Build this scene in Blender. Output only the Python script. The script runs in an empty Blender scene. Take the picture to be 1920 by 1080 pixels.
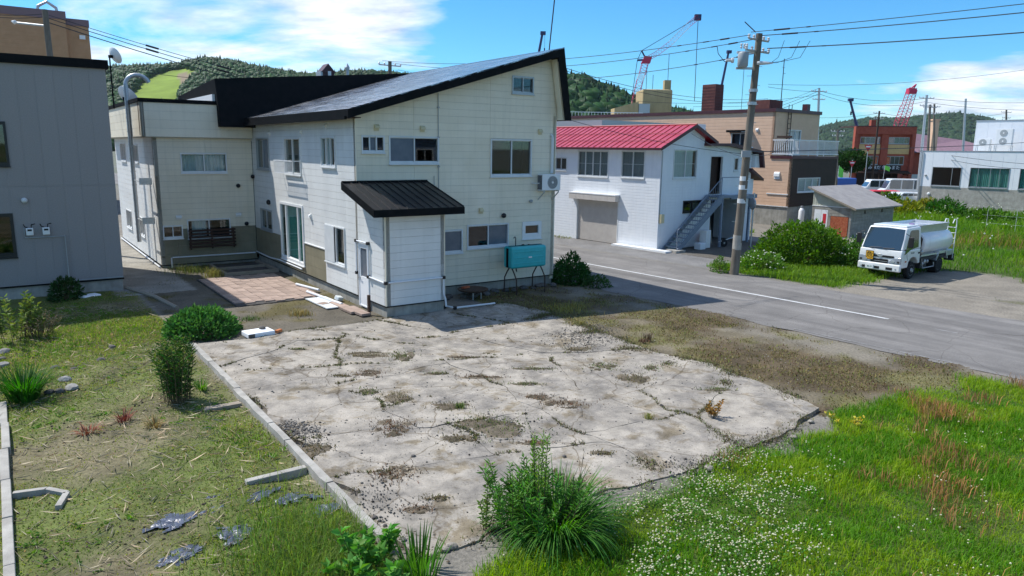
import bpy, bmesh, math, random
import numpy as np
from mathutils import Vector, Matrix

rng = np.random.default_rng(7)
random.seed(7)
scene = bpy.context.scene
COL = scene.collection
R = math.radians

# ------------------------------------------------------------------ camera
FPX, PITCH, ROLL, CAMH = 1360.6, R(10.838), R(0.7597), 5.0
_f = Vector((0, math.cos(PITCH), -math.sin(PITCH)))
_u = Vector((0, math.sin(PITCH), math.cos(PITCH)))
_x = Vector((1, 0, 0))
CX = math.cos(ROLL) * _x + math.sin(ROLL) * _u
CU = -math.sin(ROLL) * _x + math.cos(ROLL) * _u
cam_data = bpy.data.cameras.new('camera')
cam = bpy.data.objects.new('camera', cam_data)
COL.objects.link(cam)
cam.matrix_world = Matrix(((CX.x, CU.x, -_f.x, 0), (CX.y, CU.y, -_f.y, 0), (CX.z, CU.z, -_f.z, CAMH), (0, 0, 0, 1)))
cam_data.sensor_width = 36.0
cam_data.lens = 36.0 * FPX / 1920.0
cam_data.clip_start = 0.1
cam_data.clip_end = 12000
scene.camera = cam


def at(u, v, Y):
    """photo position (u, v) at world distance Y ahead -> world point"""
    d = _f + CX * ((u - 960) / FPX) - CU * ((v - 540) / FPX)
    return Vector((0, 0, CAMH)) + d * (Y / d.y)


def gnd(u, v, z=0.0):
    d = _f + CX * ((u - 960) / FPX) - CU * ((v - 540) / FPX)
    return Vector((0, 0, CAMH)) + d * ((z - CAMH) / d.z)


# ------------------------------------------------------------------ sky, sun, exposure
SUN_AZ, SUN_EL = R(-65.0), R(54.0)          # azimuth from +Y, clockwise seen from above
world = bpy.data.worlds.new('World')
scene.world = world
world.use_nodes = True
wn = world.node_tree
wn.nodes.clear()


def N(tree, kind, **kw):
    n = tree.nodes.new(kind)
    for k, v in kw.items():
        if k.startswith('i_'):
            key = k[2:]
            key = int(key) if key.isdigit() else key.replace('_', ' ')
            n.inputs[key].default_value = v
        else:
            setattr(n, k, v)
    return n


def ramp(tree, fac, stops):
    n = tree.nodes.new('ShaderNodeValToRGB')
    e = n.color_ramp.elements
    while len(e) < len(stops):
        e.new(0.5)
    for el, (p, c) in zip(e, stops):
        el.position = p
        el.color = c if len(c) == 4 else (*c, 1)
    if fac is not None:
        tree.links.new(fac, n.inputs[0])
    return n


sky = N(wn, 'ShaderNodeTexSky', sky_type='NISHITA', sun_disc=False, sun_elevation=SUN_EL, sun_rotation=SUN_AZ,
        altitude=300.0, air_density=1.0, dust_density=0.0, ozone_density=3.0)
tc = N(wn, 'ShaderNodeTexCoord')
# clouds: a layer at constant height, seen in perspective (direction / elevation)
sep = N(wn, 'ShaderNodeSeparateXYZ')
wn.links.new(tc.outputs['Generated'], sep.inputs[0])
zc = N(wn, 'ShaderNodeMath', operation='MAXIMUM', i_1=0.02)
wn.links.new(sep.outputs['Z'], zc.inputs[0])
za = N(wn, 'ShaderNodeMath', operation='ADD', i_1=0.16)
wn.links.new(zc.outputs[0], za.inputs[0])
cmb = N(wn, 'ShaderNodeCombineXYZ')
for ax in 'XY':
    dv = N(wn, 'ShaderNodeMath', operation='DIVIDE')
    wn.links.new(sep.outputs[ax], dv.inputs[0])
    wn.links.new(za.outputs[0], dv.inputs[1])
    wn.links.new(dv.outputs[0], cmb.inputs[ax])
mp = N(wn, 'ShaderNodeMapping')
mp.inputs['Location'].default_value = (3.35, 1.2, 0.0)
mp.inputs['Scale'].default_value = (0.62, 0.85, 1.0)
wn.links.new(cmb.outputs[0], mp.inputs[0])
n1 = N(wn, 'ShaderNodeTexNoise', i_Scale=1.9, i_Detail=9.0, i_Roughness=0.56, i_Distortion=0.25)
wn.links.new(mp.outputs[0], n1.inputs['Vector'])
def lobe(dx_, dy_, dz_, sharp, amt):
    v = Vector((dx_, dy_, dz_)).normalized()
    dp = N(wn, 'ShaderNodeVectorMath', operation='DOT_PRODUCT')
    dp.inputs[1].default_value = v
    wn.links.new(tc.outputs['Generated'], dp.inputs[0])
    rp_ = ramp(wn, dp.outputs['Value'], [(1 - sharp, (0, 0, 0)), (1.0, (amt, amt, amt))])
    rp_.color_ramp.interpolation = 'EASE'
    return rp_.outputs[0]


def addv(a_, b_):
    n_ = N(wn, 'ShaderNodeMath', operation='ADD')
    wn.links.new(a_, n_.inputs[0]); wn.links.new(b_, n_.inputs[1])
    return n_.outputs[0]


env = addv(lobe(-0.42, 1, 0.21, 0.03, 0.10), addv(lobe(-0.16, 1, 0.20, 0.010, 0.24), addv(lobe(0.64, 1, 0.07, 0.004, 0.30), addv(lobe(0.52, 1, 0.055, 0.0035, 0.25), lobe(-0.9, 1, 0.25, 0.05, 0.05)))))
clr = addv(lobe(0.10, 1, 0.13, 0.05, 0.24), lobe(0.42, 1, 0.17, 0.05, 0.24))
sb = N(wn, 'ShaderNodeMath', operation='SUBTRACT')
wn.links.new(addv(n1.outputs['Fac'], env), sb.inputs[0]); wn.links.new(clr, sb.inputs[1])
cm = ramp(wn, sb.outputs[0], [(0.49, (0, 0, 0)), (0.68, (1, 1, 1))])
n2 = N(wn, 'ShaderNodeTexNoise', i_Scale=4.0, i_Detail=6.0, i_Roughness=0.6)
wn.links.new(mp.outputs[0], n2.inputs['Vector'])
cshade = ramp(wn, n2.outputs['Fac'], [(0.3, (3.6, 4.3, 5.4)), (0.65, (8.6, 8.8, 9.0))])
mx = N(wn, 'ShaderNodeMix', data_type='RGBA')
cmk = N(wn, 'ShaderNodeMath', operation='MULTIPLY', i_1=0.92)
wn.links.new(cm.outputs[0], cmk.inputs[0])
wn.links.new(cmk.outputs[0], mx.inputs['Factor'])
hsv = N(wn, 'ShaderNodeHueSaturation', i_Hue=0.494, i_Saturation=1.18, i_Value=1.0)
wn.links.new(sky.outputs[0], hsv.inputs['Color'])
tint = N(wn, 'ShaderNodeMix', data_type='RGBA', blend_type='MULTIPLY')
tint.inputs['Factor'].default_value = 1.0
tint.inputs['B'].default_value = (0.46, 0.86, 1.10, 1)
wn.links.new(hsv.outputs[0], tint.inputs['A'])
wn.links.new(tint.outputs['Result'], mx.inputs['A'])
wn.links.new(cshade.outputs[0], mx.inputs['B'])
bg = N(wn, 'ShaderNodeBackground', i_Strength=0.135)
wn.links.new(mx.outputs['Result'], bg.inputs['Color'])
wo = N(wn, 'ShaderNodeOutputWorld')
wn.links.new(bg.outputs[0], wo.inputs[0])

sun_data = bpy.data.lights.new('sun', 'SUN')
sun_data.energy = 4.8
sun_data.angle = R(0.53)
sun_data.color = (1.0, 0.975, 0.93)
sun = bpy.data.objects.new('sun', sun_data)
COL.objects.link(sun)
SD = Vector((math.sin(SUN_AZ) * math.cos(SUN_EL), math.cos(SUN_AZ) * math.cos(SUN_EL), math.sin(SUN_EL)))
sun.rotation_euler = SD.to_track_quat('Z', 'Y').to_euler()
sun.location = (-40, 40, 60)

vs = scene.view_settings
vs.view_transform = 'Standard'
vs.look = 'None'
vs.exposure = 0.22
vs.gamma = 1.0
vs.use_curve_mapping = False
scene.cycles.max_bounces = 6
scene.cycles.transparent_max_bounces = 12
scene.cycles.use_denoising = True

# ------------------------------------------------------------------ frames
P0 = Vector((-3.721, 21.040, 0.0))          # corner of the entrance annex of the cream house
AN = R(35.28)
W0 = Vector((7.356, 36.777, 0.0))           # corner of the white house, street frame
WN = R(38.8)


def HP(a, b, z=0.0):
    return Vector((P0.x + a * math.cos(AN) - b * math.sin(AN), P0.y + a * math.sin(AN) + b * math.cos(AN), z))


def WP(a, b, z=0.0):
    return Vector((W0.x + a * math.cos(WN) - b * math.sin(WN), W0.y + a * math.sin(WN) + b * math.cos(WN), z))


def to_h(x, y):
    dx, dy = x - P0.x, y - P0.y
    return dx * math.cos(AN) + dy * math.sin(AN), -dx * math.sin(AN) + dy * math.cos(AN)


def to_w(x, y):
    dx, dy = x - W0.x, y - W0.y
    return dx * math.cos(WN) + dy * math.sin(WN), -dx * math.sin(WN) + dy * math.cos(WN)


# ------------------------------------------------------------------ numpy noise
def _hash(ix, iy, seed):
    h = (ix * 374761393 + iy * 668265263 + seed * 974634541) & 0xFFFFFFFF
    h = ((h ^ (h >> 13)) * 1274126177) & 0xFFFFFFFF
    return ((h ^ (h >> 16)) & 0xFFFF) / 65535.0


def vnoise(x, y, seed=0):
    x = np.asarray(x, float); y = np.asarray(y, float)
    ix = np.floor(x).astype(np.int64); iy = np.floor(y).astype(np.int64)
    fx = x - ix; fy = y - iy
    fx = fx * fx * (3 - 2 * fx); fy = fy * fy * (3 - 2 * fy)
    a = _hash(ix, iy, seed); b = _hash(ix + 1, iy, seed); c = _hash(ix, iy + 1, seed); d = _hash(ix + 1, iy + 1, seed)
    return (a * (1 - fx) + b * fx) * (1 - fy) + (c * (1 - fx) + d * fx) * fy


def fbm(x, y, scale=1.0, octv=4, seed=0):
    s = 0.0; amp = 1.0; tot = 0.0
    for o in range(octv):
        s = s + amp * vnoise(np.asarray(x) / scale * 2 ** o + 17.3 * o, np.asarray(y) / scale * 2 ** o - 9.1 * o, seed + o)
        tot += amp; amp *= 0.5
    return s / tot


def smooth(x, a, b):
    t = np.clip((np.asarray(x) - a) / (b - a), 0, 1)
    return t * t * (3 - 2 * t)


# ------------------------------------------------------------------ objects and meshes
def link(o, parent=None):
    COL.objects.link(o)
    if parent is not None:
        o.parent = parent
    return o


def tag(o, label=None, cat=None, group=None, kind=None):
    for k, v in (('label', label), ('category', cat), ('group', group), ('kind', kind)):
        if v is not None:
            o[k] = v
    return o


def thing(name, label, cat, loc=(0, 0, 0), rotz=0.0, group=None):
    o = bpy.data.objects.new(name, None)
    COL.objects.link(o)
    o.empty_display_size = 0.3
    o.location = loc
    o.rotation_euler = (0, 0, rotz)
    return tag(o, label, cat, group)


class MB:
    def __init__(s):
        s.V = []; s.F = []

    def add(s, V, F):
        n = len(s.V)
        s.V.extend([tuple(v) for v in V])
        s.F.extend([tuple(i + n for i in f) for f in F])
        return s

    def box(s, x0, y0, z0, x1, y1, z1):
        x0, x1 = min(x0, x1), max(x0, x1); y0, y1 = min(y0, y1), max(y0, y1); z0, z1 = min(z0, z1), max(z0, z1)
        return s.add([(x0, y0, z0), (x1, y0, z0), (x1, y1, z0), (x0, y1, z0), (x0, y0, z1), (x1, y0, z1), (x1, y1, z1), (x0, y1, z1)],
                     [(0, 3, 2, 1), (4, 5, 6, 7), (0, 1, 5, 4), (1, 2, 6, 5), (2, 3, 7, 6), (3, 0, 4, 7)])

    def fbox(s, F, u0, u1, z0, z1, d0, d1):
        """box in a wall frame: F(u, z, d) -> xyz"""
        u0, u1 = min(u0, u1), max(u0, u1); z0, z1 = min(z0, z1), max(z0, z1); d0, d1 = min(d0, d1), max(d0, d1)
        P = [F(u, z, d) for d in (d0, d1) for z in (z0, z1) for u in (u0, u1)]
        return s.add(P, [(0, 1, 3, 2), (4, 6, 7, 5), (0, 4, 5, 1), (2, 3, 7, 6), (0, 2, 6, 4), (1, 5, 7, 3)])

    def prism(s, pts, vec):
        n = len(pts)
        vec = Vector(vec)
        A = [Vector(p) for p in pts]
        B = [p + vec for p in A]
        return s.add(A + B, [tuple(range(n - 1, -1, -1)), tuple(range(n, 2 * n))] + [(i, (i + 1) % n, n + (i + 1) % n, n + i) for i in range(n)])

    def cyl(s, p0, p1, r0, r1=None, n=10, caps=True):
        r1 = r0 if r1 is None else r1
        p0 = Vector(p0); p1 = Vector(p1)
        d = (p1 - p0).normalized()
        a = d.orthogonal().normalized(); b = d.cross(a)
        ring = [(math.cos(2 * math.pi * i / n), math.sin(2 * math.pi * i / n)) for i in range(n)]
        V = [p0 + (a * c + b * q) * r0 for c, q in ring] + [p1 + (a * c + b * q) * r1 for c, q in ring]
        F = [(i, (i + 1) % n, n + (i + 1) % n, n + i) for i in range(n)]
        if caps:
            F += [tuple(range(n - 1, -1, -1)), tuple(range(n, 2 * n))]
        return s.add(V, F)

    def tube(s, path, r, n=6):
        path = [Vector(p) for p in path]
        rs = r if isinstance(r, (list, tuple)) else [r] * len(path)
        rings = []
        prev = None
        for i, p in enumerate(path):
            d = (path[min(i + 1, len(path) - 1)] - path[max(i - 1, 0)]).normalized()
            if prev is None:
                a = d.orthogonal().normalized()
            else:
                a = (prev - d * prev.dot(d))
                a = a.normalized() if a.length > 1e-6 else d.orthogonal().normalized()
            prev = a
            b = d.cross(a)
            rings.append([p + (a * math.cos(2 * math.pi * k / n) + b * math.sin(2 * math.pi * k / n)) * rs[i] for k in range(n)])
        V = [v for g in rings for v in g]
        F = []
        for i in range(len(path) - 1):
            for k in range(n):
                F.append((i * n + k, i * n + (k + 1) % n, (i + 1) * n + (k + 1) % n, (i + 1) * n + k))
        F += [tuple(range(n - 1, -1, -1)), tuple(range((len(path) - 1) * n, len(path) * n))]
        return s.add(V, F)

    def lathe(s, c, axis, prof, n=16):
        """prof: list of (distance along axis, radius)"""
        c = Vector(c); d = Vector(axis).normalized()
        a = d.orthogonal().normalized(); b = d.cross(a)
        V = []; F = []
        for t, r in prof:
            for k in range(n):
                w = 2 * math.pi * k / n
                V.append(c + d * t + (a * math.cos(w) + b * math.sin(w)) * max(r, 1e-4))
        for i in range(len(prof) - 1):
            for k in range(n):
                F.append((i * n + k, i * n + (k + 1) % n, (i + 1) * n + (k + 1) % n, (i + 1) * n + k))
        F += [tuple(range(n - 1, -1, -1)), tuple(range((len(prof) - 1) * n, len(prof) * n))]
        return s.add(V, F)

    def build(s, name, mat, parent=None, smooth=False, bevel=0.0, seg=2, fix=True):
        me = bpy.data.meshes.new(name)
        me.from_pydata(s.V, [], s.F)
        if fix:
            b = bmesh.new(); b.from_mesh(me)
            bmesh.ops.recalc_face_normals(b, faces=b.faces)
            b.to_mesh(me); b.free()
        if mat is not None:
            me.materials.append(mat)
        if smooth:
            me.shade_smooth()
            try:
                me.set_sharp_from_angle(angle=R(40))
            except Exception:
                pass
        o = bpy.data.objects.new(name, me)
        link(o, parent)
        if bevel > 0:
            m = o.modifiers.new('bevel', 'BEVEL')
            m.width = bevel; m.segments = seg; m.limit_method = 'ANGLE'; m.angle_limit = R(35)
            me.shade_smooth()
            w = o.modifiers.new('wn', 'WEIGHTED_NORMAL')
            w.keep_sharp = True
        return o


def np_mesh(name, V, Q, mat, parent=None, colors=None, smooth=False):
    """numpy mesh: Q is a list of int arrays (m,3) or (m,4)"""
    me = bpy.data.meshes.new(name)
    V = np.asarray(V, np.float32)
    me.vertices.add(len(V))
    me.vertices.foreach_set('co', V.ravel())
    loops = np.concatenate([q.ravel() for q in Q]).astype(np.int32)
    tot = np.concatenate([np.full(len(q), q.shape[1], np.int32) for q in Q])
    start = np.concatenate([[0], np.cumsum(tot)[:-1]]).astype(np.int32)
    me.loops.add(len(loops))
    me.loops.foreach_set('vertex_index', loops)
    me.polygons.add(len(tot))
    me.polygons.foreach_set('loop_start', start)
    me.polygons.foreach_set('loop_total', tot)
    if smooth:
        me.polygons.foreach_set('use_smooth', np.ones(len(tot), bool))
    if colors is not None:
        ca = me.color_attributes.new('Col', 'FLOAT_COLOR', 'POINT')
        c = np.ones((len(V), 4), np.float32)
        c[:, :3] = colors
        ca.data.foreach_set('color', c.ravel())
    me.update(calc_edges=True)
    me.materials.append(mat)
    o = bpy.data.objects.new(name, me)
    if parent is not None:
        o['kind'] = 'stuff'
    return link(o, parent)


# ------------------------------------------------------------------ materials
M = {}


def mk(name, col, col2=None, scale=3.0, rough=0.7, metal=0.0, spec=0.4, bump=0.0, bscale=60.0, stretch=(1, 1, 1), detail=5.0,
       lo=0.35, hi=0.7, rand=0.0, streak=0.0, streak_col=(0.1, 0.09, 0.07), attr=None, coat=0.0, rough2=None):
    m = bpy.data.materials.new(name)
    m.use_nodes = True
    t = m.node_tree
    p = t.nodes['Principled BSDF']
    p.inputs['Roughness'].default_value = rough
    p.inputs['Metallic'].default_value = metal
    p.inputs['Specular IOR Level'].default_value = spec
    if coat:
        p.inputs['Coat Weight'].default_value = coat
        p.inputs['Coat Roughness'].default_value = 0.08
    tcn = N(t, 'ShaderNodeTexCoord')
    mpn = N(t, 'ShaderNodeMapping')
    mpn.inputs['Scale'].default_value = stretch
    t.links.new(tcn.outputs['Object'], mpn.inputs[0])
    cur = None
    if attr:
        a = N(t, 'ShaderNodeVertexColor', layer_name=attr)
        cur = a.outputs[0]
    if col2 is not None:
        nz = N(t, 'ShaderNodeTexNoise', i_Scale=scale, i_Detail=detail, i_Roughness=0.6)
        t.links.new(mpn.outputs[0], nz.inputs['Vector'])
        rp = ramp(t, nz.outputs['Fac'], [(lo, col), (hi, col2)])
        if cur is None:
            cur = rp.outputs[0]
        else:
            mm = N(t, 'ShaderNodeMix', data_type='RGBA', blend_type='MULTIPLY')
            mm.inputs['Factor'].default_value = 1.0
            t.links.new(cur, mm.inputs['A']); t.links.new(rp.outputs[0], mm.inputs['B'])
            cur = mm.outputs['Result']
        if rough2 is not None:
            rr = ramp(t, nz.outputs['Fac'], [(lo, (rough,) * 3), (hi, (rough2,) * 3)])
            t.links.new(rr.outputs[0], p.inputs['Roughness'])
    if streak > 0:
        ms = N(t, 'ShaderNodeMapping')
        ms.inputs['Scale'].default_value = (5.0, 5.0, 0.22)
        t.links.new(tcn.outputs['Object'], ms.inputs[0])
        ns = N(t, 'ShaderNodeTexNoise', i_Scale=1.3, i_Detail=6.0, i_Roughness=0.65)
        t.links.new(ms.outputs[0], ns.inputs['Vector'])
        rs = ramp(t, ns.outputs['Fac'], [(0.5, (0, 0, 0)), (0.78, (streak,) * 3)])
        mm = N(t, 'ShaderNodeMix', data_type='RGBA')
        t.links.new(rs.outputs[0], mm.inputs['Factor'])
        if cur is None:
            mm.inputs['A'].default_value = (*col, 1)
        else:
            t.links.new(cur, mm.inputs['A'])
        mm.inputs['B'].default_value = (*streak_col, 1)
        cur = mm.outputs['Result']
    if rand > 0:
        oi = N(t, 'ShaderNodeObjectInfo')
        rr = N(t, 'ShaderNodeMapRange')
        rr.inputs['To Min'].default_value = 1 - rand
        rr.inputs['To Max'].default_value = 1 + rand
        t.links.new(oi.outputs['Random'], rr.inputs['Value'])
        mm = N(t, 'ShaderNodeMix', data_type='RGBA', blend_type='MULTIPLY')
        mm.inputs['Factor'].default_value = 1.0
        if cur is None:
            mm.inputs['A'].default_value = (*col, 1)
        else:
            t.links.new(cur, mm.inputs['A'])
        t.links.new(rr.outputs[0], mm.inputs['B'])
        cur = mm.outputs['Result']
    if cur is None:
        p.inputs['Base Color'].default_value = (*col, 1)
    else:
        t.links.new(cur, p.inputs['Base Color'])
    if bump > 0:
        nb = N(t, 'ShaderNodeTexNoise', i_Scale=bscale, i_Detail=4.0)
        t.links.new(mpn.outputs[0], nb.inputs['Vector'])
        bp = N(t, 'ShaderNodeBump', i_Strength=bump, i_Distance=0.02)
        t.links.new(nb.outputs['Fac'], bp.inputs['Height'])
        t.links.new(bp.outputs[0], p.inputs['Normal'])
    M[name] = m
    return m


def mk_lines(name, col, col2, pitch, axis='Z', depth=0.35, width=0.12, rough=0.7, metal=0.0, streak=0.0, spec=0.4, nscale=2.0):
    """plain coloured cladding too far away to show its courses: fine relief lines as bump"""
    m = mk(name, col, col2, scale=nscale, rough=rough, metal=metal, streak=streak, spec=spec)
    t = m.node_tree
    p = t.nodes['Principled BSDF']
    tcn = N(t, 'ShaderNodeTexCoord')
    sp = N(t, 'ShaderNodeSeparateXYZ')
    t.links.new(tcn.outputs['Object'], sp.inputs[0])
    dv = N(t, 'ShaderNodeMath', operation='DIVIDE', i_1=pitch)
    t.links.new(sp.outputs[axis], dv.inputs[0])
    fr = N(t, 'ShaderNodeMath', operation='FRACT')
    t.links.new(dv.outputs[0], fr.inputs[0])
    rp = ramp(t, fr.outputs[0], [(0.0, (0, 0, 0)), (width, (1, 1, 1)), (1 - width * 0.3, (1, 1, 1)), (1.0, (0, 0, 0))])
    bp = N(t, 'ShaderNodeBump', i_Strength=depth, i_Distance=0.03)
    t.links.new(rp.outputs[0], bp.inputs['Height'])
    t.links.new(bp.outputs[0], p.inputs['Normal'])
    return m


def mk_glass(name, tint=(0.8, 0.86, 0.86), gloss=1.3, rough=0.02, base=0.0):
    m = bpy.data.materials.new(name)
    m.use_nodes = True
    t = m.node_tree
    t.nodes.clear()
    fr = N(t, 'ShaderNodeFresnel', i_IOR=1.55)
    mr = N(t, 'ShaderNodeMath', operation='MULTIPLY_ADD', i_1=gloss, i_2=base)
    mr.use_clamp = True
    ge = N(t, 'ShaderNodeNewGeometry')
    iv = N(t, 'ShaderNodeMath', operation='SUBTRACT', i_0=1.0)
    t.links.new(ge.outputs['Backfacing'], iv.inputs[1])
    fm = N(t, 'ShaderNodeMath', operation='MULTIPLY')
    t.links.new(fr.outputs[0], fm.inputs[0]); t.links.new(iv.outputs[0], fm.inputs[1])
    t.links.new(fm.outputs[0], mr.inputs[0])
    tr = N(t, 'ShaderNodeBsdfTransparent', i_Color=(*tint, 1))
    gl = N(t, 'ShaderNodeBsdfGlossy', i_Roughness=rough)
    gl.inputs['Color'].default_value = (0.95, 0.97, 0.97, 1)
    mxs = N(t, 'ShaderNodeMixShader')
    t.links.new(mr.outputs[0], mxs.inputs[0])
    t.links.new(tr.outputs[0], mxs.inputs[1])
    t.links.new(gl.outputs[0], mxs.inputs[2])
    o = N(t, 'ShaderNodeOutputMaterial')
    t.links.new(mxs.outputs[0], o.inputs[0])
    M[name] = m
    return m


def mk_leaf(name, trans=0.35, rough=0.55):
    m = bpy.data.materials.new(name)
    m.use_nodes = True
    t = m.node_tree
    p = t.nodes['Principled BSDF']
    a = N(t, 'ShaderNodeVertexColor', layer_name='Col')
    p.inputs['Roughness'].default_value = rough
    p.inputs['Specular IOR Level'].default_value = 0.18
    t.links.new(a.outputs[0], p.inputs['Base Color'])
    tl = N(t, 'ShaderNodeBsdfTranslucent')
    hs = N(t, 'ShaderNodeHueSaturation', i_Saturation=1.15, i_Value=1.3)
    t.links.new(a.outputs[0], hs.inputs['Color'])
    t.links.new(hs.outputs[0], tl.inputs['Color'])
    mxs = N(t, 'ShaderNodeMixShader', i_0=trans)
    t.links.new(p.outputs[0], mxs.inputs[1])
    t.links.new(tl.outputs[0], mxs.inputs[2])
    t.links.new(mxs.outputs[0], t.nodes['Material Output'].inputs[0])
    M[name] = m
    return m


mk('pale_siding', (0.70, 0.695, 0.665), (0.78, 0.775, 0.74), scale=1.2, rough=0.6, bump=0.12, bscale=90, rand=0.03, streak=0.2, streak_col=(0.42, 0.41, 0.36))
mk('cream_siding', (0.765, 0.69, 0.53), (0.83, 0.755, 0.60), scale=1.2, rough=0.6, bump=0.12, bscale=90, rand=0.03, streak=0.22, streak_col=(0.36, 0.36, 0.28))
mk('brown_siding', (0.21, 0.19, 0.125), (0.27, 0.245, 0.165), scale=1.5, rough=0.65, bump=0.15, bscale=80, rand=0.04, streak=0.3, streak_col=(0.13, 0.115, 0.07))
mk('joint_backing', (0.42, 0.40, 0.34), rough=0.9)
mk('black_metal', (0.006, 0.008, 0.009), (0.013, 0.013, 0.014), scale=4, rough=0.7, spec=0.06)
mk('roof_black', (0.014, 0.013, 0.013), (0.024, 0.022, 0.022), scale=6, rough=0.42, spec=0.4, bump=0.05, bscale=30)
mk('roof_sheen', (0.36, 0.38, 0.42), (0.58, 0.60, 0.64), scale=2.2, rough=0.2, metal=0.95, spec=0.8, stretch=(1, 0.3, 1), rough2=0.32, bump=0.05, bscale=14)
mk('foundation', (0.26, 0.25, 0.215), (0.40, 0.385, 0.34), scale=2.4, rough=0.9, bump=0.3, bscale=50, streak=0.55, streak_col=(0.11, 0.10, 0.075))
mk('concrete_light', (0.30, 0.28, 0.245), (0.45, 0.425, 0.375), scale=3, rough=0.9, bump=0.25, bscale=60, streak=0.25)
mk('white_paint', (0.78, 0.79, 0.79), (0.84, 0.84, 0.83), scale=3, rough=0.45)
mk('alu_frame', (0.62, 0.64, 0.64), (0.72, 0.73, 0.72), scale=3, rough=0.4, metal=0.0)
mk('alu_grey', (0.40, 0.42, 0.43), rough=0.4, metal=0.5)
mk('dark_frame', (0.02, 0.02, 0.02), rough=0.4)
mk('curtain_white', (0.62, 0.66, 0.64), (0.74, 0.76, 0.74), scale=14, stretch=(1, 1, 0.05), rough=0.9)
mk('curtain_green', (0.12, 0.36, 0.30), (0.18, 0.46, 0.38), scale=10, stretch=(1, 1, 0.05), rough=0.9)
mk('curtain_grey', (0.22, 0.25, 0.27), (0.30, 0.33, 0.34), scale=10, stretch=(1, 1, 0.05), rough=0.9)
mk('beige_plastic', (0.58, 0.50, 0.30), (0.64, 0.56, 0.35), scale=8, rough=0.5)
mk('white_plastic', (0.74, 0.75, 0.74), (0.80, 0.80, 0.78), scale=6, rough=0.4)
mk('grey_plastic', (0.34, 0.36, 0.36), rough=0.5)
mk('black_plastic', (0.015, 0.015, 0.017), rough=0.5)
mk('pvc', (0.70, 0.72, 0.74), (0.78, 0.79, 0.80), scale=8, rough=0.35)
mk('steel', (0.45, 0.46, 0.47), rough=0.3, metal=0.9)
mk('galv', (0.42, 0.44, 0.45), (0.55, 0.56, 0.56), scale=14, rough=0.45, metal=0.6)
mk('teal_paint', (0.02, 0.40, 0.42), (0.03, 0.46, 0.47), scale=4, rough=0.38, spec=0.5, streak=0.25, streak_col=(0.03, 0.2, 0.22))
mk('rust_dark', (0.035, 0.025, 0.02), (0.09, 0.045, 0.025), scale=12, rough=0.8)
mk('rust_red', (0.30, 0.06, 0.025), (0.42, 0.14, 0.06), scale=9, rough=0.85, bump=0.2)
mk('wood_weathered', (0.24, 0.20, 0.15), (0.36, 0.31, 0.24), scale=7, rough=0.9, stretch=(1, 6, 6), bump=0.2)
mk('wood_dark', (0.035, 0.018, 0.012), (0.06, 0.03, 0.02), scale=6, rough=0.8)
mk('grey_panel', (0.275, 0.255, 0.245), (0.32, 0.30, 0.29), scale=30, rough=0.75, bump=0.25, bscale=120, rand=0.02)
mk_lines('white_siding', (0.74, 0.77, 0.80), (0.80, 0.82, 0.84), 0.15, rough=0.55, streak=0.10)
mk_lines('tan_siding', (0.67, 0.435, 0.285), (0.73, 0.485, 0.325), 0.2275, rough=0.7)
mk_lines('brown_clad', (0.045, 0.025, 0.018), (0.06, 0.034, 0.025), 0.23, rough=0.7)
mk('maroon_metal', (0.06, 0.018, 0.022), (0.085, 0.026, 0.03), scale=4, rough=0.45)
mk('red_roof', (0.42, 0.045, 0.06), (0.52, 0.085, 0.10), scale=1.6, rough=0.27, spec=0.8, rand=0.05)
mk('red_seam', (0.30, 0.012, 0.02), rough=0.4)
mk('shutter', (0.50, 0.46, 0.42), (0.57, 0.53, 0.48), scale=3, rough=0.5)
mk('stair_blue', (0.16, 0.20, 0.26), (0.21, 0.25, 0.31), scale=6, rough=0.5)
mk('block', (0.25, 0.235, 0.20), (0.36, 0.34, 0.29), scale=3, rough=0.95, bump=0.35, bscale=45, rand=0.06, streak=0.3, streak_col=(0.12, 0.11, 0.09))
mk_lines('shed_roof', (0.27, 0.245, 0.225), (0.36, 0.33, 0.30), 0.22, axis='X', rough=0.6)
mk_lines('shed_gable', (0.42, 0.42, 0.33), (0.50, 0.50, 0.40), 0.16, axis='Y', rough=0.7, depth=0.6, width=0.3)
mk_lines('panel_white', (0.76, 0.78, 0.80), (0.81, 0.82, 0.83), 0.95, axis='Y', width=0.03, depth=0.5, rough=0.5)
mk('red_brick', (0.30, 0.06, 0.035), (0.39, 0.095, 0.055), scale=2, rough=0.8, bump=0.2)
mk('dark_brick', (0.10, 0.035, 0.03), (0.16, 0.055, 0.045), scale=3, rough=0.85, bump=0.3)
mk('ochre_tile', (0.60, 0.40, 0.17), (0.68, 0.47, 0.21), scale=4, rough=0.6)
mk('pink_roof', (0.25, 0.15, 0.175), (0.31, 0.19, 0.215), scale=2, rough=0.6)
mk('beige_wall', (0.38, 0.29, 0.145), (0.46, 0.355, 0.19), scale=0.8, rough=0.8, streak=0.4)
mk_lines('tl_tan', (0.42, 0.235, 0.12), (0.48, 0.275, 0.15), 0.3, rough=0.8)
mk('purple_metal', (0.20, 0.13, 0.14), rough=0.6)
mk('pole_concrete', (0.13, 0.108, 0.083), (0.23, 0.20, 0.16), scale=4, rough=0.9, stretch=(1, 1, 0.25), bump=0.2)
mk('wire', (0.03, 0.035, 0.045), rough=0.6)
mk('insulator', (0.62, 0.62, 0.62), rough=0.25)
mk('trafo', (0.30, 0.32, 0.33), (0.36, 0.38, 0.39), scale=5, rough=0.5)
mk('crane_red', (0.55, 0.04, 0.10), rough=0.5)
mk('crane_white', (0.75, 0.75, 0.76), rough=0.5)
mk('crane_navy', (0.03, 0.035, 0.11), rough=0.4)
mk('asphalt', (0.15, 0.14, 0.13), (0.22, 0.205, 0.19), scale=0.9, rough=0.88, bump=0.35, bscale=160, detail=9, lo=0.3, hi=0.75)
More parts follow.
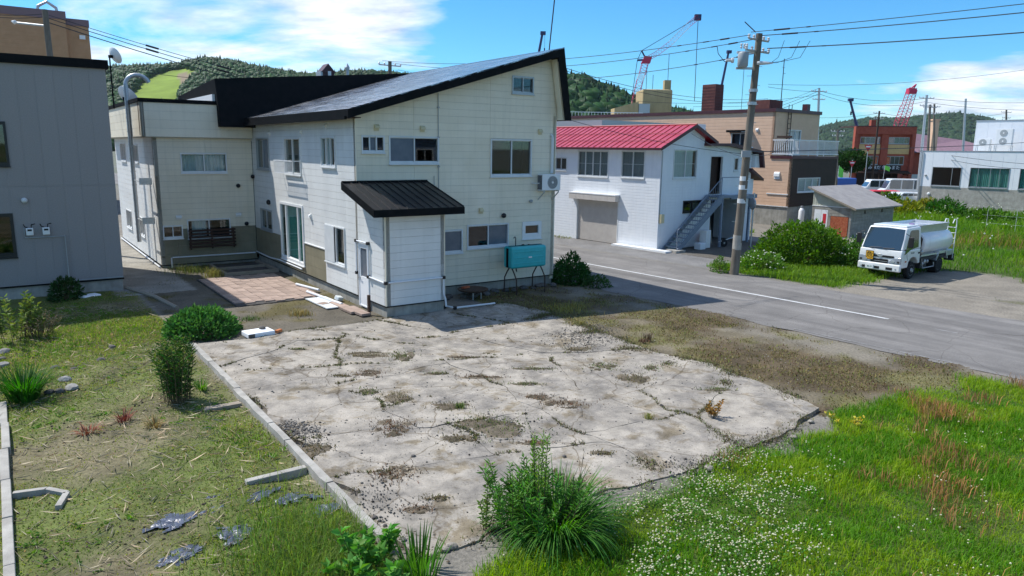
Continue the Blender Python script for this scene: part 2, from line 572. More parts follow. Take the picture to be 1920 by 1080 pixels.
mk('faded_paint', (0.20, 0.19, 0.18), (0.34, 0.33, 0.32), scale=7, rough=0.8, lo=0.45, hi=0.7)
mk('road_paint', (0.62, 0.62, 0.60), (0.36, 0.35, 0.34), scale=5, rough=0.7, lo=0.5, hi=0.75)
mk('paver', (0.30, 0.215, 0.17), (0.40, 0.305, 0.25), scale=5, rough=0.9, bump=0.25, bscale=70, rand=0.16, streak=0.0)
mk('stone', (0.20, 0.19, 0.175), (0.36, 0.345, 0.32), scale=5, rough=0.9, bump=0.4, bscale=25, rand=0.3)
mk('stone_dark', (0.07, 0.062, 0.055), (0.14, 0.13, 0.12), scale=5, rough=0.9, bump=0.4, bscale=25, rand=0.3)
mk('styrofoam', (0.80, 0.82, 0.84), rough=0.8)
mk('orange_brick', (0.50, 0.17, 0.06), rough=0.85)
mk('truck_white', (0.78, 0.79, 0.78), (0.72, 0.73, 0.72), scale=2, rough=0.25, coat=0.6, streak=0.22, streak_col=(0.4, 0.37, 0.32))
mk('tank_white', (0.76, 0.77, 0.76), (0.82, 0.82, 0.80), scale=2, rough=0.28, coat=0.4, streak=0.15)
mk('alu_bright', (0.60, 0.62, 0.64), (0.70, 0.71, 0.72), scale=5, rough=0.4, metal=0.7)
mk('rubber', (0.014, 0.014, 0.015), rough=0.85)
mk('rim', (0.38, 0.39, 0.40), rough=0.4, metal=0.6)
mk('chassis', (0.03, 0.03, 0.032), rough=0.7)
mk('placard', (0.68, 0.36, 0.03), rough=0.5)
mk('placard_black', (0.012, 0.012, 0.012), rough=0.5)
mk('lamp_clear', (0.30, 0.34, 0.38), rough=0.12, spec=0.8, coat=0.8)
mk('lamp_amber', (0.45, 0.10, 0.02), rough=0.2, coat=0.5)
mk('purple', (0.16, 0.08, 0.28), rough=0.3)
mk('sign_red', (0.55, 0.03, 0.04), rough=0.5)
mk('flag_green', (0.25, 0.75, 0.10), rough=0.8)
mk('blue_tarp', (0.05, 0.13, 0.42), rough=0.6)
mk('tool_red', (0.50, 0.06, 0.03), rough=0.5)
mk('skin', (0.48, 0.28, 0.19), rough=0.6)
mk('cloth_dark', (0.02, 0.02, 0.028), rough=0.9)
mk('cloth_white', (0.66, 0.66, 0.66), rough=0.9)
mk('stem', (0.10, 0.075, 0.04), (0.15, 0.115, 0.06), scale=8, rough=0.9)
mk('bark', (0.07, 0.055, 0.04), (0.12, 0.10, 0.075), scale=8, rough=0.95)
mk('plastic_sheet', (0.035, 0.042, 0.065), (0.12, 0.135, 0.175), scale=14, rough=0.33, spec=0.6, bump=1.0, bscale=16)
mk('interior_dark', (0.03, 0.03, 0.032), rough=0.9)  # near-black tone that paints the shade inside rooms
mk_glass('glass')
mk_glass('glass_dark', tint=(0.5, 0.55, 0.57), base=0.015)
mk('glass_frost', (0.10, 0.125, 0.155), (0.14, 0.165, 0.195), scale=3, rough=0.22, spec=0.6)
mk_glass('car_glass', tint=(0.16, 0.20, 0.22), base=0.05)
mk_leaf('leaf')
mk_leaf('blade', trans=0.48, rough=0.6)
mk_leaf('dry', trans=0.15, rough=0.8)

# ================================================================== GROUND
def interp(x, xs, ys):
    return np.interp(x, xs, ys)


def zones(x, y):
    """weights of the ground covers at world (x, y) arrays"""
    dx, dy = x - P0.x, y - P0.y
    a = dx * math.cos(AN) + dy * math.sin(AN); b = -dx * math.sin(AN) + dy * math.cos(AN)
    dx, dy = x - W0.x, y - W0.y
    wa = dx * math.cos(WN) + dy * math.sin(WN); wb = -dx * math.sin(WN) + dy * math.cos(WN)
    wob = (fbm(x, y, 1.1, 4, 11) - 0.5)
    Z = {}
    road = (wa > -9.5) & (wa < -3.25)
    Z['road'] = road
    Z['slab'] = (a > -5.45) & (a < 4.0) & (b > -11.9) & (b < 0.0)
    Z['patio'] = (a > -3.3) & (a < -0.3) & (b > 3.9) & (b < 9.6)
    edge = interp(a, [-5.2, -4.9, -4.3, -2.6, -1.4, 0.6, 1.9, 3.6, 5.0, 8.4, 9.2, 12], [-13.4, -12.9, -12.6, -12.3, -12.15, -12.35, -12.5, -12.1, -12.0, -12.4, -13.2, -17])
    Z['field'] = smooth(edge - b + wob * 1.5, -0.2, 0.35) * smooth(-10.15 - wa, -0.1, 0.35) * (a > -5.2)
    lawn = smooth(-5.5 - a, 0, 0.15) * smooth(9.0 - b, 0, 0.3)
    Z['lawn'] = lawn
    pat = fbm(x, y, 2.2, 4, 3)
    lush = np.exp(-(((a + 7.0) / 1.7) ** 2 + ((b - 2.6) / 2.0) ** 2)) * 0.75 + np.exp(-(((a + 9.6) / 1.4) ** 2 + ((b + 0.0) / 2.5) ** 2)) * 0.35 \
        + np.exp(-(((a + 6.3) / 0.8) ** 2 + ((b + 11.2) / 1.2) ** 2)) * 0.55 + np.exp(-(((a + 6.0) / 0.5) ** 2 + ((b + 6.9) / 1.0) ** 2)) * 0.35
    Z['lawng'] = lawn * np.clip(smooth(pat + lush * 0.55, 0.36, 0.64), 0, 1)
    Z['lush'] = lawn * np.clip(lush, 0, 1)
    Z['yard'] = ((a > -5.45) & (a < 0.2) & (b > 0) & (b < 13)).astype(float)
    moss = ((a > 3.6) & (wa < -9.7) & (b < 3.0) & (a < 12)).astype(float) * (1 - Z['field'])
    Z['mossz'] = moss
    p2 = fbm(x * 0.9 + y * 0.4, y, 1.3, 4, 23)
    core = np.exp(-(((b + 8.8) / 2.6) ** 2 + ((a - 6.4) / 1.5) ** 2)) * 0.6
    Z['mossbrown'] = moss * smooth(p2 + core * 0.55, 0.42, 0.66)
    p3 = fbm(x, y, 1.0, 4, 37)
    Z['mossgreen'] = moss * smooth(p3, 0.42, 0.6) * smooth(-9.75 - wa, 0.1, 0.9)
    Z['verge'] = smooth(wa + wob * 1.0, -2.7, -2.1) * smooth(5.5 - wa, 0, 0.4) * smooth(wb + wob, -11.2, -10.4) * smooth(-4.7 - wb + wob, 0, 0.5)
    far = smooth(wa + wob * 2.5, 5.2, 6.4) * ((wb < -6.5) | ((wa > 19.5) & (wb < 4))) * (wa < 60)
    Z['lot'] = far * (y < 95)
    tuft = smooth(fbm(x, y, 1.6, 3, 51), 0.6, 0.72)
    Z['lotsparse'] = tuft * (wa > 0.0) * (wa < 6.5) * (wb < -14.5)
    Z['alley'] = ((a < -3.7) & (a > -6.2) & (b > 7.5) & (b < 40)).astype(float)
    Z['tansgrass'] = ((wa > 9.5) & (wa < 12.0) & (wb > 2) & (wb < 16)).astype(float)
    return a, b, wa, wb, Z


def ground_colour(x, y):
    a, b, wa, wb, Z = zones(x, y)
    n = fbm(x, y, 0.55, 5, 5)[:, None]
    n2 = fbm(x, y, 3.0, 4, 8)[:, None]
    col = np.array([0.20, 0.185, 0.16]) * (0.75 + 0.5 * n) * (0.85 + 0.3 * n2)

    def put(w, c, var=0.5):
        nonlocal col
        w = np.clip(np.asarray(w, float), 0, 1)[:, None]
        col = col * (1 - w) + np.array(c) * ((1 - var / 2) + var * n) * w
    far = smooth(np.hypot(x, y), 60, 140)
    put(far, (0.15, 0.16, 0.12))
    put(Z['lawn'], (0.165, 0.145, 0.085), 1.0)
    put(Z['lawng'], (0.125, 0.15, 0.045), 0.8)
    put(Z['lush'] * 0.8, (0.09, 0.13, 0.025), 0.5)
    put(Z['yard'], (0.13, 0.115, 0.09), 0.8)
    ym = smooth(fbm(x, y, 0.9, 4, 61), 0.45, 0.65) * Z['yard']
    put(ym * 0.8, (0.10, 0.085, 0.03), 0.7)
    put(Z['mossz'], (0.165, 0.14, 0.095), 1.0)
    sh = Z['mossz'] * smooth(wa + 11.6 + (n[:, 0] - .5) * 0.8, 0, 0.7)
    put(sh * .85, (0.20, 0.18, 0.145), 0.5)
    put(Z['mossgreen'] * 0.8, (0.14, 0.13, 0.05), 0.7)
    put(Z['mossbrown'] * 0.8, (0.085, 0.06, 0.033), 1.2)
    put(Z['field'], (0.06, 0.095, 0.018), 0.6)
    put(Z['verge'], (0.06, 0.085, 0.02), 0.6)
    lotg = ((wa > -2.9) & (wa < 9) & (wb < -10.5)).astype(float)
    put(lotg * 0.9, (0.24, 0.215, 0.175), 0.6)
    put(Z['lotsparse'] * 0.6, (0.12, 0.12, 0.05), 0.5)
    put(Z['lot'], (0.06, 0.09, 0.02), 0.6)
    frontg = ((wa > -2.9) & (wa < 0.2) & (wb > -5)).astype(float)
    put(frontg * smooth(wa, -3.1, -2.2) , (0.20, 0.195, 0.19), 0.6)
    put(Z['alley'], (0.30, 0.28, 0.24), 0.7)
    put(Z['tansgrass'], (0.09, 0.12, 0.03), 0.5)
    alley2 = ((wa > 8.1) & (wa < 9.6) & (wb > -4) & (wb < 30)).astype(float)
    put(alley2, (0.24, 0.235, 0.225), 0.3)
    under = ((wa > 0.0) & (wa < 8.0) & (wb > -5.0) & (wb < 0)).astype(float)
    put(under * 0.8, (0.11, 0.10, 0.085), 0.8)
    h = (fbm(x, y, 0.5, 4, 71) - 0.5) * 0.05
    lump = (fbm(x, y, 0.8, 4, 73) - 0.45) * 0.17
    z = h * 0.4 + lump * Z['lawn'] + (fbm(x, y, 0.7, 3, 77) - 0.5) * 0.12 * np.maximum(Z['mossbrown'], Z['field'])
    z = z * (np.hypot(x, y) < 70)
    dig = (Z['road'] | Z['slab'] | Z['patio']).astype(float)
    z = z * (1 - dig) - 0.05 * dig
    z = np.where(Z['yard'] > 0.5, np.minimum(z, 0.0), z)
    return col, z


def axis_pts(lo, hi, step, far_lo, far_hi):
    core = np.arange(lo, hi + 1e-6, step)
    out = []
    p, s = hi, step
    while p < far_hi:
        s *= 1.13; p += s; out.append(p)
    neg = []
    p, s = lo, step
    while p > far_lo:
        s *= 1.13; p -= s; neg.append(p)
    return np.concatenate([neg[::-1], core, out])


gx = axis_pts(-16, 20, 0.11, -6000, 6000)
gy = axis_pts(5.5, 34, 0.11, -3000, 7000)
GX, GY = np.meshgrid(gx, gy)
px_, py_ = GX.ravel(), GY.ravel()
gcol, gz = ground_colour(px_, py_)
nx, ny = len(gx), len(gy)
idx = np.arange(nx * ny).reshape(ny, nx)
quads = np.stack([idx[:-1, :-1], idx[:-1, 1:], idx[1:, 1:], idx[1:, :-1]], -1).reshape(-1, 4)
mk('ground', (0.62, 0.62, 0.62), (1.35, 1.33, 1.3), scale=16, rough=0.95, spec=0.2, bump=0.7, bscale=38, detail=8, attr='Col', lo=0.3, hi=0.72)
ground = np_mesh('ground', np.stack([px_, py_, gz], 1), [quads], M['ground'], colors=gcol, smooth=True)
tag(ground, kind='structure')

# ------------------------------------------------------------------ road
def strip(name, mat, ca, half_lo, half_hi, b0, b1, z, step=0.35, wob=0.1, seed=1, segs=8):
    bs = np.arange(b0, b1, step)
    lo = half_lo + (fbm(bs, bs * 0, 0.9, 4, seed) - 0.5) * 2 * wob
    hi = half_hi + (fbm(bs, bs * 0 + 9, 0.9, 4, seed + 5) - 0.5) * 2 * wob
    V = []
    for i, bb in enumerate(bs):
        for k in range(segs + 1):
            aa = lo[i] + (hi[i] - lo[i]) * k / segs
            crown = 0.03 * (1 - (2 * k / segs - 1) ** 2) if segs > 2 else 0
            p = WP(aa, bb, z + crown)
            V.append(p[:])
    n = segs + 1
    ii = np.arange(len(bs) * n).reshape(len(bs), n)
    Q = np.stack([ii[:-1, :-1], ii[:-1, 1:], ii[1:, 1:], ii[1:, :-1]], -1).reshape(-1, 4)
    return np_mesh(name, np.array(V), [Q], mat, smooth=True)


def road_material():
    m = mk('road_asphalt', (0.155, 0.146, 0.137), (0.235, 0.222, 0.207), scale=0.75, rough=0.88, bump=0.35, bscale=170, detail=10, lo=0.3, hi=0.75, spec=0.3)
    t = m.node_tree
    p = t.nodes['Principled BSDF']
    src = p.inputs['Base Color'].links[0].from_socket
    tcn = N(t, 'ShaderNodeTexCoord')
    nz = N(t, 'ShaderNodeTexNoise', i_Scale=0.8, i_Detail=4.0)
    t.links.new(tcn.outputs['Object'], nz.inputs['Vector'])
    mixv = N(t, 'ShaderNodeMix', data_type='RGBA')
    mixv.inputs['Factor'].default_value = 0.35
    t.links.new(tcn.outputs['Object'], mixv.inputs['A'])
    t.links.new(nz.outputs['Color'], mixv.inputs['B'])
    vo = N(t, 'ShaderNodeTexVoronoi', feature='DISTANCE_TO_EDGE', i_Scale=0.75)
    t.links.new(mixv.outputs['Result'], vo.inputs['Vector'])
    rp = ramp(t, vo.outputs['Distance'], [(0.0, (0.62, 0.6, 0.58)), (0.007, (1, 1, 1))])
    n3 = N(t, 'ShaderNodeTexNoise', i_Scale=55.0, i_Detail=2.0)
    t.links.new(tcn.outputs['Object'], n3.inputs['Vector'])
    r3 = ramp(t, n3.outputs['Fac'], [(0.3, (0.75, 0.75, 0.75)), (0.7, (1.25, 1.25, 1.25))])
    m1 = N(t, 'ShaderNodeMix', data_type='RGBA', blend_type='MULTIPLY'); m1.inputs['Factor'].default_value = 1
    m2 = N(t, 'ShaderNodeMix', data_type='RGBA', blend_type='MULTIPLY'); m2.inputs['Factor'].default_value = 1
    t.links.new(src, m1.inputs['A']); t.links.new(rp.outputs[0], m1.inputs['B'])
    t.links.new(m1.outputs['Result'], m2.inputs['A']); t.links.new(r3.outputs[0], m2.inputs['B'])
    mw = N(t, 'ShaderNodeMapping', vector_type='TEXTURE'); mw.inputs['Rotation'].default_value = (0, 0, WN); mw.inputs['Scale'].default_value = (.8, 16, 1)
    t.links.new(tcn.outputs['Object'], mw.inputs[0])
    n5 = N(t, 'ShaderNodeTexNoise', i_Scale=1.0, i_Detail=6.0, i_Roughness=0.65); t.links.new(mw.outputs[0], n5.inputs['Vector'])
    r5 = ramp(t, n5.outputs['Fac'], [(0.36, (0.74, 0.73, 0.72)), (0.62, (1.15, 1.14, 1.12))])
    m3 = N(t, 'ShaderNodeMix', data_type='RGBA', blend_type='MULTIPLY'); m3.inputs['Factor'].default_value = 1
    t.links.new(m2.outputs['Result'], m3.inputs['A']); t.links.new(r5.outputs[0], m3.inputs['B'])
    t.links.new(m3.outputs['Result'], p.inputs['Base Color'])
    return m


road_material()
tag(strip('road', M['road_asphalt'], 0, -9.9, -2.9, -60, 120, 0.012, wob=0.16, seed=3), kind='structure')
ln = strip('road_centre_line', M['road_paint'], 0, -6.27, -6.15, -14.4, 60, 0.046, wob=0.012, seed=9, segs=2)
tag(ln, kind='structure')
tag(strip('road_centre_dash', M['faded_paint'], 0, -6.44, -6.36, -16.4, -15.7, 0.046, step=0.2, wob=0.012, seed=19, segs=2), kind='structure')
tag(strip('road_edge_line', M['faded_paint'], 0, -9.72, -9.66, -17.5, -13.2, 0.024, wob=0.03, seed=29, segs=2), kind='structure')
# the far cross street by the red building
mb = MB()
c0, c1 = Vector((30, 104, 0.02)), Vector((100, 137, 0.02))
dv = (c1 - c0).normalized(); nv = Vector((-dv.y, dv.x, 0))
mb.add([c0 - nv * 4.5, c1 - nv * 4.5, c1 + nv * 4.5, c0 + nv * 4.5], [(0, 1, 2, 3)])
tag(mb.build('cross_street', M['asphalt']), kind='structure')

# ------------------------------------------------------------------ broken concrete slab
def clip_poly(P, n, c):
    out = []
    for i in range(len(P)):
        p, q = P[i], P[(i + 1) % len(P)]
        dp, dq = p[0] * n[0] + p[1] * n[1] - c, q[0] * n[0] + q[1] * n[1] - c
        if dp >= 0:
            out.append(p)
        if dp * dq < 0:
            t = dp / (dp - dq)
            out.append((p[0] + (q[0] - p[0]) * t, p[1] + (q[1] - p[1]) * t))
    return out


def area(P):
    return 0.5 * sum(P[i][0] * P[(i + 1) % len(P)][1] - P[(i + 1) % len(P)][0] * P[i][1] for i in range(len(P)))


slab_poly = [(-5.36, -11.95), (-4.4, -11.93), (-1.5, -12.05), (1.5, -12.12), (3.85, -11.6), (4.5, -8.4), (4.05, -6.8), (4.6, -3.0), (4.45, -0.1), (2.2, 0.02), (0.0, -0.03), (-3.0, -0.2), (-5.38, -0.3)]
pieces = [slab_poly]
rs = random.Random(21)
while len(pieces) < 24:
    pieces.sort(key=lambda q: -abs(area(q)))
    q = pieces.pop(0)
    cx = sum(p[0] for p in q) / len(q); cy = sum(p[1] for p in q) / len(q)
    w = max(p[0] for p in q) - min(p[0] for p in q); h = max(p[1] for p in q) - min(p[1] for p in q)
    ang = (0 if w > h else math.pi / 2) + rs.uniform(-0.55, 0.55)
    n = (math.cos(ang), math.sin(ang))
    c = n[0] * (cx + rs.uniform(-0.18, 0.18) * w) + n[1] * (cy + rs.uniform(-0.18, 0.18) * h)
    A, B = clip_poly(q, n, c), clip_poly(q, (-n[0], -n[1]), -c)
    if len(A) > 2 and len(B) > 2:
        pieces += [A, B]


def slab_material():
    m = mk('slab_concrete', (0.235, 0.218, 0.192), (0.40, 0.37, 0.325), scale=2.3, rough=0.92, bump=0.35, bscale=75, detail=10, lo=0.30, hi=0.62, spec=0.25, rand=0.05)
    t = m.node_tree
    p = t.nodes['Principled BSDF']
    src = p.inputs['Base Color'].links[0].from_socket
    tcn = N(t, 'ShaderNodeTexCoord')
    nz = N(t, 'ShaderNodeTexNoise', i_Scale=1.7, i_Detail=6.0)
    t.links.new(tcn.outputs['Object'], nz.inputs['Vector'])
    mixv = N(t, 'ShaderNodeMix', data_type='RGBA')
    mixv.inputs['Factor'].default_value = 0.28
    t.links.new(tcn.outputs['Object'], mixv.inputs['A'])
    t.links.new(nz.outputs['Color'], mixv.inputs['B'])
    vo = N(t, 'ShaderNodeTexVoronoi', feature='DISTANCE_TO_EDGE', i_Scale=0.62)
    t.links.new(mixv.outputs['Result'], vo.inputs['Vector'])
    rp = ramp(t, vo.outputs['Distance'], [(0.0, (0.5, 0.46, 0.4)), (0.008, (1, 1, 1))])
    # dark specks of grit and lichen
    n3 = N(t, 'ShaderNodeTexNoise', i_Scale=30.0, i_Detail=3.0, i_Roughness=0.7)
    t.links.new(tcn.outputs['Object'], n3.inputs['Vector'])
    r3 = ramp(t, n3.outputs['Fac'], [(0.30, (0.32, 0.30, 0.27)), (0.40, (0.95, 0.95, 0.95)), (0.62, (1, 1, 1)), (0.78, (1.25, 1.25, 1.25))])
    n4 = N(t, 'ShaderNodeTexNoise', i_Scale=0.8, i_Detail=9.0, i_Roughness=0.78)
    t.links.new(tcn.outputs['Object'], n4.inputs['Vector'])
    r4 = ramp(t, n4.outputs['Fac'], [(0.36, (0.58, 0.57, 0.57)), (0.56, (1.1, 1.06, 1.0))])
    n6 = N(t, 'ShaderNodeTexNoise', i_Scale=1.25, i_Detail=10.0, i_Roughness=0.72, i_Distortion=0.4)
    t.links.new(tcn.outputs['Object'], n6.inputs['Vector'])
    r6 = ramp(t, n6.outputs['Fac'], [(0.53, (1, 1, 1)), (0.60, (0.70, 0.65, 0.55)), (0.72, (0.48, 0.43, 0.33))])
    for rnode in (rp, r3, r4, r6):
        mm = N(t, 'ShaderNodeMix', data_type='RGBA', blend_type='MULTIPLY'); mm.inputs['Factor'].default_value = 1
        t.links.new(src, mm.inputs['A']); t.links.new(rnode.outputs[0], mm.inputs['B'])
        src = mm.outputs['Result']
    t.links.new(src, p.inputs['Base Color'])


slab_material()
slab = thing('concrete_slab', None, None, P0, AN)
tag(slab, kind='structure')


def warp(p):
    x, y = p
    return (x + (float(fbm(x * 1.0, y, 0.9, 4, 91)) - 0.5) * 0.55, y + (float(fbm(x + 40.0, y, 0.9, 4, 95)) - 0.5) * 0.55)


def rough_outline(q, step=0.13, gap=0.008):
    pts = []
    for i in range(len(q)):
        a_, b_ = q[i], q[(i + 1) % len(q)]
        L = math.hypot(b_[0] - a_[0], b_[1] - a_[1])
        k = max(1, int(L / step))
        for j in range(k):
            pts.append(warp((a_[0] + (b_[0] - a_[0]) * j / k, a_[1] + (b_[1] - a_[1]) * j / k)))
    n = len(pts)
    s = 1 if area(pts) > 0 else -1
    out = []
    for i in range(n):
        p, q0, q1 = pts[i], pts[i - 1], pts[(i + 1) % n]
        tx, ty = q1[0] - q0[0], q1[1] - q0[1]
        L = math.hypot(tx, ty) or 1
        g = gap * (0.3 + 2.2 * float(vnoise(p[0] * 2.3, p[1] * 2.3, 7)) ** 2)
        out.append((p[0] - ty / L * g * s, p[1] + tx / L * g * s))
    return out


CRACK = []
for q in pieces:
    o_ = rough_outline(q)
    CRACK += o_
    zt = 0.024 + rs.uniform(-0.005, 0.005)
    tx, ty = rs.uniform(-0.003, 0.003), rs.uniform(-0.003, 0.003)
    cx = sum(p[0] for p in o_) / len(o_); cy = sum(p[1] for p in o_) / len(o_)
    n = len(o_)
    V = [(x, y, zt + tx * (x - cx) + ty * (y - cy)) for x, y in o_] + [(x, y, -0.06) for x, y in o_]
    mb = MB().add(V, [tuple(range(n))] + [(i, n + i, n + (i + 1) % n, (i + 1) % n) for i in range(n)])
    mb.build('slab_piece', M['slab_concrete'], slab)

# ------------------------------------------------------------------ kerbs
kerb = thing('concrete_kerb', 'long pale concrete kerb along the left edge of the cracked slab', 'kerb', P0, AN)
bb = -0.35
k_len = [1.9, 2.2, 2.3, 0.9, 1.9, 2.0, 1.0]
for i, L in enumerate(k_len):
    b1_ = bb - L
    if b1_ < -12.4:
        break
    sh = rs.uniform(-0.02, 0.02)
    mb = MB()
    n = 8
    for s in range(n):
        y0 = bb - (L - 0.02) * s / n; y1 = bb - (L - 0.02) * (s + 1) / n
        j0 = (float(vnoise(y0 * 3, 1.0, 3)) - .5) * .02; j1 = (float(vnoise(y1 * 3, 1.0, 3)) - .5) * .02
        xl0, xr0, xl1, xr1 = -5.56 + sh + j0, -5.42 + sh - j0, -5.56 + sh + j1, -5.42 + sh - j1
        mb.add([(xl0, y0, -.1), (xr0, y0, -.1), (xr1, y1, -.1), (xl1, y1, -.1), (xl0 + .01, y0, .12 + j0), (xr0 - .01, y0, .12 + j0), (xr1 - .01, y1, .12 + j1), (xl1 + .01, y1, .12 + j1)],
               [(4, 5, 6, 7), (0, 4, 7, 3), (1, 2, 6, 5)] + ([(0, 1, 5, 4)] if s == 0 else []) + ([(3, 7, 6, 2)] if s == n - 1 else []))
    mb.build('kerb_stone', M['concrete_light'], kerb)
    bb = b1_ - 0.02
kb2 = thing('concrete_kerb', 'narrow concrete border strip at the far left of the lawn', 'kerb', P0, AN)
bb = -2.8
for i in range(7):
    L = 1.35
    x0 = -9.48 + rs.uniform(-.02, .02)
    MB().box(x0, bb - L + 0.015, -.1, x0 + .12, bb, .10 + rs.uniform(-.01, .01)).build('kerb_stone', M['concrete_light'], kb2, bevel=0.012)
    bb -= L
ks = MB().box(-6.5, -8.86, -.08, -5.58, -8.74, .085).build('concrete_kerb', M['concrete_light'], None, bevel=0.012)
ks.location = P0; ks.rotation_euler = (0, 0, AN)
tag(ks, 'short concrete kerb stub joining the kerb beside the plastic sheeting', 'kerb')
ks = MB()
for p, q in (((-9.35, -7.35), (-8.95, -7.45)), ((-8.95, -7.45), (-8.72, -7.75)), ((-8.72, -7.75), (-8.85, -8.15))):
    d = Vector((q[0] - p[0], q[1] - p[1], 0)).normalized() ; nn = Vector((-d.y, d.x, 0)) * .04
    ks.prism([Vector((p[0], p[1], -.05)) - nn, Vector((q[0], q[1], -.05)) - nn, Vector((q[0], q[1], -.05)) + nn, Vector((p[0], p[1], -.05)) + nn], (0, 0, .13))
o = ks.build('garden_edging', M['concrete_light'], None)
o.location = P0; o.rotation_euler = (0, 0, AN)
tag(o, 'small bent concrete edging piece beside the far left strip', 'edging')
# wooden stub left of the kerb joint
o = MB().box(-6.3, -5.32, -.02, -5.62, -5.24, .07).box(-6.25, -5.18, -.02, -5.62, -5.1, .05).build('timber_edging', M['wood_weathered'], None)
o.location = P0; o.rotation_euler = (0, 0, AN)
tag(o, 'two short rotten timbers butting the kerb behind the lily clump', 'timber')

# ------------------------------------------------------------------ paver patio
pat = thing('paver_patio', None, None, P0, AN)
tag(pat, kind='structure')
MB().box(-3.28, 3.95, -.04, -0.42, 9.55, .012).build('bedding', M['stone_dark'], pat)
pv = 0.30
mesh_cache = {}
for i in range(9):
    for j in range(18):
        x0 = -3.25 + i * (pv + 0.012); y0 = 4.0 + j * (pv + 0.012) + (0.15 if i % 2 else 0)
        if y0 + pv > 9.6 or (y0 < 4.4 and x0 < -2.6 and rs.random() < .5):
            continue
        if 'p' not in mesh_cache:
            t_ = MB().box(-pv / 2, -pv / 2, -.03, pv / 2, pv / 2, .03).build('paver', M['paver'], pat, bevel=0)
            mesh_cache['p'] = t_.data
            o = t_
        else:
            o = bpy.data.objects.new('paver', mesh_cache['p']); link(o, pat)
        o.location = (x0 + pv / 2, y0 + pv / 2, 0.012 + rs.uniform(-.006, .008))
        o.rotation_euler = (rs.uniform(-.012, .012), rs.uniform(-.012, .012), rs.uniform(-.012, .012))
# a few pavers and steps by the annex door
for (x, y, w, h, z, r) in ((-0.55, 2.3, .9, .3, .05, .02), (-.55, 1.95, .9, .3, .045, -.03), (-.5, 1.35, .8, .45, .06, .02), (-.45, .75, .55, .3, .07, .05), (-.9, 2.75, .3, .3, .03, .3)):
    o = MB().box(-w / 2, -h / 2, -.04, w / 2, h / 2, .04).build('stepping_paver', M['paver'], pat, bevel=.01)
    o.location = (x, y, z); o.rotation_euler = (0, 0, r + math.pi / 2)

# ================================================================== WALLS, WINDOWS
def clip_top(P, t0, s):
    """keep the part of the (u, z) polygon with z <= t0 + s * u"""
    out = []
    g = lambda p: t0 + s * p[0] - p[1]
    for i in range(len(P)):
        p, q = P[i], P[(i + 1) % len(P)]
        dp, dq = g(p), g(q)
        if dp >= 0:
            out.append(p)
        if dp * dq < 0:
            t = dp / (dp - dq)
            out.append((p[0] + (q[0] - p[0]) * t, p[1] + (q[1] - p[1]) * t))
    return out


def minus(rect, holes):
    """(u0,u1,z0,z1) minus holes -> list of rects"""
    u0, u1, z0, z1 = rect
    hs = [h for h in holes if h[0] < u1 and h[1] > u0 and h[2] < z1 and h[3] > z0]
    if not hs:
        return [rect]
    us = sorted({u0, u1} | {min(max(e, u0), u1) for h in hs for e in h[:2]})
    out = []
    for a_, b_ in zip(us[:-1], us[1:]):
        if b_ - a_ < 1e-4:
            continue
        m = (a_ + b_) / 2
        zs = [(z0, z1)]
        for h in hs:
            if h[0] < m < h[1]:
                nz = []
                for p, q in zs:
                    if h[2] >= q or h[3] <= p:
                        nz.append((p, q)); continue
                    if h[2] > p: nz.append((p, h[2]))
                    if h[3] < q: nz.append((h[3], q))
                zs = nz
        for p, q in zs:
            if q - p > 1e-3:
                out.append((a_, b_, p, q))
    # merge neighbours with the same z range
    out.sort(key=lambda r: (r[2], r[3], r[0]))
    res = []
    for r in out:
        if res and abs(res[-1][1] - r[0]) < 1e-6 and abs(res[-1][2] - r[2]) < 1e-6 and abs(res[-1][3] - r[3]) < 1e-6:
            res[-1] = (res[-1][0], r[1], r[2], r[3])
        else:
            res.append(r)
    return res


def polyprism(mb, F, P, d0, d1):
    n = len(P)
    A = [F(u, z, d0) for u, z in P]; B = [F(u, z, d1) for u, z in P]
    mb.add(A + B, [tuple(range(n)), tuple(range(2 * n - 1, n - 1, -1))] + [(i, n + i, n + (i + 1) % n, (i + 1) % n) for i in range(n)])


def wall(parent, F, u0, u1, z0, z1, holes=(), mat='cream_siding', back='joint_backing', joints=(), course=0.455, top=None, boards=True, thick=0.15, name='wall', zstart=None, groove=True):
    mb = MB()
    for r in minus((u0, u1, z0, z1), holes):
        P = [(r[0], r[2]), (r[1], r[2]), (r[1], r[3]), (r[0], r[3])]
        if top:
            P = clip_top(P, *top)
        if len(P) > 2:
            polyprism(mb, F, P, -0.02 if boards else 0.0, -thick)
    w = mb.build(name, M[back if boards else mat], parent)
    if not boards:
        return w
    js = [u0] + [j for j in sorted(joints) if u0 < j < u1] + [u1]
    z = z0 if zstart is None else zstart
    g = 0.003
    while z < z1 - 0.01:
        for a_, b_ in zip(js[:-1], js[1:]):
            for r in minus((a_, b_, max(z, z0), min(z + course, z1)), holes):
                rr = (r[0] + (g if abs(r[0] - a_) < 1e-6 and a_ > u0 else 0), r[1] - (g if abs(r[1] - b_) < 1e-6 and b_ < u1 else 0), r[2] + g, r[3] - g)
                if rr[1] - rr[0] < .01 or rr[3] - rr[2] < .012:
                    continue
                mbb = MB()
                zm = z + course / 2
                spans = [(rr[2], rr[3])]
                if groove and rr[2] + .03 < zm < rr[3] - .03:
                    spans = [(rr[2], zm - .0035), (zm + .0035, rr[3])]
                for s0, s1 in spans:
                    P = [(rr[0], s0), (rr[1], s0), (rr[1], s1), (rr[0], s1)]
                    if top:
                        P = clip_top(P, top[0] - .003, top[1])
                    if len(P) > 2:
                        polyprism(mbb, F, P, 0.0, -0.0195)
                if mbb.V:
                    mbb.build('siding_board', M[mat], w)
        z += course
    return w


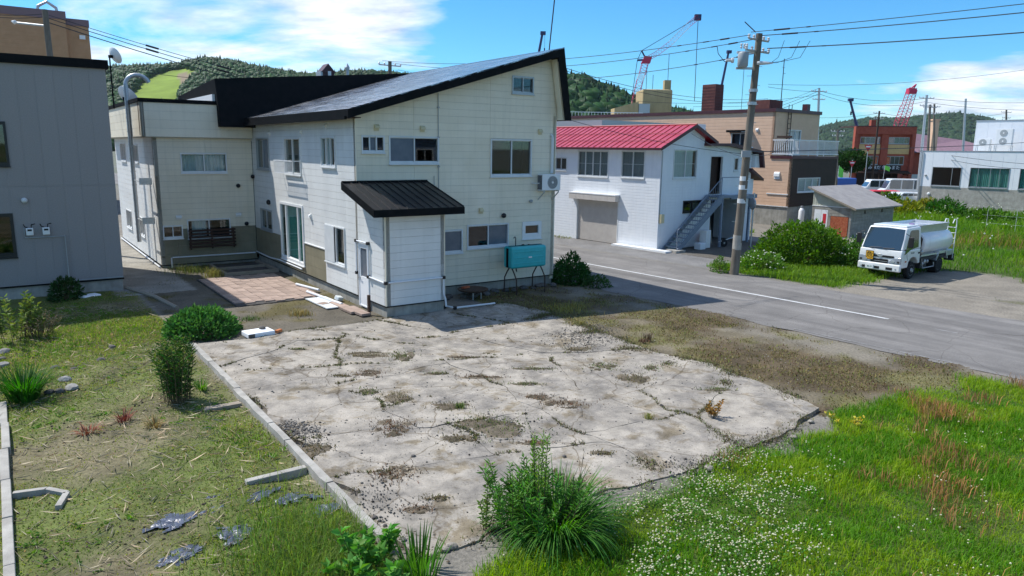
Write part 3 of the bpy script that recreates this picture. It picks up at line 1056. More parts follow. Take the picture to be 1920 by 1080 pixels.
def window(parent, F, u0, u1, z0, z1, frame='alu_frame', n=2, fw=0.045, proud=0.035, sill=True, curtain=None, glass='glass', mull=0.035, label=None, splits=None, deep=0.13, grid=0):
    mb = MB()
    mb.fbox(F, u0, u1, z0, z0 + fw * 1.3, -.07, proud)
    mb.fbox(F, u0, u1, z1 - fw, z1, -.07, proud)
    mb.fbox(F, u0, u0 + fw, z0 + fw * 1.3, z1 - fw, -.07, proud)
    mb.fbox(F, u1 - fw, u1, z0 + fw * 1.3, z1 - fw, -.07, proud)
    iu0, iu1, iz0, iz1 = u0 + fw, u1 - fw, z0 + fw * 1.3, z1 - fw
    us = splits if splits else [iu0 + (iu1 - iu0) * k / n for k in range(n + 1)]
    for k in range(1, len(us) - 1):
        mb.fbox(F, us[k] - mull / 2, us[k] + mull / 2, iz0, iz1, -.06, proud * .6)
    for k in range(len(us) - 1):
        dd = -.02 - .025 * (k % 2)
        mb.fbox(F, us[k], us[k + 1], iz0, iz0 + .03, dd - .02, dd + .012)
        mb.fbox(F, us[k], us[k + 1], iz1 - .025, iz1, dd - .02, dd + .012)
    w = mb.build('window', M[frame], parent)
    if label:
        w['label'] = label
    for k in range(len(us) - 1):
        dd = -.02 - .025 * (k % 2)
        g_ = glass[k] if isinstance(glass, (list, tuple)) else glass
        MB().fbox(F, us[k], us[k + 1], iz0 + .03, iz1 - .025, dd - .008, dd).build('pane', M[g_], w)
        for q in range(1, grid):
            zz = iz0 + (iz1 - iz0) * q / grid
            MB().fbox(F, us[k] + .02, us[k + 1] - .02, zz - .008, zz + .008, dd + .001, dd + .009).build('glazing_bar', M[frame], w)
    if curtain:
        for (c0, c1, cmat) in curtain:
            cu0, cu1 = iu0 + (iu1 - iu0) * c0, iu0 + (iu1 - iu0) * c1
            m2 = MB(); k = max(4, int((cu1 - cu0) / .07))
            V = []
            for i in range(k + 1):
                u = cu0 + (cu1 - cu0) * i / k; dd = -deep + .018 * (1 if i % 2 else -1)
                V += [F(u, iz0 + .01, dd), F(u, iz1 - .01, dd)]
            m2.add(V, [(2 * i, 2 * i + 2, 2 * i + 3, 2 * i + 1) for i in range(k)])
            m2.build('curtain', M[cmat], w, fix=False)
    if sill:
        MB().fbox(F, u0 - .02, u1 + .02, z0 - .035, z0 - .001, -.01, proud + .035).build('sill', M[frame], w)
    return w


def vent(parent, F, u, z, w=.16, h=.2, mat='beige_plastic'):
    mb = MB()
    mb.fbox(F, u - w / 2, u + w / 2, z - h / 2, z + h / 2, 0, .03)
    P = [F(u - w / 2, z + h / 2 - .01, .03), F(u - w / 2, z - h * .12, .03), F(u - w / 2, z - h * .12, .1), F(u - w / 2, z + h * .25, .085)]
    mb.prism(P, Vector(F(u + w / 2, z, 0)) - Vector(F(u - w / 2, z, 0)))
    return mb.build('vent_hood', M[mat], parent)


def lamp_dome(parent, F, u, z, r=.09, mat='black_plastic', name='exhaust_hood'):
    mb = MB().lathe(F(u, z, 0), Vector(F(u, z, 1)) - Vector(F(u, z, 0)), [(0, r * .75), (.05, r), (.1, r * .9), (.13, r * .5), (.14, 0.01)], 12)
    return mb.build(name, M[mat], parent, smooth=True)


# ================================================================== CREAM HOUSE
B1 = 1.95
house = thing('cream_house', 'large cream-sided two-storey house with steep black shed roof and entrance annex', 'house', P0, AN)
FA = lambda u, z, d: (u, B1 - d, z)
FB = lambda u, z, d: (-d, u, z)
F0 = lambda u, z, d: (u, -d, z)
FAR = lambda u, z, d: (2.0 + d, u, z)
FC = lambda u, z, d: (u, 13.0 - d, z)
FL = lambda u, z, d: (-3.87 - d, u, z)
FR = lambda u, z, d: (7.82 + d, u, z)
RS = 0.301                                                   # slope of the main roof
roofz = lambda x: 6.1 + RS * (x + 0.4)                       # top surface

# openings
WA = [(0.19, 0.96, 4.83, 5.36), (1.11, 2.91, 4.49, 5.36), (4.95, 6.72, 4.05, 5.34), (5.82, 6.75, 6.90, 7.49), (2.75, 3.82, 1.47, 2.28), (4.0, 5.75, 1.58, 2.41), (6.35, 7.21, 1.78, 2.41)]
WB = [(10.6, 12.3, 4.03, 5.32), (6.9, 8.68, 3.95, 5.31), (3.57, 4.85, 4.33, 5.33), (10.6, 12.15, 1.52, 2.4), (6.9, 9.55, 0.60, 2.86), (3.0, 4.74, 1.13, 2.4)]
DOOR = (1.17, 1.93, 0.07, 2.06)
wall(house, FA, 0.0, 7.82, 0.35, 8.5, WA, joints=(2.0, 4.93), top=(roofz(0) - 0.24, RS))
wall(house, FB, B1 + .001, 4.78, 0.35, 5.86, WB, joints=(2.9,), mat='pale_siding')
wall(house, FB, 4.78, 13.0, 1.50, 5.86, WB, joints=(6.2, 8.72, 10.5), zstart=.35, mat='pale_siding')
wall(house, FB, 4.78, 13.0, 0.35, 1.495, WB, mat='brown_siding', joints=(6.86, 9.6), zstart=.35, groove=False, course=.38)
wall(house, FB, 0.0, B1, 0.35, 3.8, [DOOR], top=(3.06, 0.285), mat='pale_siding')
wall(house, F0, 0.0, 2.0, 0.35, 3.05, [], mat='pale_siding')
wall(house, FAR, 0.0, B1 - .02, 0.35, 3.8, [], top=(3.06, 0.285), mat='pale_siding')
wall(house, FR, B1, 24.0, 0.2, 6.2, [], boards=False)
# wing
WC = [(-2.88, -1.07, 3.85, 4.68), (-2.8, -1.07, 1.15, 1.95), (-3.74, -2.98, 1.19, 1.74)]
wall(house, FC, -3.87, -0.02, 1.58, 5.3, WC, joints=(-1.9,), zstart=.12)
wall(house, FC, -3.87, -0.02, 0.12, 1.575, WC, mat='brown_siding', joints=(-3.2, -1.9), zstart=.12, groove=False, course=.38)
WL = [(16.7, 18.1, 4.18, 5.0), (20.3, 22.0, 4.16, 5.05), (16.5, 17.8, .9, 1.75), (20.2, 21.8, .9, 1.8)]
wall(house, FL, 13.0, 24.0, 0.12, 5.3, WL, joints=(15.0, 19.0), mat='pale_siding')
MB().box(-3.85, 23.9, 0, 7.82, 24.0, 6.2).build('rear_wall', M['cream_siding'], house)
MB().box(.9, 2.9, .36, 7.0, 12.2, 5.75).box(-3.2, 13.7, .2, 6.9, 23, 5.2).box(5.7, 2.8, 5.8, 7.3, 11, 7.3).build('interior', M['interior_dark'], house)  # solid dark boxes added behind the windows to stand in for unlit rooms
# foundations and drip flashing
mb = MB()
mb.box(.03, .03, -.1, 1.97, B1 + .1, .345)
mb.box(.03, B1 + .05, -.1, 7.79, 12.9, .345)
mb.box(-3.83, 13.03, -.1, 7.79, 23.9, .117)
mb.build('foundation', M['foundation'], house)
mb = MB()
mb.fbox(F0, -.012, 2.012, .325, .352, -.02, .022)
mb.fbox(FA, 2.02, 7.83, .325, .352, -.02, .022)
mb.fbox(FB, 0.0, 1.15, .325, .352, -.02, .022)
mb.fbox(FB, 1.95, 13.0, .325, .352, -.02, .022)
mb.fbox(FL, 12.98, 24.0, .095, .122, -.02, .03)
mb.fbox(FC, -3.89, 0, .095, .122, -.02, .022)
mb.build('drip_flashing', M['black_metal'], house)
# corner trims
mb = MB()
mb.box(-.008, B1 - .008, 3.95, .03, B1 + .03, 5.9)
mb.box(-.008, -.008, .36, .03, .03, 3.05)
mb.box(1.975, -.008, .36, 2.008, .03, 3.05)
mb.box(7.79, B1 - .008, .36, 7.83, B1 + .03, 8.2)
mb.build('corner_trim', M['cream_siding'], house)
MB().fbox(FB, 4.8, 6.86, 1.49, 1.525, 0, .03).build('belt_trim', M['white_paint'], house)

# --- main roof: body, stepped courses, fascias, steep skirt on the street side
Y0, Y1 = 1.45, 12.45
XP, ZP = 7.69, 8.535
mb = MB()
mb.prism([(-.38, Y0 + .03, 6.08 - .2), (XP - .03, Y0 + .03, roofz(XP - .03) - .22), (XP - .03, Y0 + .03, roofz(XP - .03) - .03), (-.38, Y0 + .03, roofz(-.38) - .03)], (0, Y1 - Y0 - .03, 0))
roof = mb.build('roof', M['roof_black'], house)
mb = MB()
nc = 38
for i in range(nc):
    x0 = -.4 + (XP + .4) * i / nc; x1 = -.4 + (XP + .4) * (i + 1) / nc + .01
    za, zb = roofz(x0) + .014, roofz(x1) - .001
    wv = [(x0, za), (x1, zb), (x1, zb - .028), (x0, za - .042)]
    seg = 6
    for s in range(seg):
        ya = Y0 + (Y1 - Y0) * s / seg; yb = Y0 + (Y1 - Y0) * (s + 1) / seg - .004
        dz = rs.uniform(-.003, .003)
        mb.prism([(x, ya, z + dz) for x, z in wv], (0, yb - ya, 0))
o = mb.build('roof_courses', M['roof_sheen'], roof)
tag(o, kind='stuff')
mb = MB()
mb.prism([(-.42, Y0, roofz(-.42) - .26), (XP, Y0, ZP - .28), (XP + .02, Y0, ZP + .012), (-.42, Y0, roofz(-.42) + .012)], (0, .028, 0))
mb.prism([(XP - .26, Y0 + .001, ZP - .27), (XP + .02, Y0 + .001, ZP + .01), (8.12, Y0 + .001, 6.03), (7.86, Y0 + .001, 6.03)], (0, .03, 0))
mb.prism([(-.425, Y0, roofz(-.4) - .26), (-.4, Y0, roofz(-.4) - .26), (-.4, Y0, roofz(-.4) + .0), (-.425, Y0, roofz(-.4) + .0)], (0, Y1 - Y0, 0))
mb.build('fascia', M['black_metal'], roof)
mb = MB()
mb.prism([(XP - .22, Y0 + .03, ZP - .06), (XP, Y0 + .03, ZP), (8.1, Y0 + .03, 6.03), (7.9, Y0 + .03, 6.03)], (0, 20.0, 0))
mb.build('skirt_roof', M['roof_black'], roof)
mb = MB()
mb.prism([(7.83, B1 - .03, 6.05), (7.90, B1 - .03, 6.05), (7.50, B1 - .03, ZP - .4), (7.50, B1 - .03, ZP - .5), (7.83, B1 - .03, 8.2)], (0, -.35, 0))
mb.build('soffit_cheek', M['cream_siding'], roof)
mb = MB().box(-.39, Y0 + .04, 5.855, 0.0, Y1, 5.88)
mb.prism([(0, Y0 + .04, roofz(0) - .25), (XP - .3, Y0 + .04, roofz(XP - .3) - .25), (XP - .3, Y0 + .04, roofz(XP - .3) - .23), (0, Y0 + .04, roofz(0) - .23)], (0, .46, 0))
mb.build('soffit', M['wood_dark'], roof)
# hung eave gutter with straps
mb = MB().box(-.50, Y0 + .1, 5.80, -.43, Y1 - .2, 5.90)
mb.build('gutter', M['black_metal'], roof)
# --- rear black roof
mb = MB()
pts = [(-1.39, 12.28, 5.74), (8.05, 12.28, 5.74), (7.45, 12.72, 8.47), (-1.43, 12.72, 7.66)]
V = pts + [(8.05, 20.5, 5.74), (7.45, 20.0, 8.2), (-1.43, 20.0, 7.3), (-1.39, 20.5, 5.74)]
mb.add(V, [(0, 1, 2, 3), (3, 2, 5, 6), (4, 7, 6, 5), (0, 3, 6, 7), (1, 4, 5, 2), (0, 7, 4, 1)])
rear = mb.build('rear_roof', M['black_metal'], house)
MB().box(-1.37, 12.9, 6.3, -1.52, 20.2, 7.05).build('rear_gable_trim', M['white_paint'], rear)
mb = MB()
mb.box(4.4, 16.0, 7.6, 5.0, 16.6, 8.55)
mb.prism([(4.32, 15.95, 8.55), (5.08, 15.95, 8.55), (4.7, 15.95, 8.98)], (0, .7, 0))
ch = mb.build('chimney', M['maroon_metal'], rear)
MB().box(4.66, 15.93, 8.1, 4.82, 15.945, 8.62).build('chimney_door', M['white_paint'], ch)
MB().box(4.3, 15.95, 7.7, 4.395, 16.6, 8.6).build('chimney_flashing', M['galv'], ch)
MB().cyl((5.7, 16, 7.8), (5.7, 16, 8.75), .07).lathe((5.7, 16, 8.75), (0, 0, 1), [(0, .1), (.12, .11), (.32, .01)], 10).build('flue_pipe', M['galv'], rear)
# --- wing parapet band
PB = lambda u, z, d: (u, 12.75 - d, z)
PL = lambda u, z, d: (-4.28 - d, u, z)
pw = wall(house, PB, -4.28, -.02, 5.3, 6.62, [], joints=(-1.3,), course=.33, groove=False, name='parapet')
wall(house, PL, 12.75, 24.2, 5.3, 6.62, [], joints=(16.0, 20.0), course=.33, groove=False, name='parapet')
MB().box(-4.2, 12.8, 5.27, -.02, 24.1, 5.298).build('parapet_soffit', M['joint_backing'], house)
MB().box(-4.2, 12.9, 6.3, -1.6, 24.1, 6.4).build('flat_roof', M['roof_black'], house)
mb = MB().box(-4.33, 12.70, 6.62, -.02, 12.95, 6.77).box(-4.33, 12.95, 6.62, -4.10, 24.2, 6.77)
mb.build('parapet_cap', M['black_metal'], house)
MB().fbox(PB, -4.22, -4.19, 5.32, 6.6, 0, .03).build('downpipe', M['joint_backing'], house)
MB().fbox(PL, 12.95, 13.1, 5.35, 6.6, 0, .008).build('rust_stain', M['rust_dark'], house)

# --- annex roof
az = lambda y: 3.255 + 0.285 * (y + .37)
mb = MB().prism([(-.49, -.36, az(-.36) - .15), (-.49, B1 - .001, az(B1) - .15), (-.49, B1 - .001, az(B1) - .006), (-.49, -.36, az(-.36) - .006)], (2.93, 0, 0))
arf = mb.build('annex_roof', M['roof_black'], house)
npan = 11
for i in range(npan):
    x0 = -.5 + 2.95 * i / npan; x1 = -.5 + 2.95 * (i + 1) / npan
    MB().prism([(x0 + .012, -.39, az(-.39)), (x0 + .012, B1 - .02, az(B1 - .02)), (x0 + .012, B1 - .02, az(B1 - .02) + .012), (x0 + .012, -.39, az(-.39) + .012)], (x1 - x0 - .024, 0, 0)).build('roof_panel', M['roof_black'], arf)
for i in range(npan + 1):
    x0 = -.5 + 2.95 * i / npan
    MB().prism([(x0 - .011, -.39, az(-.39)), (x0 - .011, B1 - .02, az(B1 - .02)), (x0 - .011, B1 - .02, az(B1 - .02) + .04), (x0 - .011, -.39, az(-.39) + .04)], (.022, 0, 0)).build('roof_seam', M['roof_black'], arf)
mb = MB().box(-.52, -.41, az(-.4) - .2, 2.47, -.375, az(-.4) + .004)
mb.prism([(-.52, -.37, az(-.37) - .2), (-.52, B1 - .02, az(B1) - .2), (-.52, B1 - .02, az(B1) + .02), (-.52, -.37, az(-.37) + .02)], (.028, 0, 0))
mb.prism([(2.445, -.37, az(-.37) - .2), (2.445, B1 - .02, az(B1) - .2), (2.445, B1 - .02, az(B1) + .02), (2.445, -.37, az(-.37) + .02)], (.028, 0, 0))
mb.box(-.5, B1 - .06, az(B1) - .02, 2.45, B1 - .022, az(B1) + .06)
mb.build('fascia', M['black_metal'], arf)

# --- windows of the gable wall
window(house, FA, *WA[0], n=3, fw=.04, glass=['glass_dark', 'glass_frost', 'glass_dark'], label='small three-part window high beside the corner')
window(house, FA, *WA[1], glass=['glass_frost', 'glass_dark'])
window(house, FA, *WA[2], glass='glass_dark')
window(house, FA, *WA[3], frame='alu_grey', glass='glass_dark', label='small attic window under the roof peak')
window(house, FA, *WA[4], n=1, glass='glass_frost')
window(house, FA, *WA[5], glass=['glass_dark', 'glass_frost'])
window(house, FA, *WA[6], n=1, fw=.13, frame='white_plastic', glass='glass_dark')
# --- windows of the sunlit side wall
window(house, FB, *WB[0], glass=['glass_frost', 'glass_dark'], frame='alu_grey')
wbal = window(house, FB, *WB[1], glass='glass', curtain=[(0, .3, 'curtain_grey')])
window(house, FB, *WB[2], glass='glass', n=3, curtain=[(.55, 1, 'curtain_white')])
window(house, FB, *WB[3], glass='glass_dark', frame='alu_grey')
window(house, FB, *WB[4], n=3, fw=.09, frame='white_plastic', mull=.07, glass='glass', curtain=[(.05, .95, 'curtain_green')], splits=[6.99, 7.5, 8.85, 9.46], label='tall white three-part sliding patio door')
window(house, FB, *WB[5], fw=.04, glass=['glass_dark', 'glass_frost'], splits=[3.04, 3.78, 4.70], curtain=[(0, .5, 'curtain_grey')])
MB().fbox(FB, 3.86, 4.72, 1.17, 2.38, .036, .05).build('window_shutter_panel', M['alu_frame'], house)
# --- windows of the wing
window(house, FC, *WC[0], glass='glass', curtain=[(0, 1, 'curtain_white')], frame='white_plastic')
window(house, FC, *WC[1], glass='glass', curtain=[(.1, .45, 'curtain_white')], frame='white_plastic')
window(house, FC, *WC[2], glass='glass_dark', frame='white_plastic')
for w_ in WL:
    window(house, FL, *w_, glass='glass', frame='alu_frame')
# balcony rail of the upper window
mb = MB()
y0_, y1_, zb_, zt_ = 6.88, 9.05, 4.0, 4.48
mb.box(-.34, y0_, zt_ - .03, -.30, y1_, zt_).box(-.33, y0_, zb_, -.31, y1_, zb_ + .025)
mb.box(-.33, y0_, zt_ - .03, -.001, y0_ + .03, zt_).box(-.33, y1_ - .03, zt_ - .03, -.001, y1_, zt_)
mb.box(-.33, y0_, zb_, -.001, y0_ + .03, zb_ + .025).box(-.33, y1_ - .03, zb_, -.001, y1_, zb_ + .025)
rail = mb.build('window_railing', M['white_paint'], house)
for i in range(17):
    y = y0_ + .06 + (y1_ - y0_ - .12) * i / 16
    MB().box(-.328, y - .008, zb_ + .026, -.312, y + .008, zt_ - .031).build('baluster', M['white_paint'], rail)
# door
mb = MB()
mb.fbox(FB, DOOR[0], DOOR[1], DOOR[2], DOOR[2] + .04, -.08, .03)
mb.fbox(FB, DOOR[0], DOOR[1], DOOR[3] - .05, DOOR[3], -.08, .03)
mb.fbox(FB, DOOR[0], DOOR[0] + .05, DOOR[2], DOOR[3], -.08, .031).fbox(FB, DOOR[1] - .05, DOOR[1], DOOR[2], DOOR[3], -.08, .031)
mb.fbox(FB, DOOR[0] + .05, DOOR[1] - .05, DOOR[2] + .04, 1.02, -.04, .012)
mb.fbox(FB, DOOR[0] + .05, DOOR[1] - .05, 1.92, DOOR[3] - .05, -.04, .012)
mb.fbox(FB, DOOR[0] + .05, DOOR[0] + .13, 1.02, 1.92, -.04, .012).fbox(FB, DOOR[1] - .13, DOOR[1] - .05, 1.02, 1.92, -.04, .012)
dr = mb.build('door', M['white_paint'], house)
dr['label'] = 'white side door with tall green glass pane'
MB().fbox(FB, DOOR[0] + .13, DOOR[1] - .13, 1.02, 1.92, -.03, -.02).build('pane', M['glass_frost'], dr)
MB().fbox(FB, DOOR[0] + .13, DOOR[1] - .13, 1.02, 1.92, -.06, -.05).build('pane_film', M['curtain_green'], dr)
MB().cyl(FB(1.82, .98, .012), FB(1.82, .98, .07), .02).cyl(FB(1.82, .98, .065), FB(1.72, .98, .065), .012).build('handle', M['steel'], dr)
# door conduit and white pipe run
mb = MB()
mb.tube([FB(1.12, 1.12, .05), FB(1.12, 2.1, .05)], .025).tube([FB(1.12, 2.12, .05), FB(2.0, 2.12, .05)], .03).tube([FB(2.0, 2.1, .05), FB(2.0, 1.12, .05)], .025)
mb.tube([FB(1.12, 1.09, .04), FB(0.0, 1.07, .04)], .028)
mb.tube([F0(.06, 1.07, .045), F0(1.88, 1.07, .045)], .03).tube([F0(1.93, 1.03, .045), F0(1.93, .55, .045), F0(1.98, .4, .06), F0(2.0, .15, .08)], .03)
mb.tube([(2.1, .25, .1), (2.25, -.12, .1)], .03).tube([(2.3, -.16, .09), (3.72, -.24, .09)], .03)
pipe = mb.build('drain_pipe', M['pvc'], house, smooth=True)
mb = MB()
for p in (FB(1.12, 2.12, .05), FB(2.0, 2.12, .05), FB(1.12, 1.09, .05), FB(2.0, 1.1, .05), F0(-.03, 1.07, .045), F0(1.93, 1.07, .045), (2.04, .1, .1), (2.27, -.15, .09)):
    p = Vector(p)
    mb.box(p.x - .045, p.y - .045, p.z - .045, p.x + .045, p.y + .045, p.z + .045)
mb.build('pipe_elbows', M['black_plastic'], pipe)
mb = MB()
mb.tube([FC(-3.5, 0.0, .06), FC(-3.5, .42, .06)], .03).tube([FC(-3.46, .42, .06), FC(-.1, .40, .06)], .03)
mb.tube([FB(12.9, .45, .05), FB(11.0, .42, .06), FB(9.7, .5, .08), FB(7.0, .5, .1)], .03)
mb.tube([FL(13.0, .06, .08), FL(23.9, .1, .08)], .035)
mb.build('drain_pipe', M['pvc'], house, smooth=True)
# conduit lines on the gable wall
mb = MB()
mb.tube([FA(2.89, 6.75, .02), FA(2.89, 3.3, .02)], .014, 5).tube([FA(2.72, 4.1, .02), FA(2.72, 3.3, .02)], .012, 5)
for z in (4.4, 5.35, 6.3):
    mb.box(2.85, B1 - .045, z - .02, 2.93, B1, z + .02)
mb.build('wall_conduit', M['grey_plastic'], house)
# vents, hoods
for u, z in ((.7, 5.6), (2.3, 5.6), (7.07, 5.62), (4.56, 2.88)):
    vent(house, FA, u, z)
for u, z in ((10.42, 5.47), (6.75, 5.49), (4.31, 5.65), (6.09, 2.53)):
    vent(house, FB, u, z, w=.12, h=.19, mat='white_plastic')
for u, z in ((-3.1, 2.06), (-.72, 2.07)):
    vent(house, FC, u, z, w=.22, h=.16, mat='white_plastic')
lamp_dome(house, FA, 5.5, 2.68); lamp_dome(house, FA, 6.69, 3.15, .06, 'grey_plastic')
lamp_dome(house, FC, -.67, 3.31); lamp_dome(house, FC, -.41, 1.68); lamp_dome(house, FB, 12.9, 3.69); lamp_dome(house, FB, 10.85, 2.73, .11)
# white sloped duct beside the air conditioner
mb = MB().tube([FA(7.62, 4.15, .05), FA(7.62, 5.42, .05), FA(7.60, 5.50, .04), FA(7.57, 5.52, .0)], .055, 8)
mb.build('pipe_cover', M['alu_frame'], house, smooth=True)
# window rack (dark slatted) in front of the lower wing window
RK = lambda u, z, d: (u, 12.78 - d, z)
mb = MB()
for u in (-2.75, -1.9, -1.02):
    mb.fbox(RK, u - .03, u + .03, .72, 1.55, -.03, .02)
    for z in (.8, 1.4):
        mb.fbox(RK, u - .02, u + .02, z - .02, z + .02, -.21, -.03)
rk = mb.build('window_guard', M['wood_dark'], house)
for i in range(6):
    z = .78 + i * .135
    MB().fbox(RK, -2.82, -.94, z, z + .085, .021, .045).build('slat', M['wood_dark'], rk)
# timber post beside the annex
MB().box(-.3, .62, -.05, -.22, .7, .62).build('stub_post', M['rust_dark'], house)

# air conditioner
ac = thing('air_conditioner', 'off-white outdoor air conditioner unit bracketed high on the cream gable wall', 'air conditioner', HP(7.38, B1, 3.52), AN)
MB().box(-.42, -.36, .02, .42, -.06, .60).build('casing', M['white_plastic'], ac, bevel=.015)
MB().lathe((.05, -.355, .31), (0, -1, 0), [(0, .235), (.012, .235), (.014, .22)], 20).build('fan_guard', M['grey_plastic'], ac)
mb = MB()
for r_ in (.19, .14, .09):
    pts = [(.05 + r_ * math.cos(k * math.pi / 10), -.378, .31 + r_ * math.sin(k * math.pi / 10)) for k in range(21)]
    mb.tube(pts, .004, 4)
mb.build('grille_rings', M['black_plastic'], ac)
MB().lathe((.05, -.37, .31), (0, -1, 0), [(0, .04), (.015, .03)], 12).build('fan_hub', M['white_plastic'], ac)
mb = MB()
for k in range(9):
    mb.box(-.43, -.34 + k * .03, .05, -.421, -.33 + k * .03, .57)
mb.build('side_louvre', M['black_plastic'], ac)
for x in (-.33, .33):
    MB().box(x - .02, -.38, -.02, x + .02, 0, .018).prism([(x - .015, -.36, -.02), (x - .015, -.0, -.3), (x - .015, 0, -.34), (x - .015, -.38, -.05)], (.03, 0, 0)).build('bracket', M['galv'], ac)
MB().tube([(-.42, -.2, .28), (-.62, -.18, .28), (-.64, 0, .28)], .015).build('refrigerant_pipe', M['white_plastic'], ac)

# kerosene tank on a stand
tk = thing('kerosene_tank', 'teal metal kerosene tank on dark splayed legs against the cream house', 'tank', HP(5.9, 1.12, 0), AN)
bt = MB().box(-.76, -.27, .92, .76, .27, 1.68).build('tank_body', M['teal_paint'], tk, bevel=.09, seg=4)
mb = MB()
for z in (1.1, 1.3, 1.5):
    mb.box(-.66, -.283, z - .02, .66, -.268, z + .02)
mb.build('pressed_rib', M['teal_paint'], bt, bevel=.006)
MB().box(-.775, -.06, .95, -.755, .06, 1.62).box(-.7, -.05, 1.678, .7, .05, 1.69).build('seam_band', M['black_metal'], bt)
MB().tube([(-.42, 0, 1.68), (-.42, 0, 1.95), (-.44, 0, 2.0), (-.48, 0, 2.0), (-.5, 0, 1.95)], .016).build('vent_pipe', M['black_metal'], tk)
MB().lathe((-.1, 0, 1.68), (0, 0, 1), [(0, .05), (.04, .05), (.045, .02)], 10).lathe((.15, 0, 1.68), (0, 0, 1), [(0, .04), (.03, .04)], 10).build('filler_cap', M['black_metal'], tk)
MB().box(-.05, -.286, 1.27, .09, -.284, 1.32).build('maker_plate', M['white_plastic'], bt)
for x in (-.62, .62):
    for s in (-1, 1):
        MB().tube([(x, s * .06, .94), (x, s * .2, .78), (x, s * .36, .55), (x, s * .38, 0)], .025).build('leg', M['rust_dark'], tk)
MB().tube([(-.45, -.1, .93), (-.45, -.1, .85), (-.5, -.2, .82)], .02).build('drain_cock', M['black_metal'], tk)

# round tray on stones, red brick
tr = thing('tray_on_stones', 'dark round metal tray lying on stones at the foot of the cream house', 'tray', HP(3.75, 1.15, 0), AN)
MB().lathe((0, 0, .28), (0, 0, 1), [(0, .48), (.03, .52), (.06, .53)], 20).build('tray', M['rust_dark'], tr)
MB().cyl((-.15, -.25, 0), (-.15, -.25, .29), .02).cyl((.2, .2, 0), (.2, .2, .29), .02).cyl((.2, -.2, 0), (.2, -.2, .29), .02).build('leg', M['galv'], tr)
o = MB().box(-.16, -.06, 0, .16, .06, .07).build('roof_tile', M['rust_red'], None, bevel=.01)
o.location = HP(3.55, 1.3, .345); o.rotation_euler = (0, 0, AN + .3)
tag(o, 'red clay tile lying on the dark round tray', 'tile')

# antenna on the peak
an = thing('roof_antenna', 'tall thin television antenna mast on the peak of the cream house', 'antenna', HP(7.6, 2.2, roofz(7.6)), AN)
MB().cyl((0, 0, -.1), (.25, 0, 2.15), .022).build('mast', M['wire'], an)
mb = MB().tube([(-.42, 0, 2.4), (-.42, 0, 2.15), (-.36, 0, 2.1), (.25, 0, 2.15), (.85, 0, 2.22), (.93, 0, 2.3), (.93, 0, 2.5)], .012, 5)
mb.tube([(-1.2, .0, 2.33), (2.0, .1, 2.6)], .012, 5)
for k in range(7):
    x = -1.1 + k * .5
    mb.tube([(x, -.3, 2.34 + .085 * k / 1.0 * .5), (x, .3, 2.34 + .085 * k * .5)], .008, 4)
mb.build('antenna_elements', M['wire'], an)

# flue and dishes of the wing
fl = thing('flue_pipe', 'tall galvanised flue with curved top standing off the wing wall', 'flue', HP(-4.35, 15.2, 0), AN)
pts = [(0, -.2, .9), (0, 0, 7.4)]
top = [(0 + .45 - .45 * math.cos(t), 0, 7.4 + .42 * math.sin(t)) for t in np.linspace(0, math.pi * .9, 9)]
MB().tube(pts, .09, 10).tube([pts[1]] + [Vector(p) for p in top], .085, 10).build('pipe', M['galv'], fl, smooth=True)
for z in (1.9, 3.5):
    MB().box(-.02, -1.6, z, .02, -.05, z + .03).box(-.02, -1.6, z - .12, .45, -1.56, z + .15).build('bracket', M['galv'], fl)
mb = MB()
for k in range(12):
    mb.box(-.1, -.03 - .2 * (1 - k / 11), 1.1 + k * .55, .1, .03 - .2 * (1 - k / 11), 1.13 + k * .55)
mb.build('joint_band', M['steel'], fl)


def dish(label, loc, rz, tilt, r, mast):
    t = thing('satellite_dish', label, 'satellite dish', loc, rz)
    t.rotation_euler = (0, 0, rz)
    ca, sa = math.cos(tilt), math.sin(tilt)
    ax = Vector((0, -ca, sa))
    prof = [(.02, .02), (.05, r * .5), (.12, r * .85), (.17, r), (.18, r), (.13, r * .85), (.06, r * .5), (.03, .02)]
    MB().lathe((0, -.06, 0), ax, prof, 20).build('reflector', M['white_plastic'], t, smooth=True)
    MB().tube([(0, -.05, 0), Vector((0, -.05, 0)) + ax * .45 + Vector((0, 0, -r * .4))], .012).build('feed_arm', M['grey_plastic'], t)
    MB().box(-.06, -.06, -.06, .06, .08, .06).cyl((0, .06, .05), (0, .06, -mast), .03).build('mount', M['black_metal'], t)
    return t


dish('white satellite dish on a tall thin mast beside the grey house', HP(-4.5, 17.6, 8.72), AN + R(115), R(25), .36, 2.2)
dish('large white satellite dish low on the flat wing roof', HP(-3.9, 19.0, 7.05), AN + R(120), R(35), .55, .6)

# ================================================================== GREY HOUSE (left)
gh = thing('grey_house', 'dark grey panel-clad house with black roof edge at the left', 'house', HP(-5.8, 8.8, 0), AN)
FG = lambda u, z, d: (u, -d, z)
GW = [(-4.2, -2.9, 4.26, 5.64), (-4.2, -2.98, 1.37, 2.78)]
mb = MB()
for r in minus((-9, 0, .42, 7.42), GW):
    mb.fbox(FG, r[0], r[1], r[2], r[3], -.02, -.15)
gwall = mb.build('wall', M['grey_plastic'], gh)
u = 0.0
while u > -9:
    for z0, z1 in ((.42, 3.62), (3.628, 7.42)):
        for r in minus((u - .5 + .003, u - .001, z0, z1), GW):
            mb = MB().fbox(FG, r[0], r[1], r[2], r[3], 0, -.0195)
            mb.build('wall_panel', M['grey_panel'], gwall)
    u -= .5
mb = MB().box(-9, .16, .42, -8.8, 6.5, 7.4).box(-.15, .16, .42, 0, 6.5, 7.4).box(-9, 6.4, .42, 0, 6.5, 7.4)
mb.build('wall', M['grey_panel'], gh)
MB().box(-8.97, .03, -.1, -.03, 6.4, .40).build('foundation', M['concrete_light'], gh)
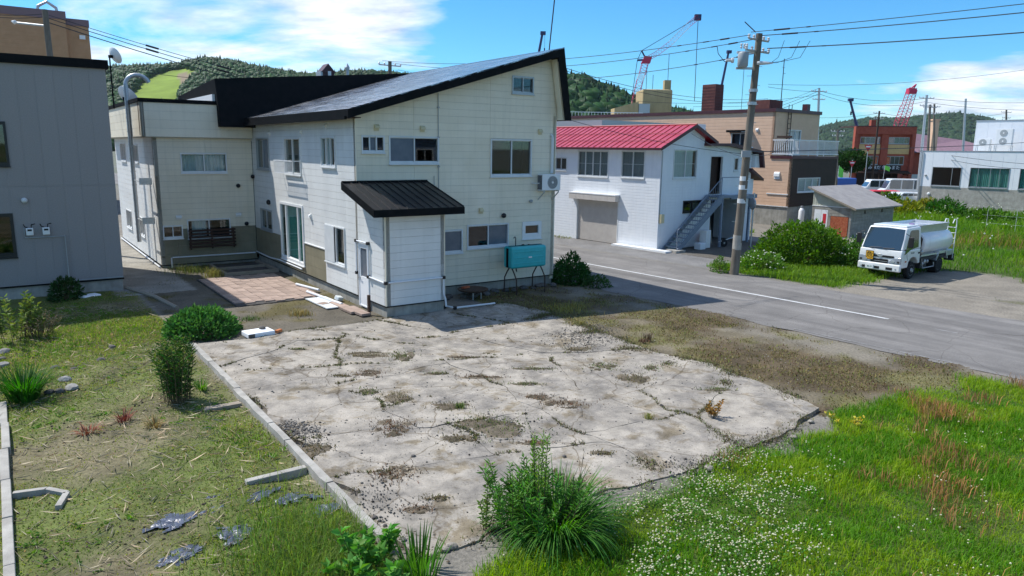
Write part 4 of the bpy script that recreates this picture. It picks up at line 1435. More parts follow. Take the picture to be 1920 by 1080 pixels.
MB().fbox(FG, -9, .015, .385, .43, -.02, .035).build('drip_flashing', M['black_metal'], gh)
MB().box(-9.1, -.09, 7.42, .09, 6.6, 7.70).build('roof_edge', M['black_metal'], gh)
window(gh, FG, *GW[0], frame='dark_frame', glass='glass_dark', n=2, fw=.07)
window(gh, FG, *GW[1], frame='dark_frame', glass='glass_dark', n=2, fw=.09)
lamp_dome(gh, FG, -2.63, 3.18, .09, 'alu_frame', 'vent_hood')
for u in (-2.58, -2.13):
    t = MB().fbox(FG, u - .1, u + .1, 2.06, 2.3, .06, .16).build('gas_meter', M['white_plastic'], gh, bevel=.02)
    MB().fbox(FG, u - .06, u + .06, 2.2, 2.26, .161, .165).build('dial', M['black_plastic'], t)
    MB().tube([FG(u - .15, 2.42, .08), FG(u - .12, 2.34, .09), FG(u - .05, 2.31, .1)], .015).tube([FG(u + .16, 2.42, .05), FG(u + .06, 2.4, .09), FG(u + .05, 2.3, .1)], .015).build('meter_pipe', M['black_metal'], t)
MB().tube([FG(-2.72, 2.3, .06), FG(-2.72, 1.98, .06), FG(-1.62, 1.98, .06), FG(-1.62, .5, .06), FG(-1.55, .47, .06), FG(-.02, .47, .06)], .02).build('gas_pipe', M['grey_plastic'], gh)
MB().fbox(FG, -2.05, -1.93, .12, .22, -.02, .012).build('foundation_vent', M['black_plastic'], gh)

# ================================================================== WHITE HOUSE WITH RED ROOF
wh = thing('white_house', 'white house with red metal roof, roller shutter and outside blue stair', 'house', W0, WN)
QB = lambda u, z, d: (-d, u, z)
QA = lambda u, z, d: (u, -d, z)
WW = [(6.85, 7.85, 3.83, 4.58), (3.6, 5.97, 3.56, 4.98), (1.04, 2.66, 3.6, 5.0), (2.74, 5.97, 0.0, 2.3)]
wall(wh, QB, 0, 13, 0, 5.2, WW, mat='white_siding', boards=False)
WG = [(.95, 2.87, 3.62, 5.1), (4.0, 5.15, 2.74, 4.8), (1.91, 3.47, 1.85, 2.47), (6.15, 6.55, 3.95, 4.7), (4.3, 7.45, 0, 2.45)]
wall(wh, QA, 0.151, 3.43, 0, 6.4, WG, mat='white_siding', boards=False, top=(5.2, .43))
wall(wh, QA, 3.43, 7.85, 0, 5.3, WG, mat='white_siding', boards=False)
MB().box(3.43, 0.2, 5.2, 3.6, 13, 5.6).build('wall', M['white_siding'], wh)
MB().box(7.7, .16, 0, 7.85, 13, 5.0).box(.16, 12.85, 0, 7.7, 13, 5.1).build('wall', M['white_siding'], wh)
MB().box(3.6, 2.2, 0, 7.7, 2.3, 2.6).build('inner_wall', M['interior_dark'], wh)  # recessed wall coloured with the painted room shade
MB().box(5.3, 2.1, 0.05, 6.3, 2.19, 2.1).build('inner_door', M['curtain_white'], wh)
MB().box(.7, .7, .1, 3.3, 12, 5.0).box(3.6, 1.2, 2.8, 7.4, 12, 5.0).build('interior', M['interior_dark'], wh)  # dark boxes added so the panes look onto painted shade
window(wh, QB, *WW[0], glass='glass_dark')
window(wh, QB, *WW[1], glass='glass', n=4, curtain=[(0, 1, 'curtain_grey')], grid=2)
window(wh, QB, *WW[2], glass='glass', n=2, curtain=[(0, 1, 'curtain_grey')], grid=2)
window(wh, QA, *WG[0], glass='glass', n=2, curtain=[(0, .9, 'curtain_white')], grid=2)
window(wh, QA, *WG[2], frame='dark_frame', glass='glass_dark', n=2)
window(wh, QA, *WG[3], glass='glass_dark', n=1)
mb = MB().fbox(QA, 4.0, 5.15, 4.74, 4.8, -.05, .02).fbox(QA, 4.0, 4.06, 2.74, 4.74, -.05, .02).fbox(QA, 5.09, 5.15, 2.74, 4.74, -.05, .02)
d_ = mb.build('door_frame', M['alu_frame'], wh)
MB().fbox(QA, 4.06, 5.09, 2.74, 4.74, -.32, -.28).build('door_leaf', M['wood_dark'], wh)
MB().fbox(QA, 4.06, 5.09, 2.72, 2.74, -.32, -.0).build('door_sill', M['alu_frame'], wh)
# roller shutter
mb = MB()
for i in range(30):
    z = .03 + i * .0755
    mb.fbox(QB, 2.8, 5.91, z, z + .06, -.10, -.085)
    mb.fbox(QB, 2.8, 5.91, z + .06, z + .0755, -.11, -.095)
sh = mb.build('roller_shutter', M['shutter'], wh)
MB().fbox(QB, 2.74, 2.8, 0, 2.3, -.12, .015).fbox(QB, 5.91, 5.97, 0, 2.3, -.12, .015).build('shutter_rail', M['alu_frame'], wh)
cn = MB().fbox(QB, 2.68, 6.3, 2.62, 2.68, 0.0, .34).build('shutter_canopy', M['white_paint'], wh)
for i in range(6):
    y0_ = 2.70 + i * .6
    MB().fbox(QB, y0_ + .004, y0_ + .596, 2.31, 2.615, .30, .325).build('canopy_panel', M['shutter'], cn)
for u in (2.70, 6.275):
    MB().fbox(QB, u, u + .025, 2.31, 2.615, 0.0, .298).build('canopy_side', M['shutter'], cn)
MB().fbox(QB, 2.73, 6.27, 2.31, 2.33, 0.001, .29).build('canopy_base', M['shutter'], cn)
# roof
zl = lambda x: 5.16 + (x + .38) * .449
mb = MB().prism([(-.36, -.33, 5.06), (2.25, -.33, zl(2.25) - .12), (4.05, -.33, 5.40), (4.1, -.33, 5.50), (2.25, -.33, zl(2.25) - .01), (-.38, -.33, 5.15)], (0, 13.5, 0))
wr = mb.build('roof', M['red_seam'], wh)
npn = 31
for i in range(npn):
    y0_ = -.34 + 13.3 * i / npn; y1_ = -.34 + 13.3 * (i + 1) / npn
    MB().prism([(-.42, y0_ + .012, zl(-.42)), (2.25, y0_ + .012, zl(2.25)), (2.25, y0_ + .012, zl(2.25) + .012), (-.42, y0_ + .012, zl(-.42) + .012)], (0, y1_ - y0_ - .024, 0)).build('roof_panel', M['red_roof'], wr)
    MB().prism([(-.42, y0_ - .011, zl(-.42)), (2.25, y0_ - .011, zl(2.25)), (2.25, y0_ - .011, zl(2.25) + .045), (-.42, y0_ - .011, zl(-.42) + .045)], (0, .022, 0)).build('roof_seam', M['red_seam'], wr)
MB().prism([(2.25, -.34, zl(2.25)), (4.14, -.34, 5.5), (4.14, -.34, 5.52), (2.25, -.34, zl(2.25) + .02)], (0, 13.3, 0)).build('roof_slope', M['red_roof'], wr)
for x in (.25, 1.1):
    MB().tube([(x, -.3, zl(x) + .07), (x, 12.9, zl(x) + .07)], .014, 5).build('snow_guard', M['red_seam'], wr)
MB().tube([(2.25, -.36, zl(2.25) + .02), (2.25, 12.96, zl(2.25) + .02)], .05, 6).build('ridge_cap', M['red_seam'], wr)
mb = MB().prism([(-.42, -.36, 5.02), (2.25, -.36, zl(2.25) - .14), (2.25, -.36, zl(2.25) + .03), (-.42, -.36, 5.17)], (0, .025, 0))
mb.prism([(2.25, -.36, zl(2.25) - .14), (4.14, -.36, 5.36), (4.16, -.36, 5.52), (2.25, -.36, zl(2.25) + .03)], (0, .025, 0))
mb.box(-.45, -.36, 5.04, -.425, 12.96, 5.15)
mb.build('fascia', M['maroon_metal'], wr)
MB().box(-.42, -.32, 5.02, -.02, 12.9, 5.04).build('soffit', M['white_paint'], wr)
# porch roof on the right part
mb = MB().prism([(3.4, -.45, 5.30), (5.35, -.45, 5.33), (8.2, -.45, 4.93), (8.2, -.45, 5.09), (5.4, -.45, 5.46), (3.4, -.45, 5.42)], (0, 9, 0))
mb.prism([(8.12, -.45, 5.08), (8.27, -.45, 5.08), (8.52, -.45, 4.14), (8.36, -.45, 4.14)], (0, 9, 0))
mb.build('porch_roof', M['maroon_metal'], wh)
MB().box(7.86, -.2, 4.15, 8.35, 6, 4.9).build('side_bay', M['white_siding'], wh)
MB().prism([(7.5, -.3, 3.98), (8.72, -.3, 3.4), (8.72, -.3, 3.52), (7.5, -.3, 4.12)], (0, 8, 0)).build('lower_side_roof', M['maroon_metal'], wh)
MB().box(7.86, .1, 0, 8.3, 7, 3.5).build('side_lean_to', M['white_siding'], wh)
# outside stair
st = MB()
zs = lambda x: .1 + (x - .35) * (2.62 - .1) / (3.9 - .35)
for y in (-1.0, -.12):
    st.prism([(.2, y, 0.0), (.55, y, 0.0), (3.95, y, 2.42), (3.95, y, 2.74), (3.75, y, 2.74)], (0, .045, 0))
stair = st.build('stair_stringers', M['stair_blue'], wh)
for i in range(12):
    x = .45 + i * .29
    MB().box(x, -.95, zs(x) + .04, x + .27, -.125, zs(x) + .075).build('tread', M['stair_blue'], stair)
MB().box(3.95, -1.0, 2.6, 5.4, -.005, 2.70).build('landing', M['stair_blue'], wh)
mb = MB()
mb.tube([(.36, -.98, .1), (.36, -.98, 1.1), (3.8, -.98, 3.68)], .025, 6).tube([(3.8, -.98, 2.7), (3.8, -.98, 3.68), (5.4, -.98, 3.68), (5.4, -.98, 2.7)], .025, 6).tube([(.45, -.98, .32), (3.8, -.98, 2.83)], .018, 5)
hr = mb.build('handrail', M['stair_blue'], wh)
for i in range(17):
    x = .55 + i * .195
    MB().cyl((x, -.98, zs(x) + .1), (x, -.98, zs(x) + 1.02), .01, n=5).build('baluster', M['stair_blue'], hr)
for x, y in ((3.95, -.95), (7.3, -.4), (6.6, -.4)):
    MB().box(x - .06, y - .05, 0, x + .06, y + .05, 2.6).build('post', M['stair_blue'], wh)
MB().box(5.4, -.5, 2.46, 7.86, -.4, 2.68).build('beam', M['stair_blue'], wh)
MB().box(5.4, -.4, 2.6, 7.86, -.005, 2.66).build('canopy_deck', M['stair_blue'], wh)
MB().box(.05, -.16, 1.4, .3, -.005, 1.85).build('meter_box', M['beige_plastic'], wh, bevel=.02)
MB().tube([(.06, -.03, 1.85), (.06, -.03, 5.1)], .02).build('conduit', M['grey_plastic'], wh)
o = MB().box(-.45, -.95, 0, .02, 2.75, .09).build('concrete_apron', M['white_paint'], None)
o.location = W0; o.rotation_euler = (0, 0, WN)
tag(o, 'white painted concrete apron at the foot of the white house wall', 'apron')
o = MB().box(.0, -1.25, 0, .75, -1.02, .12).box(.1, -.98, 0, .6, -.5, .12).build('stone_step', M['concrete_light'], None)
o.location = W0; o.rotation_euler = (0, 0, WN)
tag(o, 'low concrete step below the blue outside stair', 'step')
# clutter under the stair
fr = MB().box(-.25, -.2, .02, .25, .2, .95).build('cabinet', M['white_plastic'], None, bevel=.02)
fr.location = WP(2.95, -.75); fr.rotation_euler = (0, 0, WN + .15); tag(fr, 'dented white cabinet standing under the blue stair', 'cabinet')
fr = MB().box(-.22, -.2, 0, .22, .2, .33).build('styrofoam_box', M['styrofoam'], None, bevel=.02)
fr.location = WP(2.35, -.9); fr.rotation_euler = (0, 0, WN); tag(fr, 'small white foam box on the ground under the blue stair', 'box')
fr = MB().box(-.2, -.15, 0, .2, .15, .75).build('fuel_can', M['tool_red'], None, bevel=.03)
fr.location = WP(3.5, -.35); fr.rotation_euler = (0, 0, WN); tag(fr, 'red metal can leaning under the blue stair landing', 'can')
brd = thing('leaning_boards', 'weathered boards leaning in the dark under the blue stair landing', 'boards', WP(4.4, .3), WN)
for k in range(4):
    MB().prism([(k * .17, 0, 0), (k * .17 + .14, 0, 0), (k * .15 + .2, .4, 2.0 + .1 * (k % 2)), (k * .15 + .06, .4, 2.0 + .1 * (k % 2))], (0, .03, 0)).build('board', M['wood_weathered'], brd)
ct = thing('hand_cart', 'small overturned hand cart with grey wheel on the dirt below the landing', 'cart', WP(4.3, -1.0), WN)
MB().lathe((0, 0, .2), (.3, 1, 0), [(-.03, .12), (-.03, .2), (.03, .2), (.03, .12)], 14).build('wheel', M['rubber'], ct)
MB().lathe((0, 0, .2), (.3, 1, 0), [(-.035, .02), (-.02, .12), (.02, .12), (.035, .02)], 14).build('rim', M['rim'], ct)
MB().tube([(-.5, 0, .3), (.1, .1, .32), (1.0, .1, .45)], .02).build('shaft', M['white_plastic'], ct)
mir = thing('traffic_mirror', 'round traffic mirror seen from behind on a thin post by the landing', 'mirror', WP(5.25, -2.0), WN)
MB().cyl((0, 0, 0), (0, 0, 2.9), .04).build('post', M['galv'], mir)
MB().lathe((-.12, -.05, 2.35), (-1, .5, 0), [(0, .3), (.03, .33), (.08, .3), (.12, .02)], 18).build('mirror_back', M['alu_grey'], mir)

# ================================================================== TAN BUILDING
tb = thing('tan_building', 'tan-sided block with dark brown lower front and white railed balcony', 'building', (18.81, 49.90, 0), WN)
TW = [(3.4, 4.9, 5.0, 6.35), (8.4, 9.4, 5.6, 6.3), (11.5, 12.5, 5.4, 6.4)]
wall(tb, QB, 1.53, 22, 1.36, 7.75, TW, mat='tan_siding', boards=False)
wall(tb, QB, 0, 1.53, 1.36, 4.66, [], mat='tan_siding', boards=False)
LW = [(1.0, 3.9, 2.3, 3.3)]
wall(tb, QA, 0.0, 6.1, 1.36, 4.6, LW, mat='brown_clad', boards=False)
QU = lambda u, z, d: (u, 1.53 - d, z)
UW = [(1.9, 3.5, 4.85, 6.6)]
wall(tb, QU, 0, 5.9, 4.7, 7.75, UW, mat='tan_siding', boards=False)
MB().box(5.75, 1.7, 1.36, 5.9, 22, 7.75).box(.2, 21.8, 1.36, 5.7, 22, 7.7).build('wall', M['tan_siding'], tb)
MB().box(.04, .04, -.1, 6.0, 21.9, 1.34).build('foundation', M['foundation'], tb)
MB().box(-.06, -.06, 4.6, 6.15, 1.6, 4.78).build('terrace_edge', M['maroon_metal'], tb)
MB().box(-.1, 1.42, 7.75, 6.0, 22.1, 7.98).build('roof_edge', M['maroon_metal'], tb)
MB().fbox(QB, .0, 22, 1.32, 1.37, 0, .03).build('drip_flashing', M['alu_frame'], tb)
for w_ in TW:
    window(tb, QB, *w_, glass='glass_dark', curtain=[(.3, .9, 'curtain_white')])
MB().fbox(QB, 3.2, 5.1, 6.4, 6.55, 0, .4).build('window_hood', M['black_metal'], tb)
window(tb, QA, *LW[0], glass='glass', n=3, frame='white_plastic', curtain=[(0, 1, 'curtain_white')])
window(tb, QU, *UW[0], glass='glass', n=2, frame='white_plastic', curtain=[(0, 1, 'curtain_white')])
fw_ = MB().fbox(QB, 3.3, 4.8, .7, 1.25, -.02, .1).build('foundation_window', M['white_plastic'], tb)
MB().fbox(QB, 3.4, 4.0, .78, 1.18, .1, .11).build('pane', M['dark_frame'], fw_)
MB().fbox(QB, 4.1, 4.7, .78, 1.18, .1, .11).build('pane', M['dark_frame'], fw_)
vent(tb, QB, 1.0, 3.45, w=.42, h=.5, mat='white_plastic')
vent(tb, QB, 2.8, 6.55, w=.2, h=.22, mat='white_plastic'); vent(tb, QB, 7.3, 6.6, w=.2, h=.22, mat='white_plastic')
MB().fbox(QB, .05, 1.7, 2.15, 2.22, 0, .05).build('rail_board', M['alu_frame'], tb)
MB().fbox(QB, .1, 1.2, 5.98, 6.12, 0, .08).build('name_board', M['wood_dark'], tb)
# balcony railing
mb = MB()
for z in (4.88, 5.82):
    mb.box(-.05, -.05, z, 6.1, .0, z + .06).box(-.05, 0.002, z, -.0, 1.5, z + .06)
br = mb.build('balcony_railing', M['white_paint'], tb)
for k in range(42):
    x = -.03 + k * .146
    w_ = .03 if k % 14 else .05
    MB().box(x - w_ / 2, -.042, 4.78 if k % 14 == 0 else 4.941, x + w_ / 2, -.012, 5.819).build('baluster', M['white_paint'], br)
for k in range(1, 10):
    MB().box(-.04, k * .148 - .015, 4.941, -.012, k * .148 + .015, 5.819).build('baluster', M['white_paint'], br)
# roof things
ch = MB().box(1.2, 7.4, 7.9, 2.2, 8.6, 10.0).build('chimney', M['dark_brick'], tb)
for k in range(9):
    MB().box(1.18, 7.38, 8.0 + k * .22, 2.22, 8.62, 8.02 + k * .22).build('brick_course', M['maroon_metal'], ch)
MB().box(2.2, 3.4, 7.9, 3.9, 4.9, 8.75).build('roof_housing', M['dark_brick'], tb)
MB().box(4.9, 2.0, 7.9, 5.3, 2.4, 8.5).build('vent_stack', M['maroon_metal'], tb)
mb = MB()
for x in (1.55, 1.95):
    mb.cyl((x, 1.45, 4.8), (x, 1.45, 8.3), .025, n=5)
ld = mb.build('roof_ladder', M['black_metal'], tb)
for k in range(10):
    MB().box(1.55, 1.44, 5.0 + k * .33, 1.95, 1.46, 5.03 + k * .33).build('rung', M['black_metal'], ld)
MB().cyl((3.0, 3.0, 8.0), (3.0, 3.0, 11.6), .03, n=6).cyl((3.0, 3.0, 10.6), (3.3, 3.0, 10.6), .015, n=4).cyl((2.8, 3.0, 11.0), (3.2, 3.0, 11.0), .012, n=4).build('antenna_mast', M['wire'], tb)
MB().cyl((2.0, 5.6, 8.0), (2.0, 5.6, 12.6), .018, n=5).build('whip_antenna', M['wire'], tb)
gc = thing('gas_cylinder', 'white gas cylinder standing at the corner of the tan building', 'gas cylinder', WP(0, 0) * 0 + Vector((19.55, 49.3, 0)), WN)
MB().lathe((0, 0, 0), (0, 0, 1), [(0, .17), (.05, .19), (1.15, .19), (1.3, .12), (1.34, .06)], 14).build('cylinder', M['white_plastic'], gc, smooth=True)
MB().cyl((0, 0, 1.34), (0, 0, 1.48), .09).build('valve_guard', M['grey_plastic'], gc)

# ================================================================== BLOCK SHED
SH = Vector((20.18, 43.37, 0))
sd = thing('block_shed', 'small concrete block shed with brown sloping roof behind the hedge', 'shed', SH, WN)
MB().box(.18, .18, 0, .2, 2.5, 1.85).box(.18, .18, 0, 5.4, .2, 1.8).build('core_wall', M['stone_dark'], sd)
MB().box(.25, .25, .1, 5.2, 2.35, 1.7).build('interior', M['interior_dark'], sd)  # dark filler block, painted shade inside the shed
SHO = [(.14, 1.27, 0.05, 1.25), (1.46, 2.34, .55, 1.6)]
blk = {}


def block_wall(F, u0, u1, z0, z1, holes):
    r_, z = 0, z0
    while z < z1 - .05:
        u = u0 - (.2 if r_ % 2 else 0)
        while u < u1 - .03:
            for q in minus((max(u, u0), min(u + .4, u1), z, min(z + .2, z1)), holes):
                if q[1] - q[0] > .04:
                    MB().fbox(F, q[0] + .004, q[1] - .004, q[2] + .004, q[3] - .004, 0, -.17).build('block', M['block'], sd)
            u += .4
        z += .2; r_ += 1


block_wall(QB, 0.0, 2.5, 0, 1.8, SHO)
block_wall(QA, 0.175, 5.5, 0, 1.8, [(1.55, 1.8, 1.4, 1.6), (3.75, 4.0, 1.4, 1.6)])
MB().prism([(.02, 0, 1.8), (.02, 2.5, 1.8), (.02, 2.5, 2.78), (.02, 0, 1.86)], (.12, 0, 0)).build('gable_cladding', M['shed_gable'], sd)
MB().box(-.02, -.02, 1.795, .02, 2.52, 1.83).build('gable_trim', M['white_paint'], sd)
MB().prism([(-.25, -.35, 1.72), (-.25, 2.75, 2.90), (-.25, 2.75, 2.97), (-.25, -.35, 1.79)], (6.2, 0, 0)).build('roof', M['shed_roof'], sd)
MB().prism([(-.27, -.37, 1.68), (-.27, 2.77, 2.87), (-.27, 2.77, 2.98), (-.27, -.37, 1.80)], (.02, 0, 0)).build('barge_board', M['wood_weathered'], sd)
MB().fbox(QB, .16, 1.25, .05, 1.23, -.05, .02).build('rusty_door', M['rust_red'], sd)
for u in (1.47, 1.91):
    p_ = MB().fbox(QB, u, u + .42, .56, 1.59, -.05, .0).build('door_leaf', M['white_plastic'], sd)
    MB().fbox(QB, u + .08, u + .3, .75, 1.35, .001, .004).build('poster', M['sign_red'] if u < 1.6 else M['curtain_white'], p_)
MB().box(.3, .3, 0, 5.4, 2.4, .1).build('floor', M['stone_dark'], sd)
MB().box(5.3, .2, 0, 5.45, 2.5, 1.8).box(.2, 2.4, 0, 5.3, 2.5, 1.8).build('rear_wall', M['block'], sd)

# ================================================================== RIGHT WHITE BUILDING
rb = thing('office_building', 'pale panel-clad low office building with concrete base at the right', 'building', (38.37, 69.26, 0), WN)
RW = [(-3.45, -.98, 2.15, 3.9), (-7.25, -4.15, 2.15, 3.92), (-11.2, -8.0, 2.15, 3.92), (-15.2, -12.0, 2.15, 3.92)]
wall(rb, QB, -24, 0, 2.08, 5.3, RW, mat='panel_white', boards=False)
wall(rb, QB, -24, 0, -.1, 2.075, [], mat='concrete_light', boards=False)
MB().box(.16, -.15, -.1, 14, 0, 5.3).box(.16, -24, -.1, 14, -23.85, 5.3).box(13.8, -23.8, -.1, 14, -.2, 5.3).build('wall', M['panel_white'], rb)
MB().box(-.03, -24.03, 5.3, 14.03, .03, 5.36).build('parapet_cap', M['alu_grey'], rb)
MB().box(4, -24, 5.4, 13.7, -2.75, 8.1).build('upper_storey', M['panel_white'], rb)
MB().box(3.96, -24, 8.1, 13.8, -2.7, 8.2).build('upper_cap', M['alu_grey'], rb)
QK = lambda u, z, d: (4 - d, u, z)
window(rb, QK, -9.4, -7.9, 6.4, 7.4, glass='glass_dark', frame='alu_grey')
window(rb, QB, *RW[0], glass='glass_dark', frame='alu_grey', splits=[-3.40, -2.68, -1.03])
window(rb, QB, *RW[1], glass='glass', frame='alu_grey', splits=[-7.2, -6.5, -5.78, -4.81, -4.2], curtain=[(0, 1, 'curtain_green')])
window(rb, QB, *RW[2], glass='glass', frame='alu_grey', n=4, curtain=[(0, 1, 'curtain_green')])
window(rb, QB, *RW[3], glass='glass', frame='alu_grey', n=4, curtain=[(0, 1, 'curtain_green')])
MB().cyl((-.08, -.0, 0), (-.08, -.0, 5.3), .05, n=6).build('downpipe', M['alu_grey'], rb)
lamp_dome(rb, QB, -.45, 3.1, .1, 'grey_plastic'); lamp_dome(rb, QB, -.9, 1.4, .14, 'white_plastic')


def roof_ac(label, y, z, fans, w=.95, hgt=.75):
    t = thing('rooftop_air_conditioner', label, 'air conditioner', rb.matrix_basis @ Vector((3.1, y, 5.36)), WN)
    MB().box(-.2, -w / 2, z, .2, w / 2, z + hgt * fans).build('casing', M['white_plastic'], t, bevel=.02)
    for k in range(fans):
        MB().lathe((-.2, .05, z + hgt * (k + .5)), (-1, 0, 0), [(0, .3), (.02, .3), (.021, .27)], 16).build('fan_guard', M['grey_plastic'], t)
        MB().lathe((-.222, .05, z + hgt * (k + .5)), (-1, 0, 0), [(0, .07), (.01, .06)], 10).build('fan_hub', M['white_plastic'], t)
    for yy in (-w / 2, w / 2):
        for xx in (-.2, .2):
            MB().cyl((xx, yy, 0), (xx, yy, z), .03, n=5).build('stand_leg', M['galv'], t)
    return t


rb.matrix_basis = Matrix.Translation((38.37, 69.26, 0)) @ Matrix.Rotation(WN, 4, 'Z')
roof_ac('tall two-fan air conditioner on legs on the office roof', -5.5, .55, 2, w=1.3, hgt=.72)
roof_ac('short single-fan air conditioner on legs on the office roof', -3.9, .5, 1, w=1.1, hgt=.62)

# ================================================================== RED BRICK SHOP
rd = thing('brick_shop', 'three-storey red brick shop with ochre panels and white lettering', 'building', (51.3, 112, .0), R(-3))
FR0 = lambda u, z, d: (u, -d, z)
RH = [(1.0, 3.9, 6.5, 7.5), (5.2, 8.2, 6.5, 7.5), (1.5, 3.9, 3.4, 4.7), (5.0, 7.7, 3.4, 4.7), (.9, 8.0, 0.2, 2.4)]
wall(rd, FR0, 0, 8.9, 0, 9.0, RH, mat='red_brick', boards=False, thick=.3)
for z0, z1, u0, u1 in ((5.0, 6.4, .9, 4.0), (5.0, 6.4, 5.1, 8.3)):
    t_ = MB().fbox(FR0, u0, u1, z0, z1, 0, .08).build('panel', M['ochre_tile'], rd)
    for k in range(1, 10):
        MB().fbox(FR0, u0 + (u1 - u0) * k / 10 - .02, u0 + (u1 - u0) * k / 10 + .02, z0, z1, .08, .1).build('panel_rib', M['ochre_tile'], t_)
for h in RH[:4]:
    window(rd, FR0, *h, glass='glass_dark', frame='alu_grey', n=4, curtain=[(.3, .8, 'curtain_white')])
MB().fbox(FR0, 0, .5, 0, 9.0, 0, .5).fbox(FR0, 8.4, 8.9, 0, 9.0, 0, .5).fbox(FR0, .5, 8.4, 7.9, 9.0, 0, .5).fbox(FR0, 4.05, 5.05, 2.4, 7.9, 0, .35).build('brick_frame', M['red_brick'], rd)
MB().fbox(FR0, 0.1, 8.9, 9.0, 9.12, -6, .55).build('roof_edge', M['maroon_metal'], rd)
sg = MB().fbox(FR0, 2.2, 7.2, 2.55, 3.35, .36, .45).build('sign_board', M['placard_black'], rd)


def text(body, size, parent, loc, rot, mat, ext=.01, name='lettering'):
    c = bpy.data.curves.new(name, 'FONT')
    c.body = body; c.size = size; c.extrude = ext; c.align_x = 'CENTER'; c.align_y = 'CENTER'
    c.resolution_u = 2
    c.materials.append(mat)
    o = bpy.data.objects.new(name, c)
    link(o, parent)
    o.location = loc; o.rotation_euler = rot
    return o


SIGN_ARGS = ('み味だ 冬 みまた', .62, sg, (4.7, -.462, 2.95), (R(90), 0, 0), M['white_paint'])
MB().prism([(.4, -.05, 2.55), (.4, -1.3, 2.25), (.4, -1.3, 2.1), (.4, -.05, 2.1)], (8.0, 0, 0)).build('awning', M['wood_dark'], rd)
for u in (1.0, 2.6, 4.4, 6.2, 7.9):
    MB().fbox(FR0, u - .06, u + .06, 0, 2.4, -.2, .02).build('shopfront_post', M['wood_dark'], rd)
MB().fbox(FR0, .9, 8.0, .2, 2.4, -2.2, -2.1).build('shop_interior', M['interior_dark'], rd)  # dark sheet painting the shade behind the shop front
MB().fbox(FR0, 7.6, 8.4, .2, 1.9, .02, .35).build('brick_pier', M['red_brick'], rd)
# side wall, slanted back
mb = MB().add([(8.9, 0, 0), (8.9, 0, 9.0), (8.9, 5.5, 5.0), (8.9, 7, 5.0), (8.9, 7, 0), (8.6, 0, 0), (8.6, 0, 9.0), (8.6, 5.5, 5.0), (8.6, 7, 5.0), (8.6, 7, 0)],
              [(0, 1, 2, 3, 4), (9, 8, 7, 6, 5), (0, 5, 6, 1), (1, 6, 7, 2), (2, 7, 8, 3), (3, 8, 9, 4)])
mb.build('side_wall', M['red_brick'], rd)
MB().box(8.905, 1.2, 3.3, 8.96, 2.4, 5.1).box(8.905, 4.4, 3.3, 8.96, 5.6, 5.1).build('side_window_trim', M['white_paint'], rd)
MB().box(8.962, 1.45, 3.5, 8.98, 2.15, 4.9).box(8.962, 4.65, 3.5, 8.98, 5.35, 4.9).build('side_window_pane', M['dark_frame'], rd)
MB().box(3.2, 2, 9, 3.9, 2.8, 10.1).build('chimney', M['red_brick'], rd)
MB().box(9.0, 1, 0, 11.4, 1.3, 2.0).build('side_fence_panel', M['alu_grey'], rd)
# pink roofed building behind it
pk = thing('pink_roof_house', 'red brick house with low mauve metal roof right of the shop', 'building', (59.8, 116, 0), R(2))
MB().box(0, 0, 0, 19, 8, 5.2).build('wall', M['red_brick'], pk)
mb = MB().add([(-.6, -.8, 5.4), (20, -.8, 5.0), (13, 4, 7.4), (-.6, 4, 9.0), (20, 9, 5.0), (-.6, 9, 5.4)], [(0, 1, 2, 3), (1, 4, 2), (3, 2, 4, 5), (0, 3, 5), (0, 5, 4, 1)])
mb.build('roof', M['pink_roof'], pk)
for x in (8.5, 11.8):
    w_ = MB().box(x, -.06, 3.4, x + 2.0, -.001, 4.9).build('window', M['white_paint'], pk)
    MB().box(x + .2, -.08, 3.6, x + .9, -.065, 4.7).build('pane', M['dark_frame'], w_)
    MB().box(x + 1.1, -.08, 3.6, x + 1.8, -.065, 4.7).build('pane', M['dark_frame'], w_)
ch = thing('brick_chimney', 'tall tan brick chimney stack left of the mauve roof', 'chimney', at(1745, 300, 100), 0)
MB().prism([(-.45, -.4, -8), (.45, -.4, -8), (.38, -.35, 5.2), (-.38, -.35, 5.2)], (0, .8, 0)).build('stack', M['tan_siding'], ch)
MB().box(-.5, -.45, 5.2, .5, .5, 5.4).build('cap', M['tan_siding'], ch)
mh = thing('far_house', 'far low house with ochre wall and dark roof by the office corner', 'house', (88, 130, 0), R(10))
MB().box(0, 0, 0, 9, 6, 5).build('wall', M['ochre_tile'], mh)
MB().prism([(-.5, -.5, 5), (-.5, 6.5, 5), (-.5, 3, 7.4)], (10, 0, 0)).build('roof', M['stone_dark'], mh)

# ================================================================== BEIGE BLOCK WITH TOWER, BROWN BUILDING, TAN BLOCK
be = thing('beige_block', 'far beige concrete block with round-cornered roof tower and railing', 'building', (8.0, 110, 0), R(3))
MB().box(0, 0, 0, 17, 14, 9.2).build('wall', M['beige_wall'], be)
MB().box(-1, -.6, 9.2, 13, 0, 9.5).box(-1, -6, 7.2, 12, -.6, 8.6).build('lower_roof', M['alu_grey'], be)
tw = MB().box(11.6, 3, 9.2, 16.2, 8, 14.2).build('tower', M['beige_wall'], be, bevel=.25, seg=2)
MB().box(15, 3.5, 14.2, 16.0, 4.5, 15.6).build('tower_stack', M['beige_wall'], be)
mb = MB().prism([(7.0, 1, 9.5), (10.6, 1, 9.5), (10.6, 1, 12.2), (7.0, 1, 11.2)], (0, 3, 0))
mb.build('stair_head', M['beige_wall'], be)
MB().box(10.65, .9, 9.6, 12.3, 2.4, 11.9).build('stair_canopy', M['alu_grey'], be)
mb = MB().box(-1, -.5, 10.45, 11, -.45, 10.52)
rl = mb.build('roof_railing', M['white_paint'], be)
